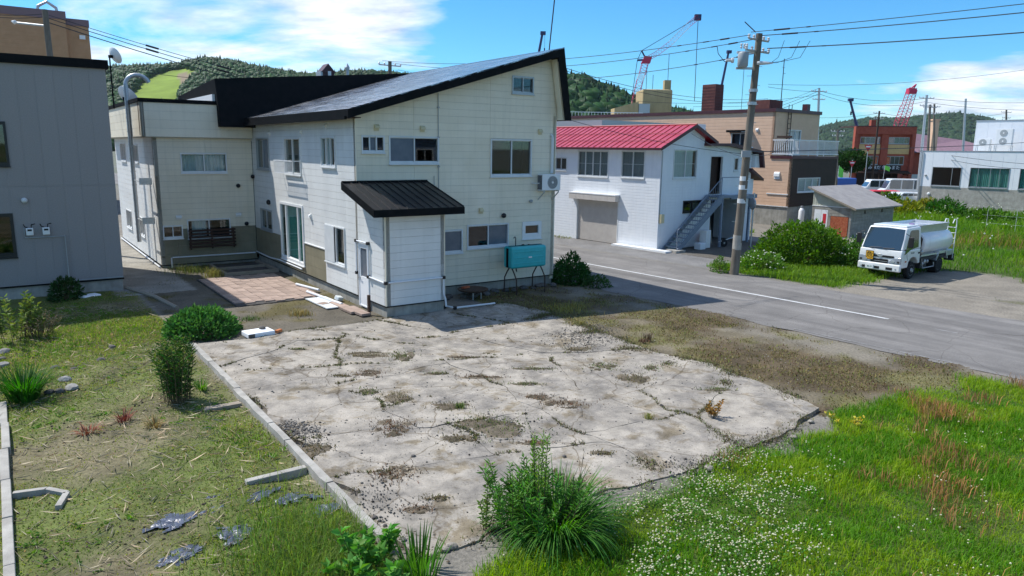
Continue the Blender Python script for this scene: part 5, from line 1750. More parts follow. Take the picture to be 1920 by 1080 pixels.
for k in range(26):
    MB().box(-1 + k * .48, -.49, 9.5, -.96 + k * .48, -.46, 10.45).build('railing_post', M['white_paint'], rl)
mb = MB()
for x, z1 in ((12.3, 17.4), (13.3, 16.4), (15.6, 19.5)):
    mb.cyl((x, 4, 14), (x, 4, z1), .04, n=5)
mb.build('antenna_masts', M['wire'], be)
bw = thing('brown_building', 'low dark brown flat-roofed building behind the red metal roof', 'building', W0, WN)
MB().box(5.5, 9.6, 0, 13.0, 30, 6.5).build('wall', M['maroon_metal'], bw)
MB().box(5.3, 9.4, 6.5, 13.2, 30.2, 6.9).build('roof_edge', M['alu_grey'], bw)
tl = thing('tan_block', 'tall tan apartment block with brown coping behind the grey house', 'building', (-33.6, 60, 0), AN)
MB().box(-1.6, .6, 0, 0, 9, 14.1).build('side_bay', M['tl_tan'], tl)
MB().box(-9.2, 0, 0, -1.6, 9, 14.4).build('wall', M['tl_tan'], tl)
MB().box(-20, 0.2, 0, -9.2, 9, 11.7).build('lower_wall', M['tl_tan'], tl)
MB().box(-9.25, -.05, 14.4, -1.55, 9, 15.0).box(-1.55, .55, 14.1, .05, 9, 14.6).box(-20, .15, 11.7, -9.2, 9, 12.2).build('coping', M['purple_metal'], tl)
MB().cyl((-9.9, 1, 12), (-9.9, 1, 16.2), .28, n=8).cyl((-10.6, 1, 12), (-10.6, 1, 15.6), .16, n=8).build('flue_stack', M['galv'], tl)
MB().tube([(-3.3, 2, 14.9), (-3.2, 2, 15.5), (-2.6, 2, 15.9), (-2.0, 2, 15.5), (-1.9, 2, 14.9)], .12, 6).build('vent_pipe', M['galv'], tl)
MB().box(-.7, .45, 13.1, -.3, .6, 13.4).build('wall_lamp', M['white_plastic'], tl)
# pale house glimpsed in the gap by the wing
ph = thing('pale_house', 'narrow slice of a pale house in the gap beside the wing', 'house', HP(-8.5, 33, 0), AN)
MB().box(0, 0, 0, 3.0, 6, 4.2).build('wall', M['ochre_tile'], ph)
MB().prism([(-.3, -.3, 4.2), (3.3, -.3, 4.2), (1.5, -.3, 5.2)], (0, 6.6, 0)).build('roof', M['stone_dark'], ph)
MB().tube([(1.2, -.1, 1.0), (1.2, -.1, 2.2), (1.6, -.1, 2.6), (2.0, -.1, 2.2), (2.0, -.1, 1.0)], .06).build('pipe_arch', M['white_paint'], ph)

# ================================================================== TANKER TRUCK
TA = R(38.0)
tcx = Vector((16.2, 29.3, 0)) + Vector((-math.sin(TA), math.cos(TA), 0)) * 0.72     # front axle centre
tk = thing('tanker_truck', 'small white fuel tanker truck parked on gravel with yellow hazard placard', 'truck', tcx, TA + math.pi)
W_ = .85                                                     # half width of the cab; x forward, y left
# lower cab body with wheel arches
prof = [(1.0, .50), (1.06, .62), (1.07, .98), (1.03, 1.22), (-.62, 1.22), (-.62, .62), (-.46, .60), (-.40, .72), (-.22, .86), (0, .90), (.22, .86), (.40, .72), (.46, .50)]
cab = MB().prism([(x, -W_, z) for x, z in prof], (0, 2 * W_, 0)).build('cab', M['truck_white'], tk, bevel=.045, seg=3)
# greenhouse, tapered
g0 = [(1.03, 1.215), (-.62, 1.215)]
g1 = [(.62, 2.12), (-.60, 2.14)]
wt = .76
V = [(1.03, -W_, 1.215), (-.62, -W_, 1.215), (-.62, W_, 1.215), (1.03, W_, 1.215), (.60, -wt, 2.10), (-.60, -wt, 2.13), (-.60, wt, 2.13), (.60, wt, 2.10)]
MB().add(V, [(0, 1, 5, 4), (2, 3, 7, 6), (3, 0, 4, 7), (1, 2, 6, 5), (4, 5, 6, 7), (0, 3, 2, 1)]).build('cab_upper', M['truck_white'], tk, bevel=.07, seg=3)
MB().box(-.55, -.68, 2.10, .48, .68, 2.17).build('cab_roof', M['truck_white'], tk, bevel=.035, seg=3)


def on_quad(A, B, C, D, u, v, off):
    """bilinear point on quad A(0,0) B(1,0) C(1,1) D(0,1), pushed out"""
    A, B, C, D = map(Vector, (A, B, C, D))
    n = (B - A).cross(D - A).normalized()
    return A * (1 - u) * (1 - v) + B * u * (1 - v) + C * u * v + D * (1 - u) * v + n * off


# windscreen on the slanted front (quad seen from the front: right side to left side)
fq = ((1.03, W_, 1.215), (1.03, -W_, 1.215), (.60, -wt, 2.10), (.60, wt, 2.10))
sgn = 1 if (Vector(fq[1]) - Vector(fq[0])).cross(Vector(fq[3]) - Vector(fq[0])).x > 0 else -1
uv = [(.05, .03), (.5, .0), (.95, .03), (.96, .5), (.95, .93), (.5, .96), (.05, .93), (.04, .5)]
mb = MB()
fr = [on_quad(*fq, u, v, sgn * .012) for u, v in uv]; bk = [on_quad(*fq, u, v, sgn * -.03) for u, v in uv]
mb.add(fr + bk, [tuple(range(8)), tuple(range(15, 7, -1))] + [(i, 8 + i, 8 + (i + 1) % 8, (i + 1) % 8) for i in range(8)])
ws = mb.build('windscreen', M['glass_screen'] if 'glass_screen' in M else mk('glass_screen', (0.03, 0.045, 0.05), rough=.05, spec=1.0, coat=1.0), tk)
for y0_ in (.25, -.3):
    MB().tube([on_quad(*fq, .5 - y0_ * .55, -.01, sgn * .02), on_quad(*fq, .5 - y0_ * .55 + .1, .04, sgn * .03), on_quad(*fq, .5 - y0_ * .55 - .17, .07, sgn * .025)], .011, 5).build('wiper', M['black_plastic'], ws)
for s in (1, -1):
    sq = ((.98, s * W_, 1.215), (-.60, s * W_, 1.215), (-.58, s * wt, 2.11), (.60, s * wt, 2.11))
    so = 1 if (Vector(sq[1]) - Vector(sq[0])).cross(Vector(sq[3]) - Vector(sq[0])).y * s > 0 else -1
    uvs = [(.13, .10), (.40, .0), (.80, .02), (.86, .1), (.86, .80), (.80, .88), (.30, .88), (.22, .8)]
    uvs = [(.12, -.18), (.42, .02), (.62, .06), (.84, .1), (.85, .80), (.80, .87), (.32, .88), (.24, .8)]
    fr = [on_quad(*sq, u, v, so * .008) for u, v in uvs]; bk = [on_quad(*sq, u, v, so * -.03) for u, v in uvs]
    MB().add(fr + bk, [tuple(range(8)), tuple(range(15, 7, -1))] + [(i, 8 + i, 8 + (i + 1) % 8, (i + 1) % 8) for i in range(8)]).build('side_window', M['glass_screen'], tk)
    # door seam, handle, indicator, mirror
    dd = MB()
    dd.tube([(.66, s * (W_ + .002), 1.2), (.60, s * (W_ + .002), .95), (.50, s * (W_ + .002), .80)], .006, 4).tube([(-.55, s * (W_ + .002), 1.2), (-.55, s * (W_ + .002), .68)], .006, 4)
    dr = dd.build('door_seam', M['chassis'], tk)
    MB().box(-.5, s * W_ - .005, 1.02, -.36, s * W_ + .02, 1.09).build('door_handle', M['black_plastic'], tk, bevel=.01)
    MB().box(.62, s * W_ - .01, .74, .74, s * W_ + .018, .80).build('side_indicator', M['lamp_amber'], tk, bevel=.008)
    mr = MB().box(.78, s * (W_ + .09), 1.36, .86, s * (W_ + .29), 1.78).build('mirror', M['black_plastic'], tk, bevel=.025)
    MB().tube([(.80, s * (wt + .05), 1.9), (.84, s * (W_ + .14), 1.82), (.84, s * (W_ + .14), 1.32), (.86, s * (W_ - .02), 1.25)], .014, 5).build('mirror_arm', M['black_plastic'], mr)
    # head lamp
    hl = MB().prism([(1.10, s * .845, .69), (1.10, s * .42, .67), (1.10, s * .34, .73), (1.10, s * .56, .90), (1.10, s * .845, .94)], (-.16, 0, 0)).build('headlamp', M['lamp_clear'], tk, bevel=.015)
    MB().lathe((1.101, s * .55, .77), (1, 0, 0), [(0, .06), (.01, .055), (.012, .02)], 12).build('lamp_bowl', M['alu_bright'], hl)
    MB().box(1.099, s * .70, .72, 1.104, s * .80, .80).build('lamp_inner', M['chassis'], hl)
    MB().lathe((1.125, s * .69, .47), (1, 0, 0), [(0, .04), (.012, .035)], 10).build('fog_lamp', M['lamp_clear'], tk)
# bumper
bp = MB().box(.98, -W_ - .01, .36, 1.13, W_ + .01, .66).build('bumper', M['truck_white'], tk, bevel=.05, seg=3)
for y0_, y1_ in ((.30, .56), (-.16, .04), (-.66, -.54)):
    MB().box(1.126, y0_, .42, 1.136, y1_, .52).build('bumper_slot', M['black_plastic'], bp)
pl = MB().box(1.137, -.50, .40, 1.15, -.20, .57).build('number_plate', M['white_paint'], tk)


def flat_text(body, size, parent, loc, rot, mat, ext=.002, name='lettering'):
    o = text(body, size, parent, loc, rot, mat, ext, name)
    dg = bpy.context.evaluated_depsgraph_get()
    me = bpy.data.meshes.new_from_object(o.evaluated_get(dg))
    c = o.data
    n = bpy.data.objects.new(name, me)
    link(n, parent)
    n.location = loc; n.rotation_euler = rot
    bpy.data.objects.remove(o, do_unlink=True)
    bpy.data.curves.remove(c)
    if not me.materials:
        me.materials.append(mat)
    return n


flat_text('88-39', .085, pl, (1.152, -.35, .48), (R(90), 0, R(90)), M['wall_green'] if 'wall_green' in M else mk('wall_green', (.03, .15, .06), rough=.6))
# grille bars
MB().box(1.072, -.24, .90, 1.083, .56, .985).build('grille_bar', M['black_plastic'], tk)
MB().box(1.075, -.36, .67, 1.083, .34, .83).build('grille_bar', M['black_plastic'], tk)
MB().box(1.08, -.36, .73, 1.089, .32, .745).build('grille_slat', M['grey_plastic'], tk)
em = MB().lathe((1.083, 0.0, .97), (1, 0, 0), [(0, .085), (.012, .075)], 16).build('emblem', M['alu_bright'], tk)
em.scale = (1, 1.35, .8); em.location = (0, 0, .97 * .2)
pc = MB().box(1.09, -.56, .76, 1.105, -.24, 1.12).build('hazard_placard', M['placard_black'], tk)
MB().box(1.1055, -.545, .78, 1.108, -.255, 1.10).build('placard_face', M['placard'], pc)
flat_text('危', .27, pc, (1.110, -.40, .94), (R(90), 0, R(90)), M['placard_black'], ext=.001)
# chassis, tanks, fenders
mb = MB()
for y in (-.36, .36):
    mb.box(-3.8, y - .04, .55, .6, y + .04, .72)
mb.box(-3.9, -.8, .52, -3.8, .8, .68).box(-1.55, -.75, .35, -.85, -.45, .68).box(-1.5, .45, .35, -.9, .75, .68)
mb.build('chassis', M['chassis'], tk)
MB().box(-3.9, -.82, .70, -.75, .82, .80).build('deck', M['chassis'], tk)
# tank: elliptical barrel
n = 28
F = []
prof2 = [(-.78, .0), (-.79, .55), (-.82, .85), (-.87, .97), (-.93, 1.0), (-3.50, 1.0), (-3.57, .97), (-3.63, .85), (-3.67, .55), (-3.68, .0)]
V = []
for x, k in prof2:
    for i in range(n):
        w = 2 * math.pi * i / n
        sy = math.copysign(abs(math.cos(w)) ** .8, math.cos(w)); sz = math.copysign(abs(math.sin(w)) ** .8, math.sin(w))
        V.append((x, .90 * sy * max(k, .001), 1.37 + .55 * sz * max(k, .001)))
for r_ in range(len(prof2) - 1):
    for i in range(n):
        F.append((r_ * n + i, r_ * n + (i + 1) % n, (r_ + 1) * n + (i + 1) % n, (r_ + 1) * n + i))
tank = MB().add(V, F).build('tank_barrel', M['tank_white'], tk, smooth=True)
mb = MB()
for y in (-.62, .62):
    mb.box(-3.2, y - .02, .80, -.8, y + .02, .98)
mb.box(-3.3, -.84, .86, -.72, -.80, .92).box(-3.3, .80, .86, -.72, .84, .92)
mb.build('tank_cradle', M['alu_bright'], tank)
# catwalk box on top
V = [(-.83, -.62, 1.72), (-3.3, -.62, 1.72), (-3.3, .62, 1.72), (-.83, .62, 1.72), (-.70, -.74, 2.14), (-3.37, -.74, 2.14), (-3.37, .74, 2.14), (-.70, .74, 2.14)]
cw = MB().add(V, [(0, 1, 5, 4), (1, 2, 6, 5), (2, 3, 7, 6), (3, 0, 4, 7), (0, 3, 2, 1)]).build('catwalk_sides', M['alu_bright'], tk)
m_ = cw.modifiers.new('solid', 'SOLIDIFY'); m_.thickness = .02
MB().box(-3.3, -.64, 2.0, -.75, .64, 2.02).build('catwalk_deck', M['alu_bright'], tk)
for x in (-1.2, -2.3):
    MB().lathe((x, 0, 2.0), (0, 0, 1), [(0, .22), (.06, .22), (.07, .18)], 14).build('hatch', M['alu_bright'], tk)
MB().box(-.72, .25, 1.95, -.6, .45, 2.2).build('work_lamp', M['purple'], tk, bevel=.02)
# pipes and valves behind the cab
mb = MB()
for k, y in enumerate((.55, .62, .70)):
    mb.tube([(-.68, y, 1.9 - .1 * k), (-.70, y + .1, 1.6), (-.68, y + .08, 1.2), (-.72, y + .1, .9)], .035, 6)
mb.box(-.74, .5, 1.3, -.65, .8, 1.55)
mb.build('valve_pipes', M['rust_dark'], tk)
for k, (x, z, r_) in enumerate(((-.78, 1.05, .09), (-1.15, .62, .10), (-1.4, .62, .08), (-.95, .55, .07))):
    MB().lathe((x, .78, z), (0, 1, 0), [(0, r_), (.05, r_), (.07, r_ * .6), (.08, .01)], 10).build('valve_coupling', M['rim'], tk)
mb = MB().tube([(-.75, .86, .75), (-.85, .88, .38), (-1.9, .88, .38), (-1.9, .86, .55)], .02, 5)
mb.build('side_guard', M['alu_grey'], tk)
mb = MB().prism([(-2.12, .60, .60), (-2.37, .60, .98), (-3.07, .60, .98), (-3.27, .60, .60), (-3.21, .60, .60), (-3.03, .60, .93), (-2.40, .60, .93), (-2.16, .60, .60)], (0, .27, 0))
mb.prism([(-2.12, -.60, .60), (-2.37, -.60, .98), (-3.07, -.60, .98), (-3.27, -.60, .60), (-3.21, -.60, .60), (-3.03, -.60, .93), (-2.40, -.60, .93), (-2.16, -.60, .60)], (0, -.27, 0))
mb.build('fender', M['alu_bright'], tk)
MB().box(-3.95, .5, .45, -3.81, .86, .75).build('tail_lamp_box', M['chassis'], tk)
MB().box(-3.75, .62, .72, -3.2, .84, .95).build('hose_box', M['alu_grey'], tk, bevel=.02)
mb = MB()
for y in (.5, .84):
    mb.tube([(-3.82, y, .55), (-3.86, y, 2.05), (-3.80, y, 2.25), (-3.58, y, 2.27), (-3.46, y, 2.1)], .02, 6)
ld = mb.build('ladder', M['white_paint'], tk)
for k in range(6):
    MB().cyl((-3.83, .5, .7 + .24 * k), (-3.83, .84, .7 + .24 * k), .013, n=5).build('rung', M['white_paint'], ld)
for (x, y, dual) in ((0, .72, 0), (0, -.72, 0), (-2.72, .68, 1), (-2.72, -.68, 1)):
    s = 1 if y > 0 else -1
    rr = .36
    wl = MB().lathe((x, y - s * .11, rr), (0, s, 0), [(0, .2), (.0, rr - .03), (.03, rr), (.16, rr), (.2, rr - .03), (.2, .22)] if not dual else [(-.22, .2), (-.22, rr - .03), (-.2, rr), (.16, rr), (.2, rr - .03), (.2, .22)], 24).build('tyre', M['rubber'], tk, smooth=True)
    if dual:
        pr = [(.0, .02), (.02, .08), (.03, .16), (.15, .2), (.2, .22), (.2, .23), (.0, .23)]
    else:
        pr = [(.24, .02), (.25, .07), (.19, .1), (.17, .17), (.2, .21), (.2, .23), (.05, .23)]
    MB().lathe((x, y - s * .11, rr), (0, s, 0), pr, 20).build('rim', M['rim'], wl, smooth=True)
    mb = MB()
    for k in range(5):
        w = 2 * math.pi * k / 5
        mb.cyl((x + .12 * math.cos(w), y + s * .06, rr + .12 * math.sin(w)), (x + .12 * math.cos(w), y + s * .1, rr + .12 * math.sin(w)), .018, n=6)
    mb.build('wheel_nuts', M['chassis'], wl)
flat_text('株式会社', .075, cab, (.12, W_ + .004, 1.08), (R(90), 0, R(180)), M['chassis'], ext=.001)

# ================================================================== UTILITY POLES AND WIRES
PG = 'utility poles along the streets'


def sag_pts(a, b, sag, n=22):
    a = Vector(a); b = Vector(b)
    return [a.lerp(b, t) + Vector((0, 0, -4 * sag * t * (1 - t))) for t in np.linspace(0, 1, n)]


def wire(label, a, b, sag, r=.012, n=22, sleeves=()):
    t = thing('power_line', label, 'power line', a, 0)
    pts = [p - Vector(a) for p in sag_pts(a, b, sag, n)]
    MB().tube(pts, r, 4).build('cable', M['wire'], t, fix=False)
    for (s0, s1, rr) in sleeves:
        q = [Vector(a).lerp(Vector(b), s) + Vector((0, 0, -4 * sag * s * (1 - s))) - Vector(a) for s in (s0, s1)]
        MB().cyl(q[0], q[1], rr, n=6).build('sleeve', M['black_plastic'], t)
    return t


def pole(label, base, top, r0=.15, r1=.1, arms=(), mat='pole_concrete', steps=True, group=PG):
    t = thing('utility_pole', label, 'utility pole', base, 0, group)
    d = Vector(top) - Vector(base)
    MB().cyl((0, 0, -.2), d, r0, r1, n=14).build('shaft', M[mat], t, smooth=True)
    for (f, L, ang) in arms:
        c = d * f
        v = Vector((math.cos(ang), math.sin(ang), 0)) * L / 2
        MB().cyl(c - v, c + v, .04, n=5).build('crossarm', M['galv'], t)
        for s in (-1, -.5, .5, 1):
            MB().lathe(c + v * s, (0, 0, 1), [(0, .03), (.05, .06), (.08, .04), (.13, .06), (.17, .02)], 8).build('insulator', M['insulator'], t)
    return t


PB_ = Vector((9.2, 29.71, 0)); PT = Vector((9.52, 29.7, 9.55))
mp_ = pole('weathered concrete utility pole with transformer in front of the white house', PB_, PT, .19, .125, arms=((.975, 1.3, R(38)), (.93, 1.5, R(38))))
for z, mt in ((1.35, 'concrete_light'), (3.05, 'alu_frame'), (3.6, 'white_plastic'), (3.95, 'white_plastic')):
    h = .6 if z < 2 else .18
    fz = z / 9.55
    q = Vector((.32 * fz, 0, z))
    MB().cyl(q - Vector((0, 0, h / 2)), q + Vector((0, 0, h / 2)), .19 - .065 * fz + .004, n=14).build('pole_band', M[mt], mp_)
mb = MB()
for k in range(18):
    z = 2.2 + k * .36
    q = Vector((.32 * z / 9.55, 0, z))
    s = 1 if k % 2 else -1
    mb.cyl(q, q + Vector((s * .28, .1, 0)), .011, n=4)
o = mb.build('step_bolts', M['galv'], mp_); tag(o, kind='stuff')
tr = MB().lathe((-.32, -.25, 8.25), (0, 0, 1), [(0, .16), (.05, .2), (.5, .205), (.57, .16), (.6, .05)], 16).build('transformer', M['trafo'], mp_, smooth=True)
for x in (-.42, -.3, -.2):
    MB().lathe((x, -.25, 8.95), (0, 0, 1), [(0, .03), (.06, .05), (.1, .03), (.16, .05), (.2, .02)], 8).build('bushing', M['insulator'], tr)
MB().box(-.5, -.05, 8.2, .4, .05, 8.28).box(-.5, -.05, 8.8, .4, .05, 8.88).build('transformer_bracket', M['galv'], mp_)
MB().lathe((-.7, -.3, 8.5), (-1, 0, 0), [(0, .1), (.08, .1), (.1, .06), (.3, .05)], 8).lathe((.25, -.2, 8.42), (1, -.2, 0), [(0, .06), (.1, .08), (.45, .05), (.6, .02)], 8).build('cutout_fuse', M['insulator'], mp_)
for k, (dx, dz, L) in enumerate(((.35, 9.1, .9), (.45, 9.15, 1.5), (.55, 9.0, 1.9))):
    pts = [Vector((.3, -.1, 8.42)), Vector((.3 + L * .5, -.15, 8.40 + .05 * k)), Vector((.3 + L * .85, -.2, 8.65)), Vector((.35 + L, -.2, 9.28))]
    MB().tube(pts, .012, 4).build('jumper_cable', M['wire'], mp_)
MB().tube([Vector((-.75, -.3, 8.5)), Vector((-1.05, -.3, 8.45)), Vector((-1.3, -.25, 8.75)), Vector((-1.35, -.2, 9.05))], .014, 4).build('jumper_cable', M['wire'], mp_)
MB().cyl((.18, 0, 9.6), (-.25, .1, 10.0), .02, n=5).build('top_spike', M['wire'], mp_)
mb = MB()
for z in (4.9, 5.0, 6.9, 7.4):
    q = Vector((.32 * z / 9.55, 0, z)); mb.cyl(q - Vector((0, 0, .06)), q + Vector((0, 0, .06)), .175, n=12)
mb.build('pole_clamp', M['galv'], mp_)
MB().box(-.1, -.28, 4.8, .25, -.15, 5.05).build('junction_box', M['grey_plastic'], mp_)

P2b = at(731, 250, 50); P2b.z = 0; P2t = at(731, 115, 50)
pole('distant grey utility pole rising behind the black rear roof', P2b, P2t, .16, .12, arms=((.975, 1.6, R(38)), (.90, 1.4, R(38))))
PLb = at(112, 250, 34); PLb.z = 0; PLt = at(84, 18, 34)
pl_ = pole('grey utility pole in front of the tan block above the grey roof', PLb, PLt, .16, .12, arms=())
d_ = PLt - PLb
MB().tube([d_ * .935 + Vector((.1, 0, 0)), d_ * .945 + Vector((-1.45, .2, .05))], .05, 5).build('lamp_arm', M['galv'], pl_)
MB().lathe(d_ * .945 + Vector((-1.45, .2, .05)), (-1, 0, .3), [(0, .05), (.1, .1), (.25, .02)], 8).build('street_lamp_head', M['white_plastic'], pl_)
far_poles = [('slim grey utility pole standing right of the tan building roof', 1536, 165, 1530, 330, 80), ('rusty utility pole in front of the red brick shop', 1649, 208, 1634, 345, 104),
             ('pale steel utility pole at the corner of the office building', 1738, 178, 1722, 350, 78), ('dark utility pole just right of the pale steel one', 1744, 196, 1738, 330, 86),
             ('far dark utility pole above the mauve roof with transformer', 1752, 195, 1750, 330, 98), ('thin pale mast behind the office building', 1811, 185, 1803, 330, 95),
             ('small dark utility pole above the right edge office roof', 1887, 206, 1885, 330, 110), ('short utility pole beside the balcony railing', 1571, 243, 1568, 340, 92)]
FP = []
for k, (lb, u, v, u2, v2, Y) in enumerate(far_poles):
    tp = at(u, v, Y); bs = at(u2, v2, Y); f = tp.z / max(tp.z - bs.z, .1)
    bs = tp + (bs - tp) * f
    pole(lb, bs, tp, .17, .12, arms=((.97, 2.0, R(20)), (.9, 1.6, R(20))) if k not in (5,) else (), mat='galv' if k in (0, 2, 5) else 'rust_dark' if k == 1 else 'pole_concrete')
    FP.append((bs, tp))
# wires of the main street
nxt = Vector((30.5, 5.5, 9.9))
cl = Vector((.62, .78, 0)).normalized()
wn_ = 0
for k, (off, dz, lab) in enumerate(((-.55, 0.1, 'upper left'), (0.0, 0.02, 'upper middle'), (.6, -.4, 'lower'))):
    o_ = Vector((math.cos(R(38)), math.sin(R(38)), 0)) * off
    wire('%s street wire running left from the transformer pole behind the house peak' % lab, PT + o_ + Vector((0, 0, dz - .2)), P2t + o_ + Vector((0, 0, dz - .1)), .55 + .2 * k, .014,
         sleeves=((.035, .05, .03), (.07, .08, .022), (.12, .127, .022)))
    wire('%s street wire rising from the transformer pole to the top right corner' % lab, PT + o_ + Vector((0, 0, dz - .1)), nxt + o_ + Vector((0, 0, dz)), .35 + .1 * k, .014 + .004 * k,
         sleeves=((.03, .05, .03), (.07, .075, .022)))
q = PB_ + (PT - PB_) * .515
wire('service wire from mid pole across the red roof to the left', q, HP(8.1, 4.0, 6.6), .25, .012)
wire('lower service wire from mid pole down to the white house gable', q + Vector((0, 0, -.15)), WP(1.9, -.3, 5.9), .12, .01)
wire('service wire from mid pole to the tan building corner', q + Vector((0, 0, .05)), Vector((18.8, 50.6, 6.0)), .5, .012)
wire('long low cable from mid pole across the tan wall to the far right', q + Vector((0, 0, .1)), at(1990, 262, 60), .15, .022)
# wires top left
for k, (v0, v1, s) in enumerate(((26, 160, 1.3), (32, 168, 1.4), (40, 172, 1.5))):
    wire('long %s overhead cable from the top left pole towards the right' % ('upper', 'middle', 'lower')[k], at(84, v0, 34), FP[0][1] + Vector((0, 0, -.3 * k)), 4.6 + .1 * k, .016 + .004 * k, n=40,
         sleeves=((.058, .066, .045), (.105, .114, .045), (.16, .164, .04)) if k < 2 else ())
wire('thin overhead cable entering from the left edge to the top left pole', at(-60, 22, 34), at(84, 26, 34), .1, .016)
wire('second thin overhead cable at the left edge below the first', at(-60, 26, 34), at(84, 32, 34), .1, .016)
wire('low cable from the top left pole behind the wing to the distant pole', at(100, 106, 34), P2t + Vector((0, 0, -.6)), .9, .016, sleeves=((.75, .80, .05), (.86, .88, .05)))
wire('low cable at the left edge above the grey roof', at(-40, 94, 34), at(100, 106, 34), .1, .014)
# wires right background
bg_w = [((1440, 158, 80), (1990, 120, 80), .8, 'thin high wire crossing the sky at the right'), ((1440, 163, 78), (1536, 172, 80), .1, 'short wire from the tan roof to the slim pole'),
        ((1536, 170, 80), (1738, 184, 78), .6, 'upper wire between slim pole and pale steel pole'), ((1536, 176, 80), (1738, 190, 78), .8, 'lower wire between slim pole and pale steel pole'),
        ((1738, 184, 78), (1990, 190, 80), .3, 'wire from pale steel pole to the right edge'), ((1738, 192, 78), (1990, 206, 80), .3, 'lower wire from pale steel pole to the right edge'),
        ((1400, 205, 88), (1649, 212, 104), .8, 'wire passing above the shop roof from the left'), ((1649, 212, 104), (1887, 212, 110), .8, 'wire linking shop pole and office roof pole'),
        ((1649, 218, 104), (1990, 222, 110), .5, 'lower wire right of the shop pole'), ((1120, 182, 88), (1536, 178, 80), .8, 'wire crossing the lattice crane mast low'),
        ((1062, 128, 60), (1440, 185, 78), .9, 'wire sloping down behind the lattice crane'), ((1062, 133, 60), (1440, 190, 78), 1.0, 'second wire sloping down behind the lattice crane'),
        ((1300, 200, 86), (1420, 198, 86), .05, 'bundled cable above the tan roof edge'), ((1722, 283, 74), (1990, 318, 52), .5, 'sagging cable in front of the office wall'),
        ((1722, 281, 74), (1990, 312, 52), .2, 'upper cable in front of the office wall')]
for (a_, b_, s, lb) in bg_w:
    wire(lb, at(*a_), at(*b_), s, .022)

# ================================================================== CRANES
def lattice(p0, p1, w, n, mat, parent, name):
    p0, p1 = Vector(p0), Vector(p1)
    d = (p1 - p0).normalized(); a = d.cross(Vector((0, 1, 0))).normalized(); b = d.cross(a)
    mb = MB()
    cs = [a * w / 2 + b * w / 2, a * w / 2 - b * w / 2, -a * w / 2 - b * w / 2, -a * w / 2 + b * w / 2]
    for c in cs:
        mb.cyl(p0 + c, p1 + c, w * .045, n=4)
    for k in range(n):
        q0 = p0.lerp(p1, k / n); q1 = p0.lerp(p1, (k + 1) / n)
        for i in range(4):
            mb.cyl(q0 + cs[i], q1 + cs[(i + 1) % 4], w * .028, n=3, caps=False)
    o = mb.build(name, mat, parent, fix=False)
    o['kind'] = 'stuff'
    return o


Yc = 190
cr = thing('lattice_crane', 'tall red and white lattice crane behind the beige tower', 'crane', at(1188, 250, Yc), 0)
o0 = at(1188, 250, Yc)
mast = [(1192, 195), (1197, 165), (1202, 142), (1210, 115)]
pts = [at(u, v, Yc) - o0 for u, v in ((1180, 300), (1191, 188), (1200, 150), (1204, 140), (1211, 113))]
for k, mt in enumerate(('crane_red', 'crane_red', 'crane_white', 'crane_red')):
    lattice(pts[k], pts[k + 1], 1.5, 8 if k == 0 else 5, M[mt], cr, 'mast_section')
hd = at(1212, 112, Yc) - o0
MB().prism([(hd.x - 1.3, -.6, hd.z - .9), (hd.x + .9, -.6, hd.z - .9), (hd.x + 1.3, -.6, hd.z + .7), (hd.x - .5, -.6, hd.z + .9)], (0, 1.2, 0)).build('crane_head', M['crane_red'], cr)
jp = [at(u, v, Yc) - o0 for u, v in ((1216, 109), (1232, 100), (1256, 82), (1276, 62), (1292, 46), (1309, 32))]
for k, mt in enumerate(('crane_red', 'crane_red', 'crane_white', 'crane_white', 'crane_red')):
    lattice(jp[k], jp[k + 1], 1.1, 5, M[mt], cr, 'jib_section')
MB().cyl(hd, at(1203, 95, Yc) - o0, .2, n=5).cyl(hd, at(1195, 113, Yc) - o0, .25, n=5).build('strut', M['crane_navy'], cr)
for a_, b_ in (((1203, 95), (1308, 33)), ((1203, 95), (1195, 113)), ((1195, 113), (1186, 175)), ((1309, 35), (1302, 190))):
    MB().cyl(at(*a_, Yc) - o0, at(*b_, Yc) - o0, .09, n=4).build('cable', M['wire'], cr)
MB().box(jp[-1].x - .9, -.5, jp[-1].z - .8, jp[-1].x + .7, .5, jp[-1].z + .6).build('jib_tip', M['crane_navy'], cr)
Yc = 170
o0 = at(1690, 280, Yc)
cr = thing('lattice_crane', 'red lattice crane mast rising behind the brick shop', 'crane', o0, 0)
pts = [at(u, v, Yc) - o0 for u, v in ((1676, 300), (1688, 233), (1700, 200), (1710, 168))]
for k in range(3):
    lattice(pts[k], pts[k + 1], 1.9 if k < 2 else 1.6, 6, M['crane_red'], cr, 'mast_section')
hd = at(1709, 170, Yc) - o0
MB().box(hd.x - .9, -.6, hd.z - .7, hd.x + .9, .6, hd.z + .5).build('crane_head', M['crane_red'], cr)
for a_, b_ in (((1708, 166), (1718, 158)), ((1712, 168), (1718, 158)), ((1706, 164), (1709, 172))):
    MB().cyl(at(*a_, Yc) - o0, at(*b_, Yc) - o0, .16, n=4).build('strut', M['crane_red'], cr)


def boom(label, a_, b_, Y, w, hook=True):
    p, q = at(*a_, Y), at(*b_, Y)
    base = p + (p - q) * (p.z / max(q.z - p.z, .1))
    t = thing('crane_boom', label, 'crane', base, 0, 'mobile crane booms')
    MB().cyl((0, 0, 0), (q - base) * .72, w, w * .85, n=6).build('boom_section', M['crane_navy'], t)
    MB().cyl((q - base) * .72, q - base, w * .7, w * .6, n=6).build('boom_section', M['crane_navy'], t)
    e = q - base
    MB().box(e.x - w, -w, e.z - w * .6, e.x + w * 1.6, w, e.z + w).build('boom_head', M['crane_navy'], t)
    if hook:
        MB().cyl(e + Vector((w * 1.2, 0, 0)), e + Vector((w * 1.2, 0, -2.2)), .03, n=4).box(e.x + w * .9, -.15, e.z - 2.9, e.x + w * 1.5, .15, e.z - 2.2).build('hook', M['wire'], t)
    return t


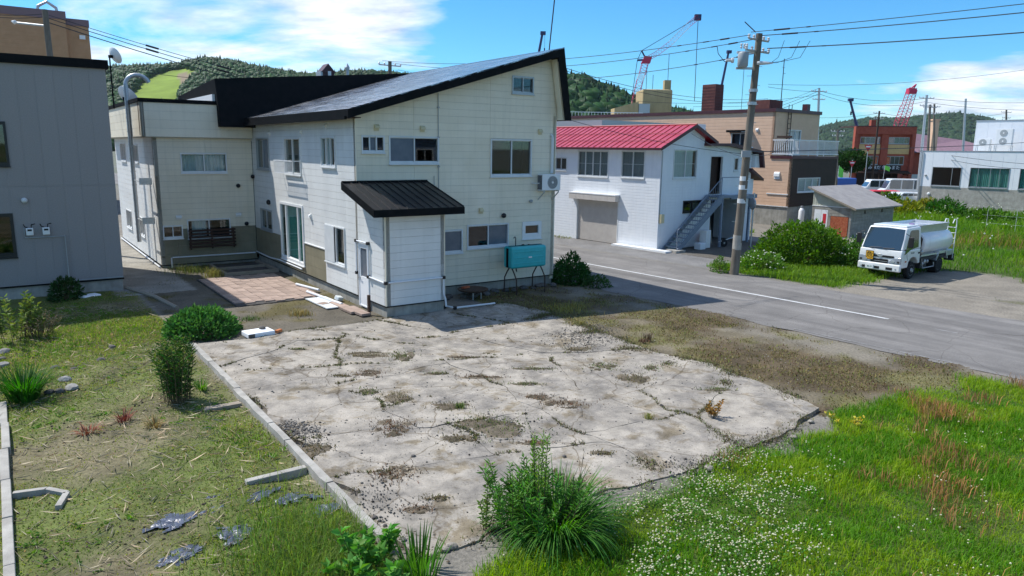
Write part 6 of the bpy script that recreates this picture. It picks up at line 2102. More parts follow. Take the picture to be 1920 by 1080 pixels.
boom('dark crane boom poking above the main roof ridge', (1010, 100), (1017, 63), 120, .32)
boom('dark telescopic crane boom leaning above the tan roof', (1347, 190), (1366, 98), 120, .28, False)
boom('navy crane boom left of the brick shop', (1606, 235), (1594, 188), 150, .35)

# ================================================================== CARS, SIGNS, PEOPLE NEAR THE SHOP
def van(label, loc, rz, L, Wd, H, mat, hood=.8, group='vehicles parked near the shop'):
    t = thing('parked_van', label, 'van', loc, rz, group)
    hw = Wd / 2
    prof = [(-L / 2, .35), (L / 2, .35), (L / 2 + .02, .75), (L / 2 - .12, 1.0), (L / 2 - hood, 1.12), (L / 2 - hood - .55, H), (-L / 2 + .18, H), (-L / 2, 1.0)]
    MB().prism([(x, -hw, z) for x, z in prof], (0, Wd, 0)).build('body', M[mat], t, bevel=.08, seg=2)
    zb, zt = 1.12, H - .14
    for s in (-1, 1):
        xs = np.linspace(-L / 2 + .22, L / 2 - hood - .35, 4)
        for k in range(3):
            MB().box(xs[k] + .05, s * hw - .01, zb, xs[k + 1] - .05, s * hw + .012, zt).build('side_window', M['glass_screen'], t)
        for x in (-L / 2 + .75, L / 2 - .75):
            MB().lathe((x, s * (hw - .17), .32), (0, s, 0), [(0, .2), (0, .3), (.03, .32), (.16, .32), (.18, .3), (.18, .2)], 16).build('tyre', M['rubber'], t)
            MB().lathe((x, s * (hw - .1), .32), (0, s, 0), [(0, .2), (.1, .19), (.11, .03)], 12).build('rim', M['rim'], t)
        MB().box(L / 2 - .04, s * hw * .6 - .15, .7, L / 2 + .035, s * hw * .6 + .15, .86).build('headlamp', M['lamp_clear'], t)
    MB().add([(L / 2 - hood + .01, -hw * .9, 1.14), (L / 2 - hood + .01, hw * .9, 1.14), (L / 2 - hood - .53, hw * .85, H - .05), (L / 2 - hood - .53, -hw * .85, H - .05)], [(0, 1, 2, 3)]).build('windscreen', M['glass_screen'], t)
    return t


def on_ground(u, Y, dv=0):
    p = at(u, 340, Y); p.z = 0
    return p


van('white passenger van parked left, nearest the shed roof', on_ground(1645, 88), R(175), 4.6, 1.75, 2.0, 'truck_white')
van('white minibus parked right, against the office wall', on_ground(1692, 84), R(172), 4.8, 1.8, 2.25, 'truck_white', hood=.4)
van('small white hatchback half hidden by yellow weeds', on_ground(1690, 70), R(200), 3.6, 1.55, 1.45, 'truck_white', hood=.9)
van('dark red car peeking out past the shed roof', on_ground(1648, 72), R(170), 4.0, 1.6, 1.5, 'sign_red', hood=.9)
o = thing('blue_truck_cover', 'blue tarpaulin-covered truck bed behind the shed roof', 'truck bed', on_ground(1578, 95), R(10))
MB().box(-1.6, -.8, .8, 1.6, .8, 1.9).build('load_bed', M['blue_tarp'], o, bevel=.1)
for x in (-1, 1):
    MB().lathe((x, -.7, .4), (0, -1, 0), [(0, .4), (.2, .4)], 14).build('tyre', M['rubber'], o)
MB().box(-1.6, -.7, .55, 1.6, .7, .8).build('frame', M['chassis'], o)


def tri_sign(label, u, v, Y, hgt, size):
    p = at(u, v, Y)
    t = thing('stop_sign', label, 'road sign', (p.x, p.y, 0), 0)
    MB().cyl((0, .05, 0), (0, .05, p.z + .5), .05, n=6).build('post', M['galv'], t)
    s = size
    MB().prism([(-s / 2, 0, p.z + s * .35), (s / 2, 0, p.z + s * .35), (0, 0, p.z - s * .5)], (0, .03, 0)).build('plate', M['sign_red'], t)
    MB().box(-s * .28, -.006, p.z + .05, s * .28, -.002, p.z + s * .2).build('plate_text', M['white_paint'], t)
    return t


tri_sign('red triangular stop sign on a pale post left of the shop', 1598, 307, 98, 3, .95)
tri_sign('red triangular stop sign hung higher before the shop front', 1628, 277, 100, 5, 1.1)


def person(label, loc, rz, coat, legs, stride=.12, hgt=1.68):
    t = thing('person', label, 'person', loc, rz)
    k = hgt / 1.7
    J = {'pel': (0, 0, .92), 'chest': (0, 0, 1.28), 'neck': (0, 0, 1.45), 'head': (0, .02, 1.56), 'top': (0, .02, 1.66),
         'hL': (.1, 0, .88), 'kL': (.11, stride * .6, .48), 'aL': (.11, stride * .2, .07), 'tL': (.11, stride * .2 + .14, .04),
         'hR': (-.1, 0, .88), 'kR': (-.11, -stride * .2, .48), 'aR': (-.11, -stride * 1.3, .08), 'tR': (-.11, -stride * 1.3 + .14, .05),
         'sL': (.19, 0, 1.4), 'eL': (.24, -.04, 1.14), 'wL': (.24, .1, .93), 'fL': (.23, .14, .86), 'sR': (-.19, 0, 1.4), 'eR': (-.25, .08, 1.16), 'wR': (-.22, .26, 1.18), 'fR': (-.21, .32, 1.2)}
    rad = {'pel': .14, 'chest': .155, 'neck': .055, 'head': .095, 'top': .07, 'hL': .095, 'kL': .065, 'aL': .045, 'tL': .04, 'hR': .095, 'kR': .065, 'aR': .045, 'tR': .04,
           'sL': .065, 'eL': .048, 'wL': .034, 'fL': .035, 'sR': .065, 'eR': .048, 'wR': .034, 'fR': .035}
    E = [('pel', 'chest'), ('chest', 'neck'), ('neck', 'head'), ('head', 'top'), ('pel', 'hL'), ('hL', 'kL'), ('kL', 'aL'), ('aL', 'tL'), ('pel', 'hR'), ('hR', 'kR'), ('kR', 'aR'), ('aR', 'tR'),
         ('chest', 'sL'), ('sL', 'eL'), ('eL', 'wL'), ('wL', 'fL'), ('chest', 'sR'), ('sR', 'eR'), ('eR', 'wR'), ('wR', 'fR')]
    names = list(J)
    me = bpy.data.meshes.new('body')
    me.from_pydata([tuple(c * k for c in J[n]) for n in names], [(names.index(a), names.index(b)) for a, b in E], [])
    o = bpy.data.objects.new('body', me)
    link(o, t)
    sk = o.modifiers.new('skin', 'SKIN')
    for i, n in enumerate(names):
        sv = me.skin_vertices[0].data[i]
        sv.radius = (rad[n] * k * 1.05, rad[n] * k * .9)
        sv.use_root = (n == 'pel')
    o.modifiers.new('sub', 'SUBSURF').render_levels = 1
    m = bpy.data.materials.new('person_cloth')
    m.use_nodes = True
    tr_ = m.node_tree
    tcn = N(tr_, 'ShaderNodeTexCoord'); sp = N(tr_, 'ShaderNodeSeparateXYZ'); tr_.links.new(tcn.outputs['Object'], sp.inputs[0])
    dv = N(tr_, 'ShaderNodeMath', operation='DIVIDE', i_1=1.8 * k); tr_.links.new(sp.outputs['Z'], dv.inputs[0])
    rp = ramp(tr_, dv.outputs[0], [(0.0, (.02, .02, .02)), (.05, legs), (.5, coat), (.815, (.46, .28, .2)), (.9, (.03, .025, .02))])
    rp.color_ramp.interpolation = 'CONSTANT'
    tr_.links.new(rp.outputs[0], tr_.nodes['Principled BSDF'].inputs['Base Color'])
    tr_.nodes['Principled BSDF'].inputs['Roughness'].default_value = .9
    me.materials.append(m)
    return t


p1_ = on_ground(1650, 100); p2_ = on_ground(1659, 101)
person('person in white top and dark trousers holding a green flag', p1_, R(10), (.65, .65, .62), (.03, .03, .035))
person('person in dark clothes walking beside the green flag holder', p2_, R(-20), (.03, .03, .04), (.02, .02, .025), .2)


def flag(label, u0, v0, v1, Y, w, h):
    p = at(u0, v0, Y)
    t = thing('green_flag', label, 'flag', (p.x, p.y, 0), R(15))
    MB().cyl((0, 0, .0), (.12, 0, p.z), .02, n=5).build('flag_pole', M['white_paint'], t)
    n = 8
    V = []
    for i in range(n + 1):
        x = .12 + w * i / n; dy = .06 * math.sin(i * 1.3)
        V += [(x, dy, p.z - h * (.5 * i / n) - h), (x, dy, p.z - h * .4 * i / n)]
    f_ = MB().add(V, [(2 * i, 2 * i + 2, 2 * i + 3, 2 * i + 1) for i in range(n)]).build('cloth', M['flag_green'], t, fix=False)
    return t


flag('bright green triangular flag held before the shop front', 1658, 310, 0, 100, .8, .55)
flag('bright green banner beside the dark tree near the shop', 1572, 310, 0, 97, .7, 1.3)
flat_text(*SIGN_ARGS, ext=.01)

# ================================================================== PLANTS: BUILDERS
def jitter_col(n, base, var=.25, hue=.12):
    b = np.array(base)[None, :] * (1 + (rng.random((n, 1)) - .5) * 2 * var)
    sh = (rng.random((n, 1)) - .5) * 2 * hue
    b = b * np.concatenate([1 + sh, np.ones((n, 1)), 1 - sh * .5], 1)
    return np.clip(b, .003, .9)


def blades(name, P, h, w, bend, col, mat='blade', parent=None, az=None):
    n = len(P)
    az = rng.random(n) * 2 * math.pi if az is None else az
    d = np.stack([np.cos(az), np.sin(az), np.zeros(n)], 1)
    s = np.stack([-np.sin(az + rng.normal(0, .8, n)), np.cos(az + rng.normal(0, .8, n)), np.zeros(n)], 1)
    up = np.array([0, 0, 1.0])
    h = np.broadcast_to(np.asarray(h, float), (n,))[:, None]; w = np.broadcast_to(np.asarray(w, float), (n,))[:, None]; bend = np.broadcast_to(np.asarray(bend, float), (n,))[:, None]
    m = P + up * h * .6 + d * h * bend * .3
    t = P + up * h * (1 - bend * .3) + d * h * bend
    V = np.stack([P - s * w / 2, P + s * w / 2, m + s * w * .4, m - s * w * .4, t], 1).reshape(-1, 3)
    i = np.arange(n)[:, None] * 5
    Q = i + np.array([[0, 1, 2, 3]]); T = i + np.array([[3, 2, 4]])
    return np_mesh(name, V, [Q, T], M[mat], parent, colors=np.repeat(col, 5, 0))


def leaves(name, P, D, L, W, col, mat='leaf', parent=None, fold=.25):
    """leaf = folded diamond: P base, D direction (unit), L length, W width"""
    n = len(P)
    L = np.broadcast_to(np.asarray(L, float), (n,))[:, None]; W = np.broadcast_to(np.asarray(W, float), (n,))[:, None]
    r = rng.normal(size=(n, 3)); S = np.cross(D, r); S /= np.linalg.norm(S, axis=1, keepdims=True) + 1e-9
    Nn = np.cross(S, D)
    mid = P + D * L * .45
    V = np.stack([P, mid + S * W / 2 + Nn * W * fold, P + D * L - Nn * L * .12, mid - S * W / 2 + Nn * W * fold], 1).reshape(-1, 3)
    i = np.arange(n)[:, None] * 4
    T1 = i + np.array([[0, 1, 2]]); T2 = i + np.array([[0, 2, 3]])
    return np_mesh(name, V, [T1, T2], M[mat], parent, colors=np.repeat(col, 4, 0))


def arch(name, c, n, L, w, col, spread=.6, parent=None, r0=.1, seg=6, mat='blade', up=1.2):
    az = rng.random(n) * 2 * math.pi
    l = rng.uniform(L[0], L[1], n); sp = rng.uniform(.25, 1.0, n) * spread
    d = np.stack([np.cos(az), np.sin(az), np.zeros(n)], 1); s = np.stack([-np.sin(az), np.cos(az), np.zeros(n)], 1)
    base = np.array(c)[None, :] + d * (rng.random((n, 1)) ** .5) * r0
    V = []
    for k in range(seg + 1):
        t = k / seg
        ang = (math.pi / 2 - .15) - sp * t * up * 1.5
        if k == 0:
            p = base.copy()
        else:
            p = p + (d * np.cos(ang)[:, None] + np.array([0, 0, 1.0]) * np.sin(ang)[:, None]) * (l / seg)[:, None]
        ww = w * (1 - t ** 2.2) * .5 + .001
        V += [p - s * ww, p + s * ww]
    V = np.stack(V, 1).reshape(-1, 3)
    m = 2 * (seg + 1)
    i = np.arange(n)[:, None] * m
    Q = np.concatenate([i + np.array([[2 * k, 2 * k + 1, 2 * k + 3, 2 * k + 2]]) for k in range(seg)])
    return np_mesh(name, V, [Q], M[mat], parent, colors=np.repeat(col, m, 0))


def stems(c, n, r0, hgt, lean, parent, name='stems', rad=.008):
    mb = MB(); out = []
    for k in range(n):
        a_ = rng.random() * 2 * math.pi; q = math.sqrt(rng.random()) * r0
        b_ = Vector((c[0] + math.cos(a_) * q, c[1] + math.sin(a_) * q, c[2]))
        h = rng.uniform(*hgt); l = rng.uniform(0, lean)
        e = b_ + Vector((math.cos(a_) * l, math.sin(a_) * l, h))
        mid = b_.lerp(e, .5) + Vector((-math.cos(a_) * l * .15, -math.sin(a_) * l * .15, .03))
        mb.tube([b_, mid, e], [rad, rad * .8, rad * .4], 4)
        out.append((b_, mid, e))
    o = mb.build(name, M['stem'], parent, fix=False)
    return out


def leafy(t, st, per, L, W, col, f0=.1, droop=.25, name='leaves'):
    P = []; D = []
    for b_, m_, e in st:
        for k in range(per):
            f = f0 + (1 - f0) * (k + rng.random()) / per
            p = b_.lerp(m_, f * 2) if f < .5 else m_.lerp(e, f * 2 - 1)
            a_ = k * 2.4 + rng.normal(0, .3)
            d = Vector((math.cos(a_), math.sin(a_), .55 - droop + rng.normal(0, .25) + f * .3)).normalized()
            P.append(p[:]); D.append(d[:])
    P = np.array(P); D = np.array(D); n = len(P)
    return leaves(name, P, D, rng.uniform(L[0], L[1], n), rng.uniform(W[0], W[1], n), jitter_col(n, col, .3, .2), parent=t)


def bush(name, label, loc, rx, ry, h, n, L, col, cat='shrub', group=None, nst=9, seed=1, flowers=None, low=.05, W=.5, rough=.22):
    """dense shrub: lumpy dome of leaves over stems"""
    t = thing(name, label, cat, loc, 0, group)
    st = stems((0, 0, -.03), nst, min(rx, ry) * .35, (h * .55, h * .85), min(rx, ry) * .6, t, rad=.014)
    u = rng.normal(size=(n, 3)); u /= np.linalg.norm(u, axis=1, keepdims=True)
    u[:, 2] = np.abs(u[:, 2]) * 1.0 - .12
    lump = 1 + rough * 2 * (fbm(u[:, 0] * 2.2 + seed * 7, u[:, 1] * 2.2 + u[:, 2] * 2.7, .7, 3, seed) - .5) + rng.normal(0, .03, n)
    r = (rng.random(n) ** .22) * lump
    P = u * r[:, None] * np.array([rx, ry, h])
    P[:, 2] = np.maximum(P[:, 2] + .02, low * rng.random(n))
    D = u + rng.normal(0, .55, (n, 3)) + np.array([0, 0, .35]); D /= np.linalg.norm(D, axis=1, keepdims=True)
    l = rng.uniform(L * .7, L * 1.3, n)
    patch = (fbm(P[:, 0] * 3 + seed, P[:, 1] * 3 + P[:, 2] * 2, 1.0, 3, seed + 3) - .5)[:, None]
    c = jitter_col(n, col, .3, .15) * (1 + patch * .7)
    leaves('foliage', P, D, l, l * W, np.clip(c, .003, .8), parent=t)
    if flowers:
        nf, fc, fs = flowers
        uf = rng.normal(size=(nf, 3)); uf /= np.linalg.norm(uf, axis=1, keepdims=True); uf[:, 2] = np.abs(uf[:, 2])
        F = uf * np.array([rx, ry, h]) * 1.04
        blobs('flowers', F, fs, jitter_col(nf, fc, .1, .02), t)
    return t


def blobs(name, P, r, col, parent=None, mat='leaf', squash=.8, kind=None):
    n = len(P)
    base = np.array([[1, 0, 0], [-1, 0, 0], [0, 1, 0], [0, -1, 0], [0, 0, squash], [0, 0, -squash]], float)
    r = np.broadcast_to(np.asarray(r, float), (n,))
    V = (base[None] * (r[:, None, None] * (1 + rng.normal(0, .22, (n, 6, 1)))) + P[:, None, :]).reshape(-1, 3)
    f = np.array([[0, 2, 4], [2, 1, 4], [1, 3, 4], [3, 0, 4], [2, 0, 5], [1, 2, 5], [3, 1, 5], [0, 3, 5]])
    T = (np.arange(n)[:, None, None] * 6 + f[None]).reshape(-1, 3)
    return np_mesh(name, V, [T], M[mat], parent, colors=np.repeat(col, 6, 0))


def scatter(n, x0, x1, y0, y1, w):
    x = rng.uniform(x0, x1, n); y = rng.uniform(y0, y1, n)
    a, b, wa, wb, Z = zones(x, y)
    k = rng.random(n) < w(a, b, wa, wb, Z, x, y)
    x, y = x[k], y[k]
    _, z = ground_colour(x, y)
    return np.stack([x, y, z - .005], 1)


# ================================================================== GRASS FIELD (bottom right)
P = scatter(430000, -3.2, 17, 5.5, 18.5, lambda a, b, wa, wb, Z, x, y: Z['field'] * np.where(y > 13, .85, 1.0))
n = len(P)
tall = fbm(P[:, 0], P[:, 1], 1.6, 4, 201); hue = fbm(P[:, 0], P[:, 1], .9, 4, 207)
base = np.where((hue > .52)[:, None], np.array([.30, .46, .03]), np.array([.155, .35, .022]))
col = jitter_col(n, (1, 1, 1), .3, .15) * base
yel = rng.random(n) < .07
col[yel] = jitter_col(yel.sum(), (.34, .36, .06), .25, .1)
hgt = (.045 + .125 * smooth(tall, .3, .75)) * rng.uniform(.6, 1.35, n)
o = blades('field_grass', P, hgt, rng.uniform(.007, .014, n), rng.uniform(.15, .8, n), col)
tag(o, 'lush green grass covering the lot at the lower right', 'grass', kind='stuff')
# sorrel: rusty seed stems
P = scatter(210000, 1.5, 16, 6, 17.5, lambda a, b, wa, wb, Z, x, y: Z['field'] * smooth(fbm(x, y, .75, 4, 301) * .6 + fbm(x, y, 2.2, 3, 305) * .4, .50, .64) * .55 * smooth(x - .35 * (13 - y), 1.6, 4.0))
n = len(P)
o = blades('sorrel', P + np.array([0, 0, .08]), rng.uniform(.10, .27, n), rng.uniform(.005, .011, n), rng.uniform(.05, .7, n), jitter_col(n, (.36, .19, .075), .35, .25), mat='dry')
tag(o, 'rust brown seeding sorrel standing through the lower right grass', 'weeds', kind='stuff')
# clover leaves and white heads
cw_ = lambda a, b, wa, wb, Z, x, y: Z['field'] * smooth(fbm(x, y, .33, 2, 431), .38, .6) * smooth(fbm(x, y, 1.1, 4, 401) + .16 * np.exp(-((x - 2.0) ** 2 / 3 + (y - 9.2) ** 2 / 4)), .48, .62) * np.clip(np.exp(-((x - 1.9) / 2.1) ** 2) + .06, 0, 1)
P = scatter(60000, -1.5, 10, 6, 14, cw_)
n = len(P)
D = rng.normal(0, .6, (n, 3)); D[:, 2] = .35; D /= np.linalg.norm(D, axis=1, keepdims=True)
o = leaves('clover_leaves', P + np.array([0, 0, 1]) * rng.uniform(.07, .17, n)[:, None], D, .034, .03, jitter_col(n, (.10, .25, .035), .3, .1))
tag(o, 'low clover leaves in the lower right grass', 'clover', kind='stuff')
P = scatter(34000, -1.5, 10, 6, 14, cw_)
n = len(P)
o = blobs('clover_flowers', P + np.array([0, 0, 1]) * rng.uniform(.10, .2, n)[:, None], rng.uniform(.010, .019, n), jitter_col(n, (.72, .69, .50), .15, .05))
tag(o, 'scattered small white clover heads in the lower right grass', 'clover flowers', kind='stuff')

# ================================================================== LEFT LAWN
P = scatter(520000, -15, 1.0, 5.5, 29, lambda a, b, wa, wb, Z, x, y: np.clip(Z['lawng'] * .55 + Z['lush'] * .6 + Z['lawn'] * (.10 + .3 * smooth(fbm(x, y, .45, 3, 555), .5, .62)), 0, 1) * (b < 8.5))
n = len(P)
a_, b_, _, _, Zz = zones(P[:, 0], P[:, 1])
lush = Zz['lush']
hue = fbm(P[:, 0], P[:, 1], .7, 3, 501)
base = np.where((hue > .5)[:, None], np.array([.27, .33, .06]), np.array([.16, .25, .04]))
base = base * (1 - lush[:, None] * .5) + np.array([.15, .32, .03]) * lush[:, None] * .6
col = jitter_col(n, (1, 1, 1), .35, .18) * base
dry = rng.random(n) < .24
col[dry] = jitter_col(dry.sum(), (.33, .25, .13), .3, .1)
o = blades('lawn_grass', P, (.025 + .10 * lush) * rng.uniform(.5, 1.8, n), rng.uniform(.008, .016, n), rng.uniform(.3, 1.3, n), col)
tag(o, 'thin patchy grass on the left lawn', 'grass', kind='stuff')
# feathery tall grass at the bottom
P = scatter(60000, -7, -.5, 6, 11.5, lambda a, b, wa, wb, Z, x, y: (a < -5.6) * np.exp(-((a + 6.4) / .75) ** 2 - ((b + 11.4) / 1.3) ** 2) * .75)
n = len(P)
o = blades('tall_grass', P, rng.uniform(.15, .5, n), rng.uniform(.005, .010, n), rng.uniform(.2, .9, n), jitter_col(n, (.16, .25, .05), .35, .2))
tag(o, 'fine feathery tall grass left of the kerb at the bottom', 'grass', kind='stuff')
# broad-leaf weed rosettes
P = scatter(13000, -15, 1, 6, 24, lambda a, b, wa, wb, Z, x, y: Z['lawn'] * smooth(fbm(x, y, 1.4, 3, 601), .45, .65) * .22)
P = np.repeat(P, 9, 0) + rng.normal(0, .035, (len(P) * 9, 3)) * np.array([1, 1, .2])
n = len(P)
D = rng.normal(0, 1, (n, 3)); D[:, 2] = rng.uniform(.15, .8, n); D /= np.linalg.norm(D, axis=1, keepdims=True)
o = leaves('lawn_weeds', P + np.array([0, 0, .015]), D, rng.uniform(.04, .10, n), rng.uniform(.018, .035, n), jitter_col(n, (.14, .26, .04), .35, .15))
tag(o, 'small broad-leaved weeds dotted over the left lawn', 'weeds', kind='stuff')
# dead straw and twigs
P = scatter(17000, -14, 0, 6, 22, lambda a, b, wa, wb, Z, x, y: Z['lawn'] * .5 + Z['mossbrown'] * .4)
n = len(P)
az = rng.random(n) * 2 * math.pi
D = np.stack([np.cos(az), np.sin(az), rng.uniform(.02, .25, n)], 1)
o = leaves('dead_straw', P + np.array([0, 0, .02]), D, rng.uniform(.06, .34, n), .009, jitter_col(n, (.46, .38, .26), .3, .08), mat='dry', fold=0)
tag(o, 'dead straw stalks lying over the left lawn', 'straw', kind='stuff')
# dark clods
P = scatter(22000, -14, 0, 6, 22, lambda a, b, wa, wb, Z, x, y: Z['lawn'] * (1 - Z['lush']) * smooth(fbm(x, y, .8, 3, 651), .46, .62) * .8)
n = len(P)
o = blobs('soil_clods', P, rng.uniform(.008, .035, n), jitter_col(n, (.075, .06, .045), .4, .05), mat='dry')
tag(o, 'dark crumbled soil clods on the left lawn', 'soil', kind='stuff')

# ================================================================== YARD, MOSSY VERGE, GRAVEL
P = scatter(210000, -3, 13, 9, 30, lambda a, b, wa, wb, Z, x, y: np.clip(Z['mossgreen'] * .5 + Z['mossbrown'] * .35, 0, 1) * (wa < -9.8))
n = len(P)
mix_ = rng.random(n)[:, None]
base = np.where(mix_ < .45, np.array([.28, .23, .09]), np.where(mix_ < .75, np.array([.19, .22, .05]), np.array([.13, .07, .035])))
o = blades('verge_weeds', P, rng.uniform(.015, .075, n), rng.uniform(.010, .022, n), rng.uniform(.3, 1.3, n), jitter_col(n, (1, 1, 1), .35, .15) * base, mat='dry')
tag(o, 'sparse dry moss and weeds between slab and road', 'weeds', kind='stuff')
P = scatter(16000, -13, 0, 16, 34, lambda a, b, wa, wb, Z, x, y: Z['yard'] * smooth(fbm(x, y, .9, 4, 61), .48, .65) * .6 * (1 - Z['patio']))
n = len(P)
o = blades('yard_weeds', P, rng.uniform(.02, .1, n), rng.uniform(.01, .02, n), rng.uniform(.3, 1.2, n), jitter_col(n, (.15, .13, .04), .4, .25), mat='dry')
tag(o, 'low yellowish weeds between patio and slab', 'weeds', kind='stuff')


def tuft(label, h_pos, n, hh, col, r=.2, cat='grass tuft', group=None, world=None):
    p = world if world is not None else HP(*h_pos)
    t = thing('grass_tuft', label, cat, p, 0, group)
    q = rng.normal(0, r, (n, 3)) * np.array([1, 1, 0])
    blades('blades', q, rng.uniform(hh * .5, hh, n), rng.uniform(.008, .016, n), rng.uniform(.2, .9, n), jitter_col(n, col, .35, .2), mat='dry', parent=t)
    return t


tuft('large straw-yellow grass tuft in the yard before the annex', (-2.0, 1.75), 260, .26, (.34, .27, .10), .16)
tuft('small green grass tuft in the yard near the peony bush', (-3.4, 1.9), 130, .16, (.10, .18, .03), .15)
tuft('yellow-green weeds against the foot of the wing wall', (-3.1, 11.4), 420, .42, (.20, .22, .05), .42)
tuft('tall yellow weeds at the corner of the paver patio', (-2.6, 9.9), 240, .5, (.30, .27, .07), .2)
tuft('yellow grass tuft at the far corner of the slab', (5.3, -1.9), 420, .2, (.32, .28, .07), .35)
tuft('second low yellow grass tuft behind the slab corner', (6.2, -1.6), 260, .15, (.30, .27, .09), .3)
tuft('straw grass tuft on the broken slab edge', (4.35, -3.6), 200, .16, (.30, .26, .10), .16)
for k, (u, v) in enumerate(((1216, 785), (862, 765), (1205, 642), (1090, 608))):
    tuft(('tiny yellow grass tuft alone on the bare slab', 'tiny green grass tuft in the slab near its middle', 'pinkish dry weed at the far right slab corner', 'yellow grass tuft at the shaded slab edge')[k], None, 70, .14,
         ((.25, .24, .06), (.12, .17, .04), (.22, .12, .08), (.28, .25, .08))[k], .05, world=gnd(u, v, .025))
tw_ = tuft('bare twiggy weed beside the slab in the moss', None, 60, .35, (.14, .10, .06), .07, world=gnd(1215, 640, .0))

# moss and soil patches over the slab
pts = [(690, 665, .75, .22), (752, 668, .42, .42), (690, 700, .45, .2), (745, 745, .42, .3), (690, 735, .3, .2), (735, 800, .55, .38), (850, 762, .55, .2), (930, 800, .9, .5), (740, 890, .5, .3),
       (1190, 710, .5, .42), (1130, 687, .5, .3), (1060, 757, .62, .25), (860, 822, .4, .18), (1000, 692, .6, .1), (900, 707, .7, .1), (590, 842, .4, .25), (985, 720, .5, .1), (1010, 745, .4, .15), (640, 705, .3, .08),
       (820, 700, .35, .08), (870, 670, .5, .07), (1080, 655, .55, .2), (1220, 690, .3, .2), (780, 955, .3, .1), (820, 935, .25, .08), (1340, 730, .5, .12), (1000, 830, .4, .1), (1130, 850, .3, .08), (560, 655, .3, .06)]
V = []; T = []; C = []; BP = []; BC = []; PB2 = []
for k, (u, v, rx, ry) in enumerate(pts):
    c = gnd(u, v, .03)
    for sb in range(9):
        ang = rng.random() * 2 * math.pi; q = rng.random() ** .6
        cx = c.x + math.cos(ang) * rx * .62 * q; cy = c.y + math.sin(ang) * ry * 1.0 * q
        f = rng.uniform(.14, .58) * (1.2 - .7 * q)
        n0 = len(V); m = 18; zz0 = .034 + .0007 * sb
        tone = np.array([(.12, .098, .07), (.09, .075, .05), (.15, .125, .09)][sb % 3])
        V.append((cx, cy, zz0 + .006)); C.append(tone)
        for i in range(m):
            w = 2 * math.pi * i / m
            rr = .3 + 1.4 * float(fbm(math.cos(w) * 2.2 + k * 5 + sb * 3, math.sin(w) * 2.2, .45, 4, 700 + k))
            for f2, zz in ((.6, zz0 + .003), (1.0, .016)):
                V.append((cx + math.cos(w) * rx * f * rr * f2, cy + math.sin(w) * ry * 1.5 * f * rr * f2, zz)); C.append(tone if f2 < .8 else tone * 1.35)
        for i in range(m):
            j = (i + 1) % m
            T.append((n0, n0 + 1 + 2 * i, n0 + 1 + 2 * j)); T.append((n0 + 1 + 2 * i, n0 + 2 + 2 * i, n0 + 2 + 2 * j)); T.append((n0 + 1 + 2 * i, n0 + 2 + 2 * j, n0 + 1 + 2 * j))
    nb = int(900 * rx * ry) + 60
    q = rng.normal(0, .42, (nb, 2)) * np.array([rx, ry * 1.5])
    BP.append(np.concatenate([q + np.array([[c.x, c.y]]), np.full((nb, 1), .03)], 1))
    BC.append(jitter_col(nb, [(.15, .13, .05), (.11, .15, .03), (.16, .09, .05)][k % 3], .4, .25))
    ng = int(160 * rx * ry) + 15
    q = rng.normal(0, .55, (ng, 2)) * np.array([rx, ry * 1.6])
    PB2.append(np.concatenate([q + np.array([[c.x, c.y]]), np.full((ng, 1), .03)], 1))
col = np.array(C) * (1 + (rng.random((len(C), 1)) - .5) * .4)
o = np_mesh('moss_patches', np.array(V), [np.array(T)], M['ground'], colors=col, smooth=True)
tag(o, 'dark patches of moss and soil in the holes of the slab', 'moss', kind='stuff')
# moss and grass in the joints and along the ragged outline
cp = np.array([HP(a, b, .02)[:] for a, b in CRACK])
wgt = smooth(fbm(cp[:, 0], cp[:, 1], .8, 3, 741), .5, .64)
ca, cb = np.array([to_h(x, y) for x, y in cp[:, :2]]).T
rim = (cb < -11.4) | (ca > 3.4)
kp = rng.random(len(cp)) < np.where(rim, .3 + wgt, wgt)
cp = cp[kp]; rim = rim[kp]
cq = np.concatenate([np.repeat(cp[~rim], 14, 0) + rng.normal(0, .028, (14 * (~rim).sum(), 3)) * np.array([1, 1, 0]), np.repeat(cp[rim], 60, 0) + rng.normal(0, .11, (60 * rim.sum(), 3)) * np.array([1, 1, 0])])
BP.append(cq); BC.append(np.where((rng.random(len(cq)) < .5)[:, None], jitter_col(len(cq), (.13, .10, .055), .4, .2), jitter_col(len(cq), (.13, .15, .045), .4, .2)))
cr_ = np.concatenate([np.repeat(cp[~rim], 3, 0) + rng.normal(0, .03, (3 * (~rim).sum(), 3)) * np.array([1, 1, 0]), np.repeat(cp[rim], 14, 0) + rng.normal(0, .14, (14 * rim.sum(), 3)) * np.array([1, 1, 0])])
n = len(cr_)
o = blobs('crack_soil', cr_ + np.array([0, 0, .002]), rng.uniform(.012, .034, n), jitter_col(n, (.105, .085, .06), .4, .1), mat='dry', squash=.3)
tag(o, 'dark soil and moss crumbs along the slab cracks', 'soil', kind='stuff')
BP = np.concatenate(BP); BC = np.concatenate(BC); n = len(BP)
o = blades('slab_weeds', BP, rng.uniform(.015, .07, n), rng.uniform(.008, .018, n), rng.uniform(.3, 1.2, n), BC, mat='dry')
tag(o, 'small weeds growing in the cracks of the slab', 'weeds', kind='stuff')
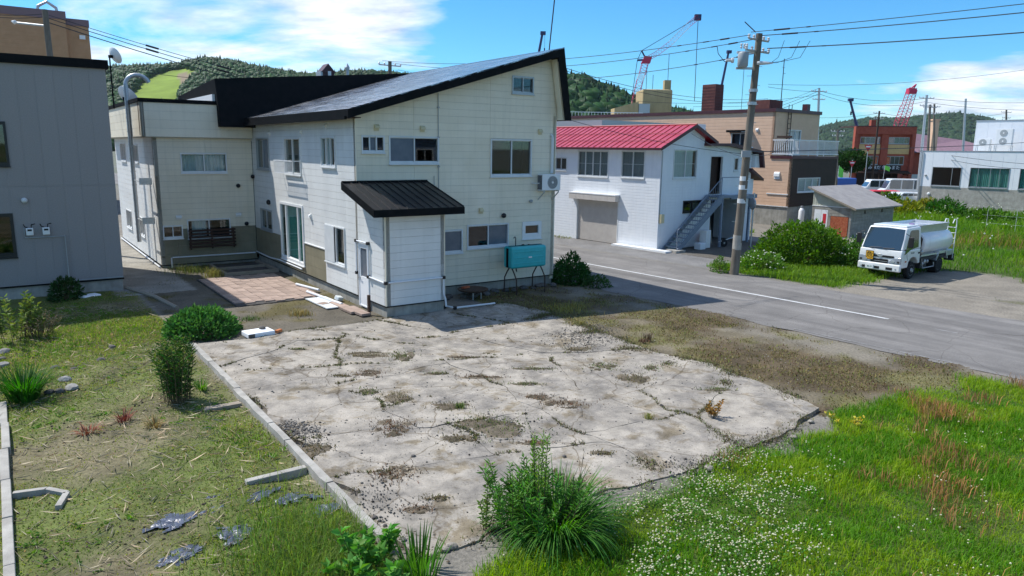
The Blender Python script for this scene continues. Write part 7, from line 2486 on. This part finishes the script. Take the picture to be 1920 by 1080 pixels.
# gravel: piles, grit on the slab and along the verge
G = [np.concatenate(PB2)]
for u, v, rx, ry, n in ((560, 808, .5, .3, 420), (545, 798, .3, .2, 200), (1090, 635, 1.0, .8, 900), (1120, 615, .7, .9, 500), (585, 830, .3, .4, 160), (720, 960, .4, .5, 140), (930, 800, 1.2, .6, 350), (700, 930, .3, .8, 150), (1300, 870, .8, .25, 200), (1480, 830, .8, .5, 260)):
    c = gnd(u, v, .03)
    G.append(np.stack([c.x + rng.normal(0, rx * .5, n), c.y + rng.normal(0, ry * .6, n), np.full(n, .036)], 1))
n = 1100
qa, qb = rng.uniform(-5.3, 4.2, n), rng.uniform(-11.9, -.1, n)
G.append(np.array([HP(a, b, .03)[:] for a, b in zip(qa, qb)]))
G = np.concatenate(G); n = len(G)
cc = np.where((rng.random(n) < .22)[:, None], np.array([.07, .06, .055]), np.array([.24, .225, .20]))
o = blobs('gravel', G, rng.uniform(.005, .016, n) * rng.choice([1, 1, 1, 1, 1, 1.9], n), jitter_col(n, (1, 1, 1), .35, .04) * cc, mat='dry', squash=.7)
tag(o, 'loose gravel and grit scattered on the slab', 'gravel', kind='stuff')
P = scatter(14000, -1, 18, 12, 34, lambda a, b, wa, wb, Z, x, y: np.clip(Z['mossz'] * .5 + ((wa > -2.9) & (wa < 5) & (wb < -10.5)) * .5 + ((wa > -2.9) & (wa < 0) & (wb > -5)) * .5, 0, 1))
n = len(P)
o = blobs('roadside_gravel', P, rng.uniform(.008, .026, n), jitter_col(n, (.27, .255, .23), .45, .05), mat='dry', squash=.6)
tag(o, 'loose stones along both road verges', 'gravel', kind='stuff')


def rock(label, p, r, mat, group=None, flat=.65, name='stone'):
    bm = bmesh.new()
    bmesh.ops.create_icosphere(bm, subdivisions=2, radius=r)
    s = random.random() * 50
    for v in bm.verts:
        k = .72 + .56 * float(fbm(v.co.x / r * 1.1 + s, v.co.y / r * 1.1 + v.co.z / r * 1.7, .8, 3, 5))
        v.co = Vector((v.co.x * k * 1.15, v.co.y * k, v.co.z * k * flat))
    me = bpy.data.meshes.new(name); bm.to_mesh(me); bm.free()
    me.materials.append(M[mat])
    o = bpy.data.objects.new(name, me); link(o)
    o.location = p; o.rotation_euler = (0, 0, random.random() * 6)
    return tag(o, label, 'stone', group)


ORD = ('first', 'second', 'third', 'fourth', 'fifth', 'sixth', 'seventh', 'eighth', 'ninth', 'tenth', 'eleventh', 'twelfth', 'thirteenth', 'fourteenth', 'fifteenth', 'sixteenth')
LST = ('small dark stone touching the low grass clump', 'dark stone between two others right of the grass clump', 'largest grey stone right of the low grass clump', 'dark stone alone above the grass clump', 'flat dark stone right of the one above the clump', 'broad grey stone just behind the grass clump', 'grey stone at the very left edge, upper of a pair', 'grey stone at the very left edge, lowest of three', 'little stone wedged between two at the left edge', 'dark clod-like stone in the middle of the left lawn', 'dark stone halfway between clump and lily')
for si, (u, v, r) in enumerate(((92, 735, .11), (112, 733, .12), (135, 727, .16), (104, 690, .12), (138, 692, .1), (120, 712, .15), (8, 660, .16), (5, 685, .17), (6, 672, .1), (210, 650, .1), (190, 675, .12))):
    rock(LST[si], gnd(u, v, .03), r * .8, 'stone_dark' if r < .15 else 'stone', 'stones on the left lawn')
for k in range(16):
    rock('%s stone from the annex in the rubble row at the gable wall' % ORD[k], HP(2.9 + k * .3 + rng.uniform(-.1, .1), 1.5 + rng.uniform(-.25, .2), .05), rng.uniform(.08, .17), 'stone_dark', 'rubble along the gable wall')
for k, (u, v) in enumerate(((835, 1030), (812, 1040), (846, 1024), (1330, 878), (1260, 890), (1490, 820), (1520, 790))):
    rock('%s broken concrete lump, counted from the left, along the near slab edge' % ORD[(1, 0, 2, 4, 3, 5, 6)[k]], gnd(u, v, .03), rng.uniform(.04, .08), 'slab_concrete', 'broken lumps along the slab edge')
for k, (u, v) in enumerate(((712, 976), (722, 985), (740, 1000), (757, 1012), (732, 1005), (703, 970), (775, 855), (1058, 855), (1240, 760), (560, 735))):
    rock(('dark stone by the lower kerb, near the broad-leaved weed', 'dark stone right beside the lower kerb group', 'dark stone in the lower kerb group, second lowest', 'lowest dark stone of the lower kerb group', 'dark stone in the middle of the lower kerb group', 'uppermost dark stone of the lower kerb group', 'lone dark stone left of the slab middle', 'lone dark stone on the slab right of the big leaf clump', 'lone dark stone on the slab left of the withered plant', 'lone dark stone near the upper kerb on the slab')[k], gnd(u, v, .035), rng.uniform(.02, .045), 'stone_dark', 'dark stones on the slab')

# ================================================================== SHRUBS AND CLUMPS
bush('peony_bush', 'round leafy green peony bush at the near left corner of the yard', HP(-4.95, 1.0, 0), .98, .92, .78, 3600, .125, (.085, .21, .05), nst=14, seed=3, rough=.16)
t = thing('lily_clump', 'upright dark green lily clump beside the left kerb', 'plant', gnd(333, 752, 0), 0)
st = stems((0, 0, 0), 46, .24, (.85, 1.25), .3, t)
leafy(t, st, 34, (.09, .17), (.016, .028), (.045, .12, .022), droop=.15)
leafy(t, st, 6, (.08, .12), (.02, .03), (.14, .19, .04), f0=.75, name='leaf_tips')
t = thing('daylily_clump', 'low dark arching grass clump at the left edge of the lawn', 'plant', gnd(45, 748, 0), 0)
arch('blades', (0, 0, 0), 300, (.5, .85), .022, jitter_col(300, (.045, .15, .02), .35, .15), .9, t, r0=.28)
t = thing('leafy_shrub', 'pale leafy shrub at the left edge below the grey house', 'shrub', gnd(35, 640, 0), 0)
st = stems((0, 0, 0), 16, .5, (.5, 1.25), .5, t)
leafy(t, st, 30, (.10, .17), (.05, .08), (.16, .22, .05), f0=.3)
bush('foundation_shrub', 'dark green weedy shrub against the grey house foundation', HP(-7.6, 8.0, 0), .5, .45, .75, 700, .13, (.045, .10, .03), nst=8, seed=9)
t = thing('dry_bush', 'dry greyish twiggy bush on the far left lawn', 'shrub', gnd(75, 632, 0), 0)
st = stems((0, 0, 0), 60, .3, (.3, .7), .5, t, rad=.006)
leafy(t, st, 8, (.04, .08), (.015, .03), (.20, .17, .11), f0=.4)
bush('corner_shrub', 'dense dark green shrub at the street corner of the cream house', HP(8.6, 1.75, 0), .75, .8, 1.15, 2300, .12, (.035, .105, .025), nst=12, seed=13, rough=.3)
bush('dark_weeds', 'small dark weed mound below the corner shrub', HP(8.75, .55, 0), .55, .5, .45, 500, .1, (.05, .11, .03), nst=6, seed=15)
# front shrub: arching daylily mass with goldenrod stems
fc = gnd(1015, 1000, 0)
t = thing('daylily_shrub', 'big arching green leaf clump with upright leafy stems at the slab corner', 'plant', fc, 0)
arch('arching_leaves', (.2, 0, 0), 900, (.5, 1.05), .017, jitter_col(900, (.075, .20, .03), .55, .2), 1.15, t, r0=.42, up=1.7, seg=7)
st = stems((-.05, 0, 0), 34, .5, (.45, .85), .3, t, name='inner_stems', rad=.008)
leafy(t, st, 42, (.07, .13), (.02, .034), (.10, .25, .04), f0=.2, droop=.1, name='inner_leaves')
st = stems((-.38, .05, 0), 13, .2, (.65, 1.0), .35, t, rad=.010)
leafy(t, st, 50, (.07, .13), (.018, .030), (.12, .27, .045), droop=.1, name='side_leaves')
st = stems((-.05, .12, 0), 5, .12, (1.15, 1.42), .1, t, name='tall_stems', rad=.010)
leafy(t, st, 80, (.06, .11), (.014, .022), (.19, .33, .055), f0=.3, droop=0, name='goldenrod_leaves')
st = stems((.4, .1, 0), 6, .1, (.85, 1.2), .2, t, name='flower_stalks', rad=.006)
st = stems((-.75, .05, 0), 5, .1, (.45, .75), .3, t, name='low_stems', rad=.008)
leafy(t, st, 40, (.06, .10), (.02, .03), (.14, .23, .045), name='low_leaves')
# bottom plant
t = thing('broadleaf_weed', 'bright broad-leaved weed at the bottom end of the kerb', 'plant', gnd(700, 1075, 0), 0)
st = stems((0, 0, 0), 18, .32, (.2, .5), .35, t)
leafy(t, st, 22, (.10, .16), (.06, .10), (.12, .30, .05), f0=.35, droop=.35)
t = thing('iris_leaves', 'upright sword leaves beside the lower kerb end', 'plant', gnd(785, 1078, 0), 0)
arch('blades', (0, 0, 0), 70, (.35, .6), .03, jitter_col(70, (.075, .19, .03), .3, .1), .35, t, r0=.25)
# dried plant on slab
t = thing('withered_plant', 'small withered brown and yellow plant on the bare slab', 'plant', gnd(1337, 783, .025), 0)
st = stems((0, 0, 0), 9, .09, (.15, .3), .12, t, rad=.006)
leafy(t, st, 14, (.05, .09), (.03, .05), (.30, .17, .05), f0=.2)
t = thing('young_weed', 'tiny bright green weed beside the upper kerb', 'plant', gnd(378, 735, 0), 0)
arch('blades', (0, 0, 0), 40, (.2, .35), .018, jitter_col(40, (.10, .22, .03), .3, .1), .7, t, r0=.08)
for k, (u, v, c) in enumerate(((165, 815, (.30, .10, .06)), (232, 788, (.25, .08, .06)), (290, 800, (.34, .24, .09)))):
    t = thing('red_weed', ('rust red dried weed on the lower left lawn', 'dark red weed near the first on the lawn', 'straw yellow weed beside the red ones')[k], 'plant', gnd(u, v, 0), 0)
    arch('blades', (0, 0, 0), 60, (.1, .26), .016, jitter_col(60, c, .35, .15), 1.0, t, r0=.14, mat='dry')
for k, (u, v) in enumerate(((1590, 790), (1600, 797), (1577, 793))):
    pass
yp = thing('yellow_leaves', 'small yellow-leaved weed at the field corner by the slab', 'plant', gnd(1583, 797, 0), 0)
st = stems((0, 0, 0), 8, .2, (.08, .2), .2, yp, rad=.005)
leafy(yp, st, 8, (.05, .08), (.03, .05), (.55, .45, .06), f0=.3)

# roadside: hedge, flowering weeds
bush('hedge_bush', 'big rounded green roadside bush between pole and truck', Vector((13.4, 33.0, 0)), 2.35, 1.4, 2.15, 8500, .16, (.11, .22, .025), nst=18, seed=21, rough=.3)
bush('flowering_shrub', 'white-flowering shrub between the big bush and the truck', Vector((15.45, 31.9, 0)), .95, .9, 1.5, 2800, .12, (.09, .2, .035), nst=10, seed=23, flowers=(90, (.75, .76, .68), .035))
bush('flowering_weeds', 'weeds with white flower heads right of the pole', Vector((10.7, 30.9, 0)), 1.1, .8, .85, 2400, .11, (.14, .27, .04), nst=14, seed=25, flowers=(60, (.72, .74, .62), .04), rough=.35)
bush('pole_weeds', 'small green weeds at the left foot of the pole', Vector((8.75, 30.2, 0)), .35, .4, .7, 500, .09, (.10, .20, .03), nst=8, seed=27, rough=.4)
P = scatter(70000, 7, 20, 26, 38, lambda a, b, wa, wb, Z, x, y: Z['verge'])
n = len(P)
o = blades('verge_grass', P, rng.uniform(.10, .32, n), rng.uniform(.012, .025, n), rng.uniform(.2, .9, n), jitter_col(n, (.17, .29, .035), .35, .2))
tag(o, 'rough green grass around the pole and roadside bush', 'grass', kind='stuff')
P = scatter(230000, 12, 62, 24, 90, lambda a, b, wa, wb, Z, x, y: np.clip(Z['lot'] * np.clip(40 / y, .3, 1), 0, 1))
n = len(P)
far_ = np.clip(P[:, 1] / 40, .8, 2.2)
hue = fbm(P[:, 0], P[:, 1], 3.0, 4, 801)[:, None]; rust = (fbm(P[:, 0], P[:, 1], 3.5, 3, 807) > .60) & (rng.random(n) < .4) & (P[:, 1] < 48)
base = np.where(hue > .5, np.array([.20, .36, .025]), np.array([.12, .27, .02]))
col = jitter_col(n, (1, 1, 1), .35, .15) * base
col[rust] = jitter_col(rust.sum(), (.30, .22, .08), .3, .15)
tall = .25 + .75 * smooth(fbm(P[:, 0], P[:, 1], 3.5, 3, 811), .35, .7) * smooth(P[:, 1], 30, 42)
o = blades('lot_weeds', P, tall * rng.uniform(.5, 1.2, n), .028 * far_ * rng.uniform(.7, 1.3, n), rng.uniform(.2, .9, n), col)
tag(o, 'tall green weeds filling the lot behind the truck', 'weeds', kind='stuff')
P = scatter(1200, 16, 50, 32, 75, lambda a, b, wa, wb, Z, x, y: Z['lot'] * .35)
n = len(P)
o = blobs('lot_flowers', P + np.array([0, 0, 1]) * rng.uniform(.5, .95, n)[:, None], rng.uniform(.03, .07, n), jitter_col(n, (.75, .76, .66), .1, .03))
tag(o, 'white flower heads scattered through the tall lot weeds', 'flowers', kind='stuff')
P = scatter(9000, 9, 24, 18, 34, lambda a, b, wa, wb, Z, x, y: Z['lotsparse'] * .5)
n = len(P)
o = blades('lot_tufts', P, rng.uniform(.05, .18, n), rng.uniform(.012, .025, n), rng.uniform(.3, 1.0, n), jitter_col(n, (.13, .17, .04), .35, .2))
tag(o, 'sparse green tufts on the gravel lot at the right', 'grass', kind='stuff')
for k, (u, v, Y, rx, h, c) in enumerate(((1770, 372, 60, 2.0, 1.6, (.05, .15, .02)), (1700, 378, 58, 1.6, 1.5, (.24, .27, .03)), (1668, 362, 62, 1.3, 1.9, (.09, .17, .02)), (1735, 378, 62, 1.2, 1.4, (.25, .25, .04)), (1850, 400, 55, 2.2, 1.0, (.08, .18, .02)))):
    p = at(u, v, Y); p.z = 0
    bush('lot_bush', ('round green bush before the office wall', 'yellow-green bush by the parked hatchback', 'upright green bush over the shed roof end', 'yellow bush at the office corner', 'low green bush before the office windows')[k], p, rx, rx * .8, h, 900, .3, c, nst=8, seed=31 + k, rough=.3)
P = scatter(26000, 14, 22, 44, 62, lambda a, b, wa, wb, Z, x, y: Z['tansgrass'] * .7)
n = len(P)
o = blades('building_grass', P, rng.uniform(.15, .4, n), rng.uniform(.02, .04, n), rng.uniform(.2, .9, n), jitter_col(n, (.2, .27, .04), .35, .2))
tag(o, 'grass strip at the foot of the tan building', 'grass', kind='stuff')
P = scatter(5000, 1, 8, 36, 48, lambda a, b, wa, wb, Z, x, y: ((wa > -.7) & (wa < -.05) & (wb > 6.0)) * .9)
n = len(P)
o = blades('wall_grass', P, rng.uniform(.08, .2, n), rng.uniform(.015, .03, n), rng.uniform(.2, .9, n), jitter_col(n, (.16, .19, .04), .35, .2))
tag(o, 'thin grass at the foot of the white house wall', 'grass', kind='stuff')
# bamboo net in the lot
nt = thing('garden_net', 'thin pale poles and strings of a garden net in the lot', 'net', Vector((30.0, 46.0, 0)), WN)
for k in range(4):
    MB().cyl((0, -k * 1.6, 0), (0, -k * 1.6, 1.7), .007, n=5).build('net_pole', M['white_paint'], nt)
for z in (.8, 1.3, 1.8):
    MB().tube([(0, .3, z), (0, -5.2, z - .05)], .004, 4).build('net_string', M['white_paint'], nt)

# ================================================================== LOOSE THINGS IN THE YARD
o = thing('foam_lid', 'white foam box lid with stones on it at the slab corner', 'foam lid', HP(-3.75, .02, 0), AN + .1)
MB().box(-.36, -.26, .0, .36, .26, .13).build('lid', M['styrofoam'], o, bevel=.02)
MB().box(-.37, -.28, .02, -.2, -.262, .12).build('hole', M['stone_dark'], o)
rock('small dark stone resting on the white foam lid', HP(-3.6, .15, .16), .08, 'stone_dark')
b_ = MB().box(-.1, -.05, 0, .1, .05, .07).build('loose_brick', M['orange_brick'], None, bevel=.008)
b_.location = HP(-3.25, -.12, .05); b_.rotation_euler = (0, 0, AN + .6); tag(b_, 'single orange brick beside the white foam lid', 'brick')
for k, (p, q, z) in enumerate((((-.57, 6.3), (-.28, 4.8), .09), ((-.72, 4.75), (-.5, 2.2), .09))):
    d = HP(q[0], q[1], z) - HP(p[0], p[1], z)
    c = MB()
    a_ = Vector(HP(p[0], p[1], z)); n = d.normalized(); s = n.orthogonal().normalized()
    c.tube([Vector((0, 0, 0)), d], .045, 10)
    o = c.build('plastic_pipe', M['pvc'], None, smooth=True); o.location = a_
    tag(o, ('grey-white plastic pipe lying on the paver edge, farther one', 'white plastic pipe lying beside the wall nearer the annex door')[k], 'pipe')
o = MB().box(-.35, -.9, 0, .35, .9, .03).build('flat_board', M['alu_frame'], None)
o.location = HP(-.75, 2.9, .03); o.rotation_euler = (0, 0, AN + .03); tag(o, 'thin pale board on the ground under the white pipe', 'board')
o = MB().box(-.12, -.1, 0, .12, .1, .14).build('broken_pot', M['curtain_white'], None, bevel=.03)
o.location = HP(-.3, 3.0, .05); o.rotation_euler = (.3, .2, 1); tag(o, 'broken pale pot lying at the foot of the side wall', 'pot')
gf = thing('cold_frame', 'weathered rectangular timber frame on the ground in the inner corner', 'garden bed', P0, AN)
for (x0, y0, x1, y1) in ((-2.2, 9.75, -.1, 9.87), (-2.2, 9.88, -2.08, 12.6), (-.22, 9.88, -.1, 12.6), (-2.07, 11.2, -.23, 11.28)):
    MB().box(x0, y0, 0, x1, y1, .12).build('timber', M['wood_weathered'], gf)
MB().box(-2.07, 9.9, -.03, -.23, 12.6, .02).build('soil_bed', M['stone_dark'], gf)
o = MB().tube([(0, 0, 0), (.9, 2.0, .02), (1.6, 4.2, .0)], .07, 6).build('edging_log', M['wood_weathered'], None)
o.location = HP(-4.9, 4.6, .02); o.rotation_euler = (0, 0, AN + .55); tag(o, 'thin edging log between lawn and dirt yard', 'edging')
o = MB().box(-.3, -.2, 0, .3, .2, .1).build('white_bag', M['styrofoam'], None, bevel=.05)
o.location = HP(-6.95, 7.9, .0); o.rotation_euler = (0, 0, 1.0); tag(o, 'small white bag lying by the grey foundation', 'bag')
# torn black plastic sheeting
for k, (a_, b_, rx, ry) in enumerate(((-7.62, -9.4, .35, .25), (-7.0, -9.35, .38, .2), (-6.5, -9.28, .4, .18), (-7.7, -10.3, .3, .22), (-5.75, -10.2, .22, .28), (-7.0, -10.15, .25, .3), (-6.1, -9.6, .3, .2), (-6.9, -8.9, .22, .12))):
    c = HP(a_, b_, 0)
    m = 25
    V = []; Q = []
    s = k * 13.7
    for i in range(m):
        for j in range(m):
            u, v = i / (m - 1) * 2 - 1, j / (m - 1) * 2 - 1
            rr = math.hypot(u, v); f = .7 + .6 * float(fbm(u * 1.3 + s, v * 1.3, .7, 3, 900))
            x = u * rx * f * 1.35; y = v * ry * f * 1.05
            V.append((x, y, -.005 + .06 * float(fbm(u * 3 + s, v * 3, .5, 4, 910)) * (1 - .5 * rr * rr) - .03 * max(rr - .8, 0)))
    for i in range(m - 1):
        for j in range(m - 1):
            uc, vc = (i + .5) / (m - 1) * 2 - 1, (j + .5) / (m - 1) * 2 - 1
            if math.hypot(uc, vc) + 1.1 * (float(fbm(uc * 1.6 + s, vc * 1.6, .6, 4, 930)) - .5) < .62:
                Q.append((i * m + j, (i + 1) * m + j, (i + 1) * m + j + 1, i * m + j + 1))
    cells = set(Q); comp = []                                  # keep the largest connected piece
    while cells:
        st_ = [cells.pop()]; cur = set(st_)
        while st_:
            c0 = st_.pop()
            for d0 in (1, -1, m, -m):  # edge neighbours
                c1 = tuple(x + d0 for x in c0)
                if c1 in cells:
                    cells.discard(c1); cur.add(c1); st_.append(c1)
        comp.append(cur)
    Q = list(max(comp, key=len))
    o = np_mesh('plastic_sheet', np.array(V), [np.array(Q)], M['plastic_sheet'], smooth=True)
    o.location = c; o.rotation_euler = (0, 0, AN + random.uniform(-.5, .5))
    tag(o, ('crumpled dark plastic piece farthest left in the upper row of scraps', 'second dark plastic piece from the left in the upper row', 'dark plastic piece below the short kerb stub', 'lowest dark plastic piece at the left bottom', 'dark plastic piece touching the long kerb in tall grass', 'dark plastic piece in the lower row near the tall grass', 'dark plastic piece at the right of the upper row', 'smallest dark plastic piece above the upper row')[k], 'plastic sheet', 'torn plastic sheet pieces')

# ================================================================== HILLS AND FORESTS
def hill(name, ridge, Y, fore, back, cols=90, rows=26, seed=1, meadow=None, colr=(.035, .06, .02), drop=0.0):
    us = np.linspace(ridge[0][0], ridge[-1][0], cols)
    vs = np.interp(us, [r[0] for r in ridge], [r[1] for r in ridge])
    top = np.array([at(u, v, Y)[:] for u, v in zip(us, vs)])
    V = np.zeros((rows, cols, 3)); C = np.zeros((rows, cols, 3))
    for i in range(rows):
        t = i / (rows - 1) * 1.6            # 0 foot, 1 ridge, 1.6 back
        f = (1 - fore) + fore * t if t <= 1 else 1 + back * (t - 1)
        k = smooth(t, 0, 1) if t <= 1 else 1 - smooth(t - 1, 0, .9) * .9
        V[i, :, 0] = top[:, 0] * f; V[i, :, 1] = Y * f
        V[i, :, 2] = np.maximum(top[:, 2] - drop, 2) * k + (fbm(top[:, 0] * f * .02, np.full(cols, Y * f * .02), 1.0, 3, seed) - .5) * .08 * top[:, 2] * (1 if t <= 1 else 0) * (1 - t)
        C[i] = np.array(colr)
    return us, V, C


def project(p):
    d = p - np.array([0, 0, CAMH])
    z = d @ np.array(_f)
    return 960 + FPX * (d @ np.array(CX)) / z, 540 - FPX * (d @ np.array(CU)) / z


def inside(poly, u, v):
    c = np.zeros(len(u), bool)
    j = len(poly) - 1
    for i in range(len(poly)):
        xi, yi = poly[i]; xj, yj = poly[j]
        cond = ((yi > v) != (yj > v)) & (u < (xj - xi) * (v - yi) / (yj - yi + 1e-9) + xi)
        c ^= cond; j = i
    return c


def ico(sub):
    bm = bmesh.new(); bmesh.ops.create_icosphere(bm, subdivisions=sub, radius=1.0)
    v = np.array([q.co[:] for q in bm.verts]); bm.faces.ensure_lookup_table()
    f = np.array([[x.index for x in q.verts] for q in bm.faces]); bm.free()
    return v, f


def forest(name, label, V, n, size, colr, sub=2, clear=None, conifer=.3, seed=3, tmax=1.08):
    rows, cols, _ = V.shape
    r_ = np.random.default_rng(seed)
    fi = (r_.random(n) ** .8) * (rows - 1) * min(tmax / 1.6, 1); fj = r_.random(n) * (cols - 1)
    i0 = np.floor(fi).astype(int).clip(0, rows - 2); j0 = np.floor(fj).astype(int).clip(0, cols - 2)
    a = (fi - i0)[:, None]; b = (fj - j0)[:, None]
    P = (V[i0, j0] * (1 - b) + V[i0, j0 + 1] * b) * (1 - a) + (V[i0 + 1, j0] * (1 - b) + V[i0 + 1, j0 + 1] * b) * a
    if clear is not None:
        u, v = project(P)
        keep = ~inside(clear, u, v)
        P = P[keep]
    n = len(P)
    bv, bf = ico(sub)
    con = r_.random(n) < conifer
    sz = size * r_.uniform(.6, 1.3, n)
    sx = np.where(con, .33, .62) * sz; szz = np.where(con, .75, .55) * sz
    B = np.repeat(bv[None], n, 0) * (1 + r_.normal(0, .13, (n, len(bv), 1)))
    zz = B[:, :, 2]
    taper = np.where(con[:, None], np.clip(1 - (zz + 1) * .47, .04, 1) * 1.5, 1.0)
    B[:, :, 0] *= sx[:, None] * taper; B[:, :, 1] *= sx[:, None] * taper; B[:, :, 2] *= szz[:, None]
    B += (P + np.array([0, 0, 1]) * (szz * .55)[:, None])[:, None, :]
    T = (np.arange(n)[:, None, None] * len(bv) + bf[None]).reshape(-1, 3)
    patch = fbm(P[:, 0], P[:, 1], size * 8, 3, seed)[:, None]
    c = np.where(con[:, None], np.array(colr) * np.array([.62, .72, .9]), np.array(colr)) * (.7 + .7 * patch) * r_.uniform(.75, 1.3, (n, 1))
    col = np.repeat(c, len(bv), 0) * r_.uniform(.9, 1.1, (n * len(bv), 1))
    o = np_mesh(name, B.reshape(-1, 3), [T], M['leaf'], colors=col)
    return tag(o, label, 'forest', kind='stuff')


def hill_obj(name, V, C, mat):
    rows, cols, _ = V.shape
    ii = np.arange(rows * cols).reshape(rows, cols)
    Q = np.stack([ii[:-1, :-1], ii[:-1, 1:], ii[1:, 1:], ii[1:, :-1]], -1).reshape(-1, 4)
    o = np_mesh(name, V.reshape(-1, 3), [Q], mat, colors=C.reshape(-1, 3), smooth=True)
    return tag(o, kind='structure')


mk('hill_ground', (.8, .8, .8), (1.25, 1.25, 1.2), scale=.03, rough=.95, attr='Col', spec=.1)
ski = [(232, 200), (250, 172), (275, 148), (310, 134), (352, 128), (372, 136), (360, 152), (345, 162), (338, 175), (328, 200)]
rA = [(60, 160), (150, 146), (195, 137), (240, 136), (300, 134), (335, 131), (360, 124), (385, 120), (430, 125), (470, 134), (520, 143), (580, 152), (640, 147), (690, 144), (760, 150), (850, 170), (1000, 200)]
us, V, C = hill('hill', rA, 900, .45, .8, cols=200, rows=46, seed=5)
u, v = project(V.reshape(-1, 3)); m = inside(ski, u, v).reshape(C.shape[:2])
C[m] = (.20, .27, .05)
m2 = inside([(330, 140), (362, 134), (366, 140), (352, 165), (345, 165)], u, v).reshape(m.shape)
C[m2] = (.24, .19, .13)
hill_obj('hill', V, C, M['hill_ground'])
forest('hill_forest', 'dense green forest covering the left hill', V, 17000, 7, (.030, .078, .016), 1, ski, .22, 11)
rB = [(960, 163), (1062, 161), (1090, 164), (1130, 181), (1160, 192), (1190, 203), (1230, 216), (1300, 235), (1380, 258)]
us, V, C = hill('hill', rB, 560, .4, .8, cols=60, rows=26, seed=6)
hill_obj('hill', V, C, M['hill_ground'])
forest('hill_forest', 'dark green wooded slope behind the red roofed house', V, 2600, 8.5, (.026, .075, .017), 2, None, .3, 12)
rC = [(1380, 268), (1480, 256), (1530, 248), (1560, 241), (1600, 234), (1640, 229), (1690, 232), (1730, 226), (1770, 222), (1800, 221), (1850, 230), (1900, 243), (1990, 255), (2200, 268)]
us, V, C = hill('hill', rC, 2200, .35, .7, cols=110, rows=26, seed=7)
hill_obj('hill', V, C, M['hill_ground'])
forest('hill_forest', 'distant blue-green wooded hill at the right', V, 12000, 15, (.038, .074, .026), 1, None, .12, 13)
# tree beside the shop
p = at(1592, 345, 104); p.z = 0
t = thing('shop_tree', 'dark green rounded street tree left of the brick shop', 'tree', p, 0)
MB().cyl((0, 0, 0), (.1, 0, 2.6), .16, .1, n=8).tube([(.1, 0, 2.4), (.8, .2, 3.6)], .06, 5).tube([(.1, 0, 2.4), (-.7, -.2, 3.7)], .06, 5).build('trunk', M['bark'], t)
n = 2600
w = rng.normal(size=(n, 3)); w /= np.linalg.norm(w, axis=1, keepdims=True)
lump = .75 + .5 * fbm(w[:, 0] * 2, w[:, 1] * 2 + w[:, 2] * 2, .7, 3, 44)
P = w * (rng.random(n) ** .35 * lump)[:, None] * np.array([2.4, 2.0, 1.5]) + np.array([0, 0, 4.0])
D = w + rng.normal(0, .6, (n, 3)); D /= np.linalg.norm(D, axis=1, keepdims=True)
leaves('crown', P, D, .38, .22, jitter_col(n, (.03, .075, .018), .35, .15), parent=t)

# house across the lot behind the viewpoint, mirrored in the gable windows
nb = thing('neighbour_house', 'grey two-storey house across the lot, mirrored in the gable windows', 'house', HP(9, -32, 0), AN)
NW = [(2, 3.6, 3.6, 4.9), (6, 8, 3.6, 4.9), (11, 12.6, 3.6, 4.9), (2, 4, 1.0, 2.2), (7, 8, .1, 2.1), (11, 13, 1.0, 2.2)]
FN = lambda u, z, d: (u, d, z)
wall(nb, FN, 0, 16, 0, 6, NW, mat='stair_blue', boards=False)
for w_ in NW:
    window(nb, FN, *w_, glass='glass_dark')
MB().box(0, -8, 0, .15, -.16, 6).box(15.85, -8, 0, 16, -.16, 6).box(.16, -8, 0, 15.8, -7.85, 6).build('wall', M['stair_blue'], nb)
MB().prism([(-.4, .6, 6), (-.4, -8.6, 6), (-.4, -4, 8.2)], (16.8, 0, 0)).build('roof', M['roof_black'], nb)

# ================================================================== AIR
hz = MB().box(-6100, -3100, -1.0, 6100, 7100, 190).build('haze', None, None)
hm = bpy.data.materials.new('haze'); hm.use_nodes = True
ht = hm.node_tree; ht.nodes.clear()
hv = N(ht, 'ShaderNodeVolumePrincipled'); hv.inputs['Color'].default_value = (.80, .90, 1.0, 1); hv.inputs['Density'].default_value = .00004; hv.inputs['Anisotropy'].default_value = .3
ho = N(ht, 'ShaderNodeOutputMaterial'); ht.links.new(hv.outputs[0], ho.inputs['Volume'])
hz.data.materials.append(hm)
tag(hz, kind='stuff')
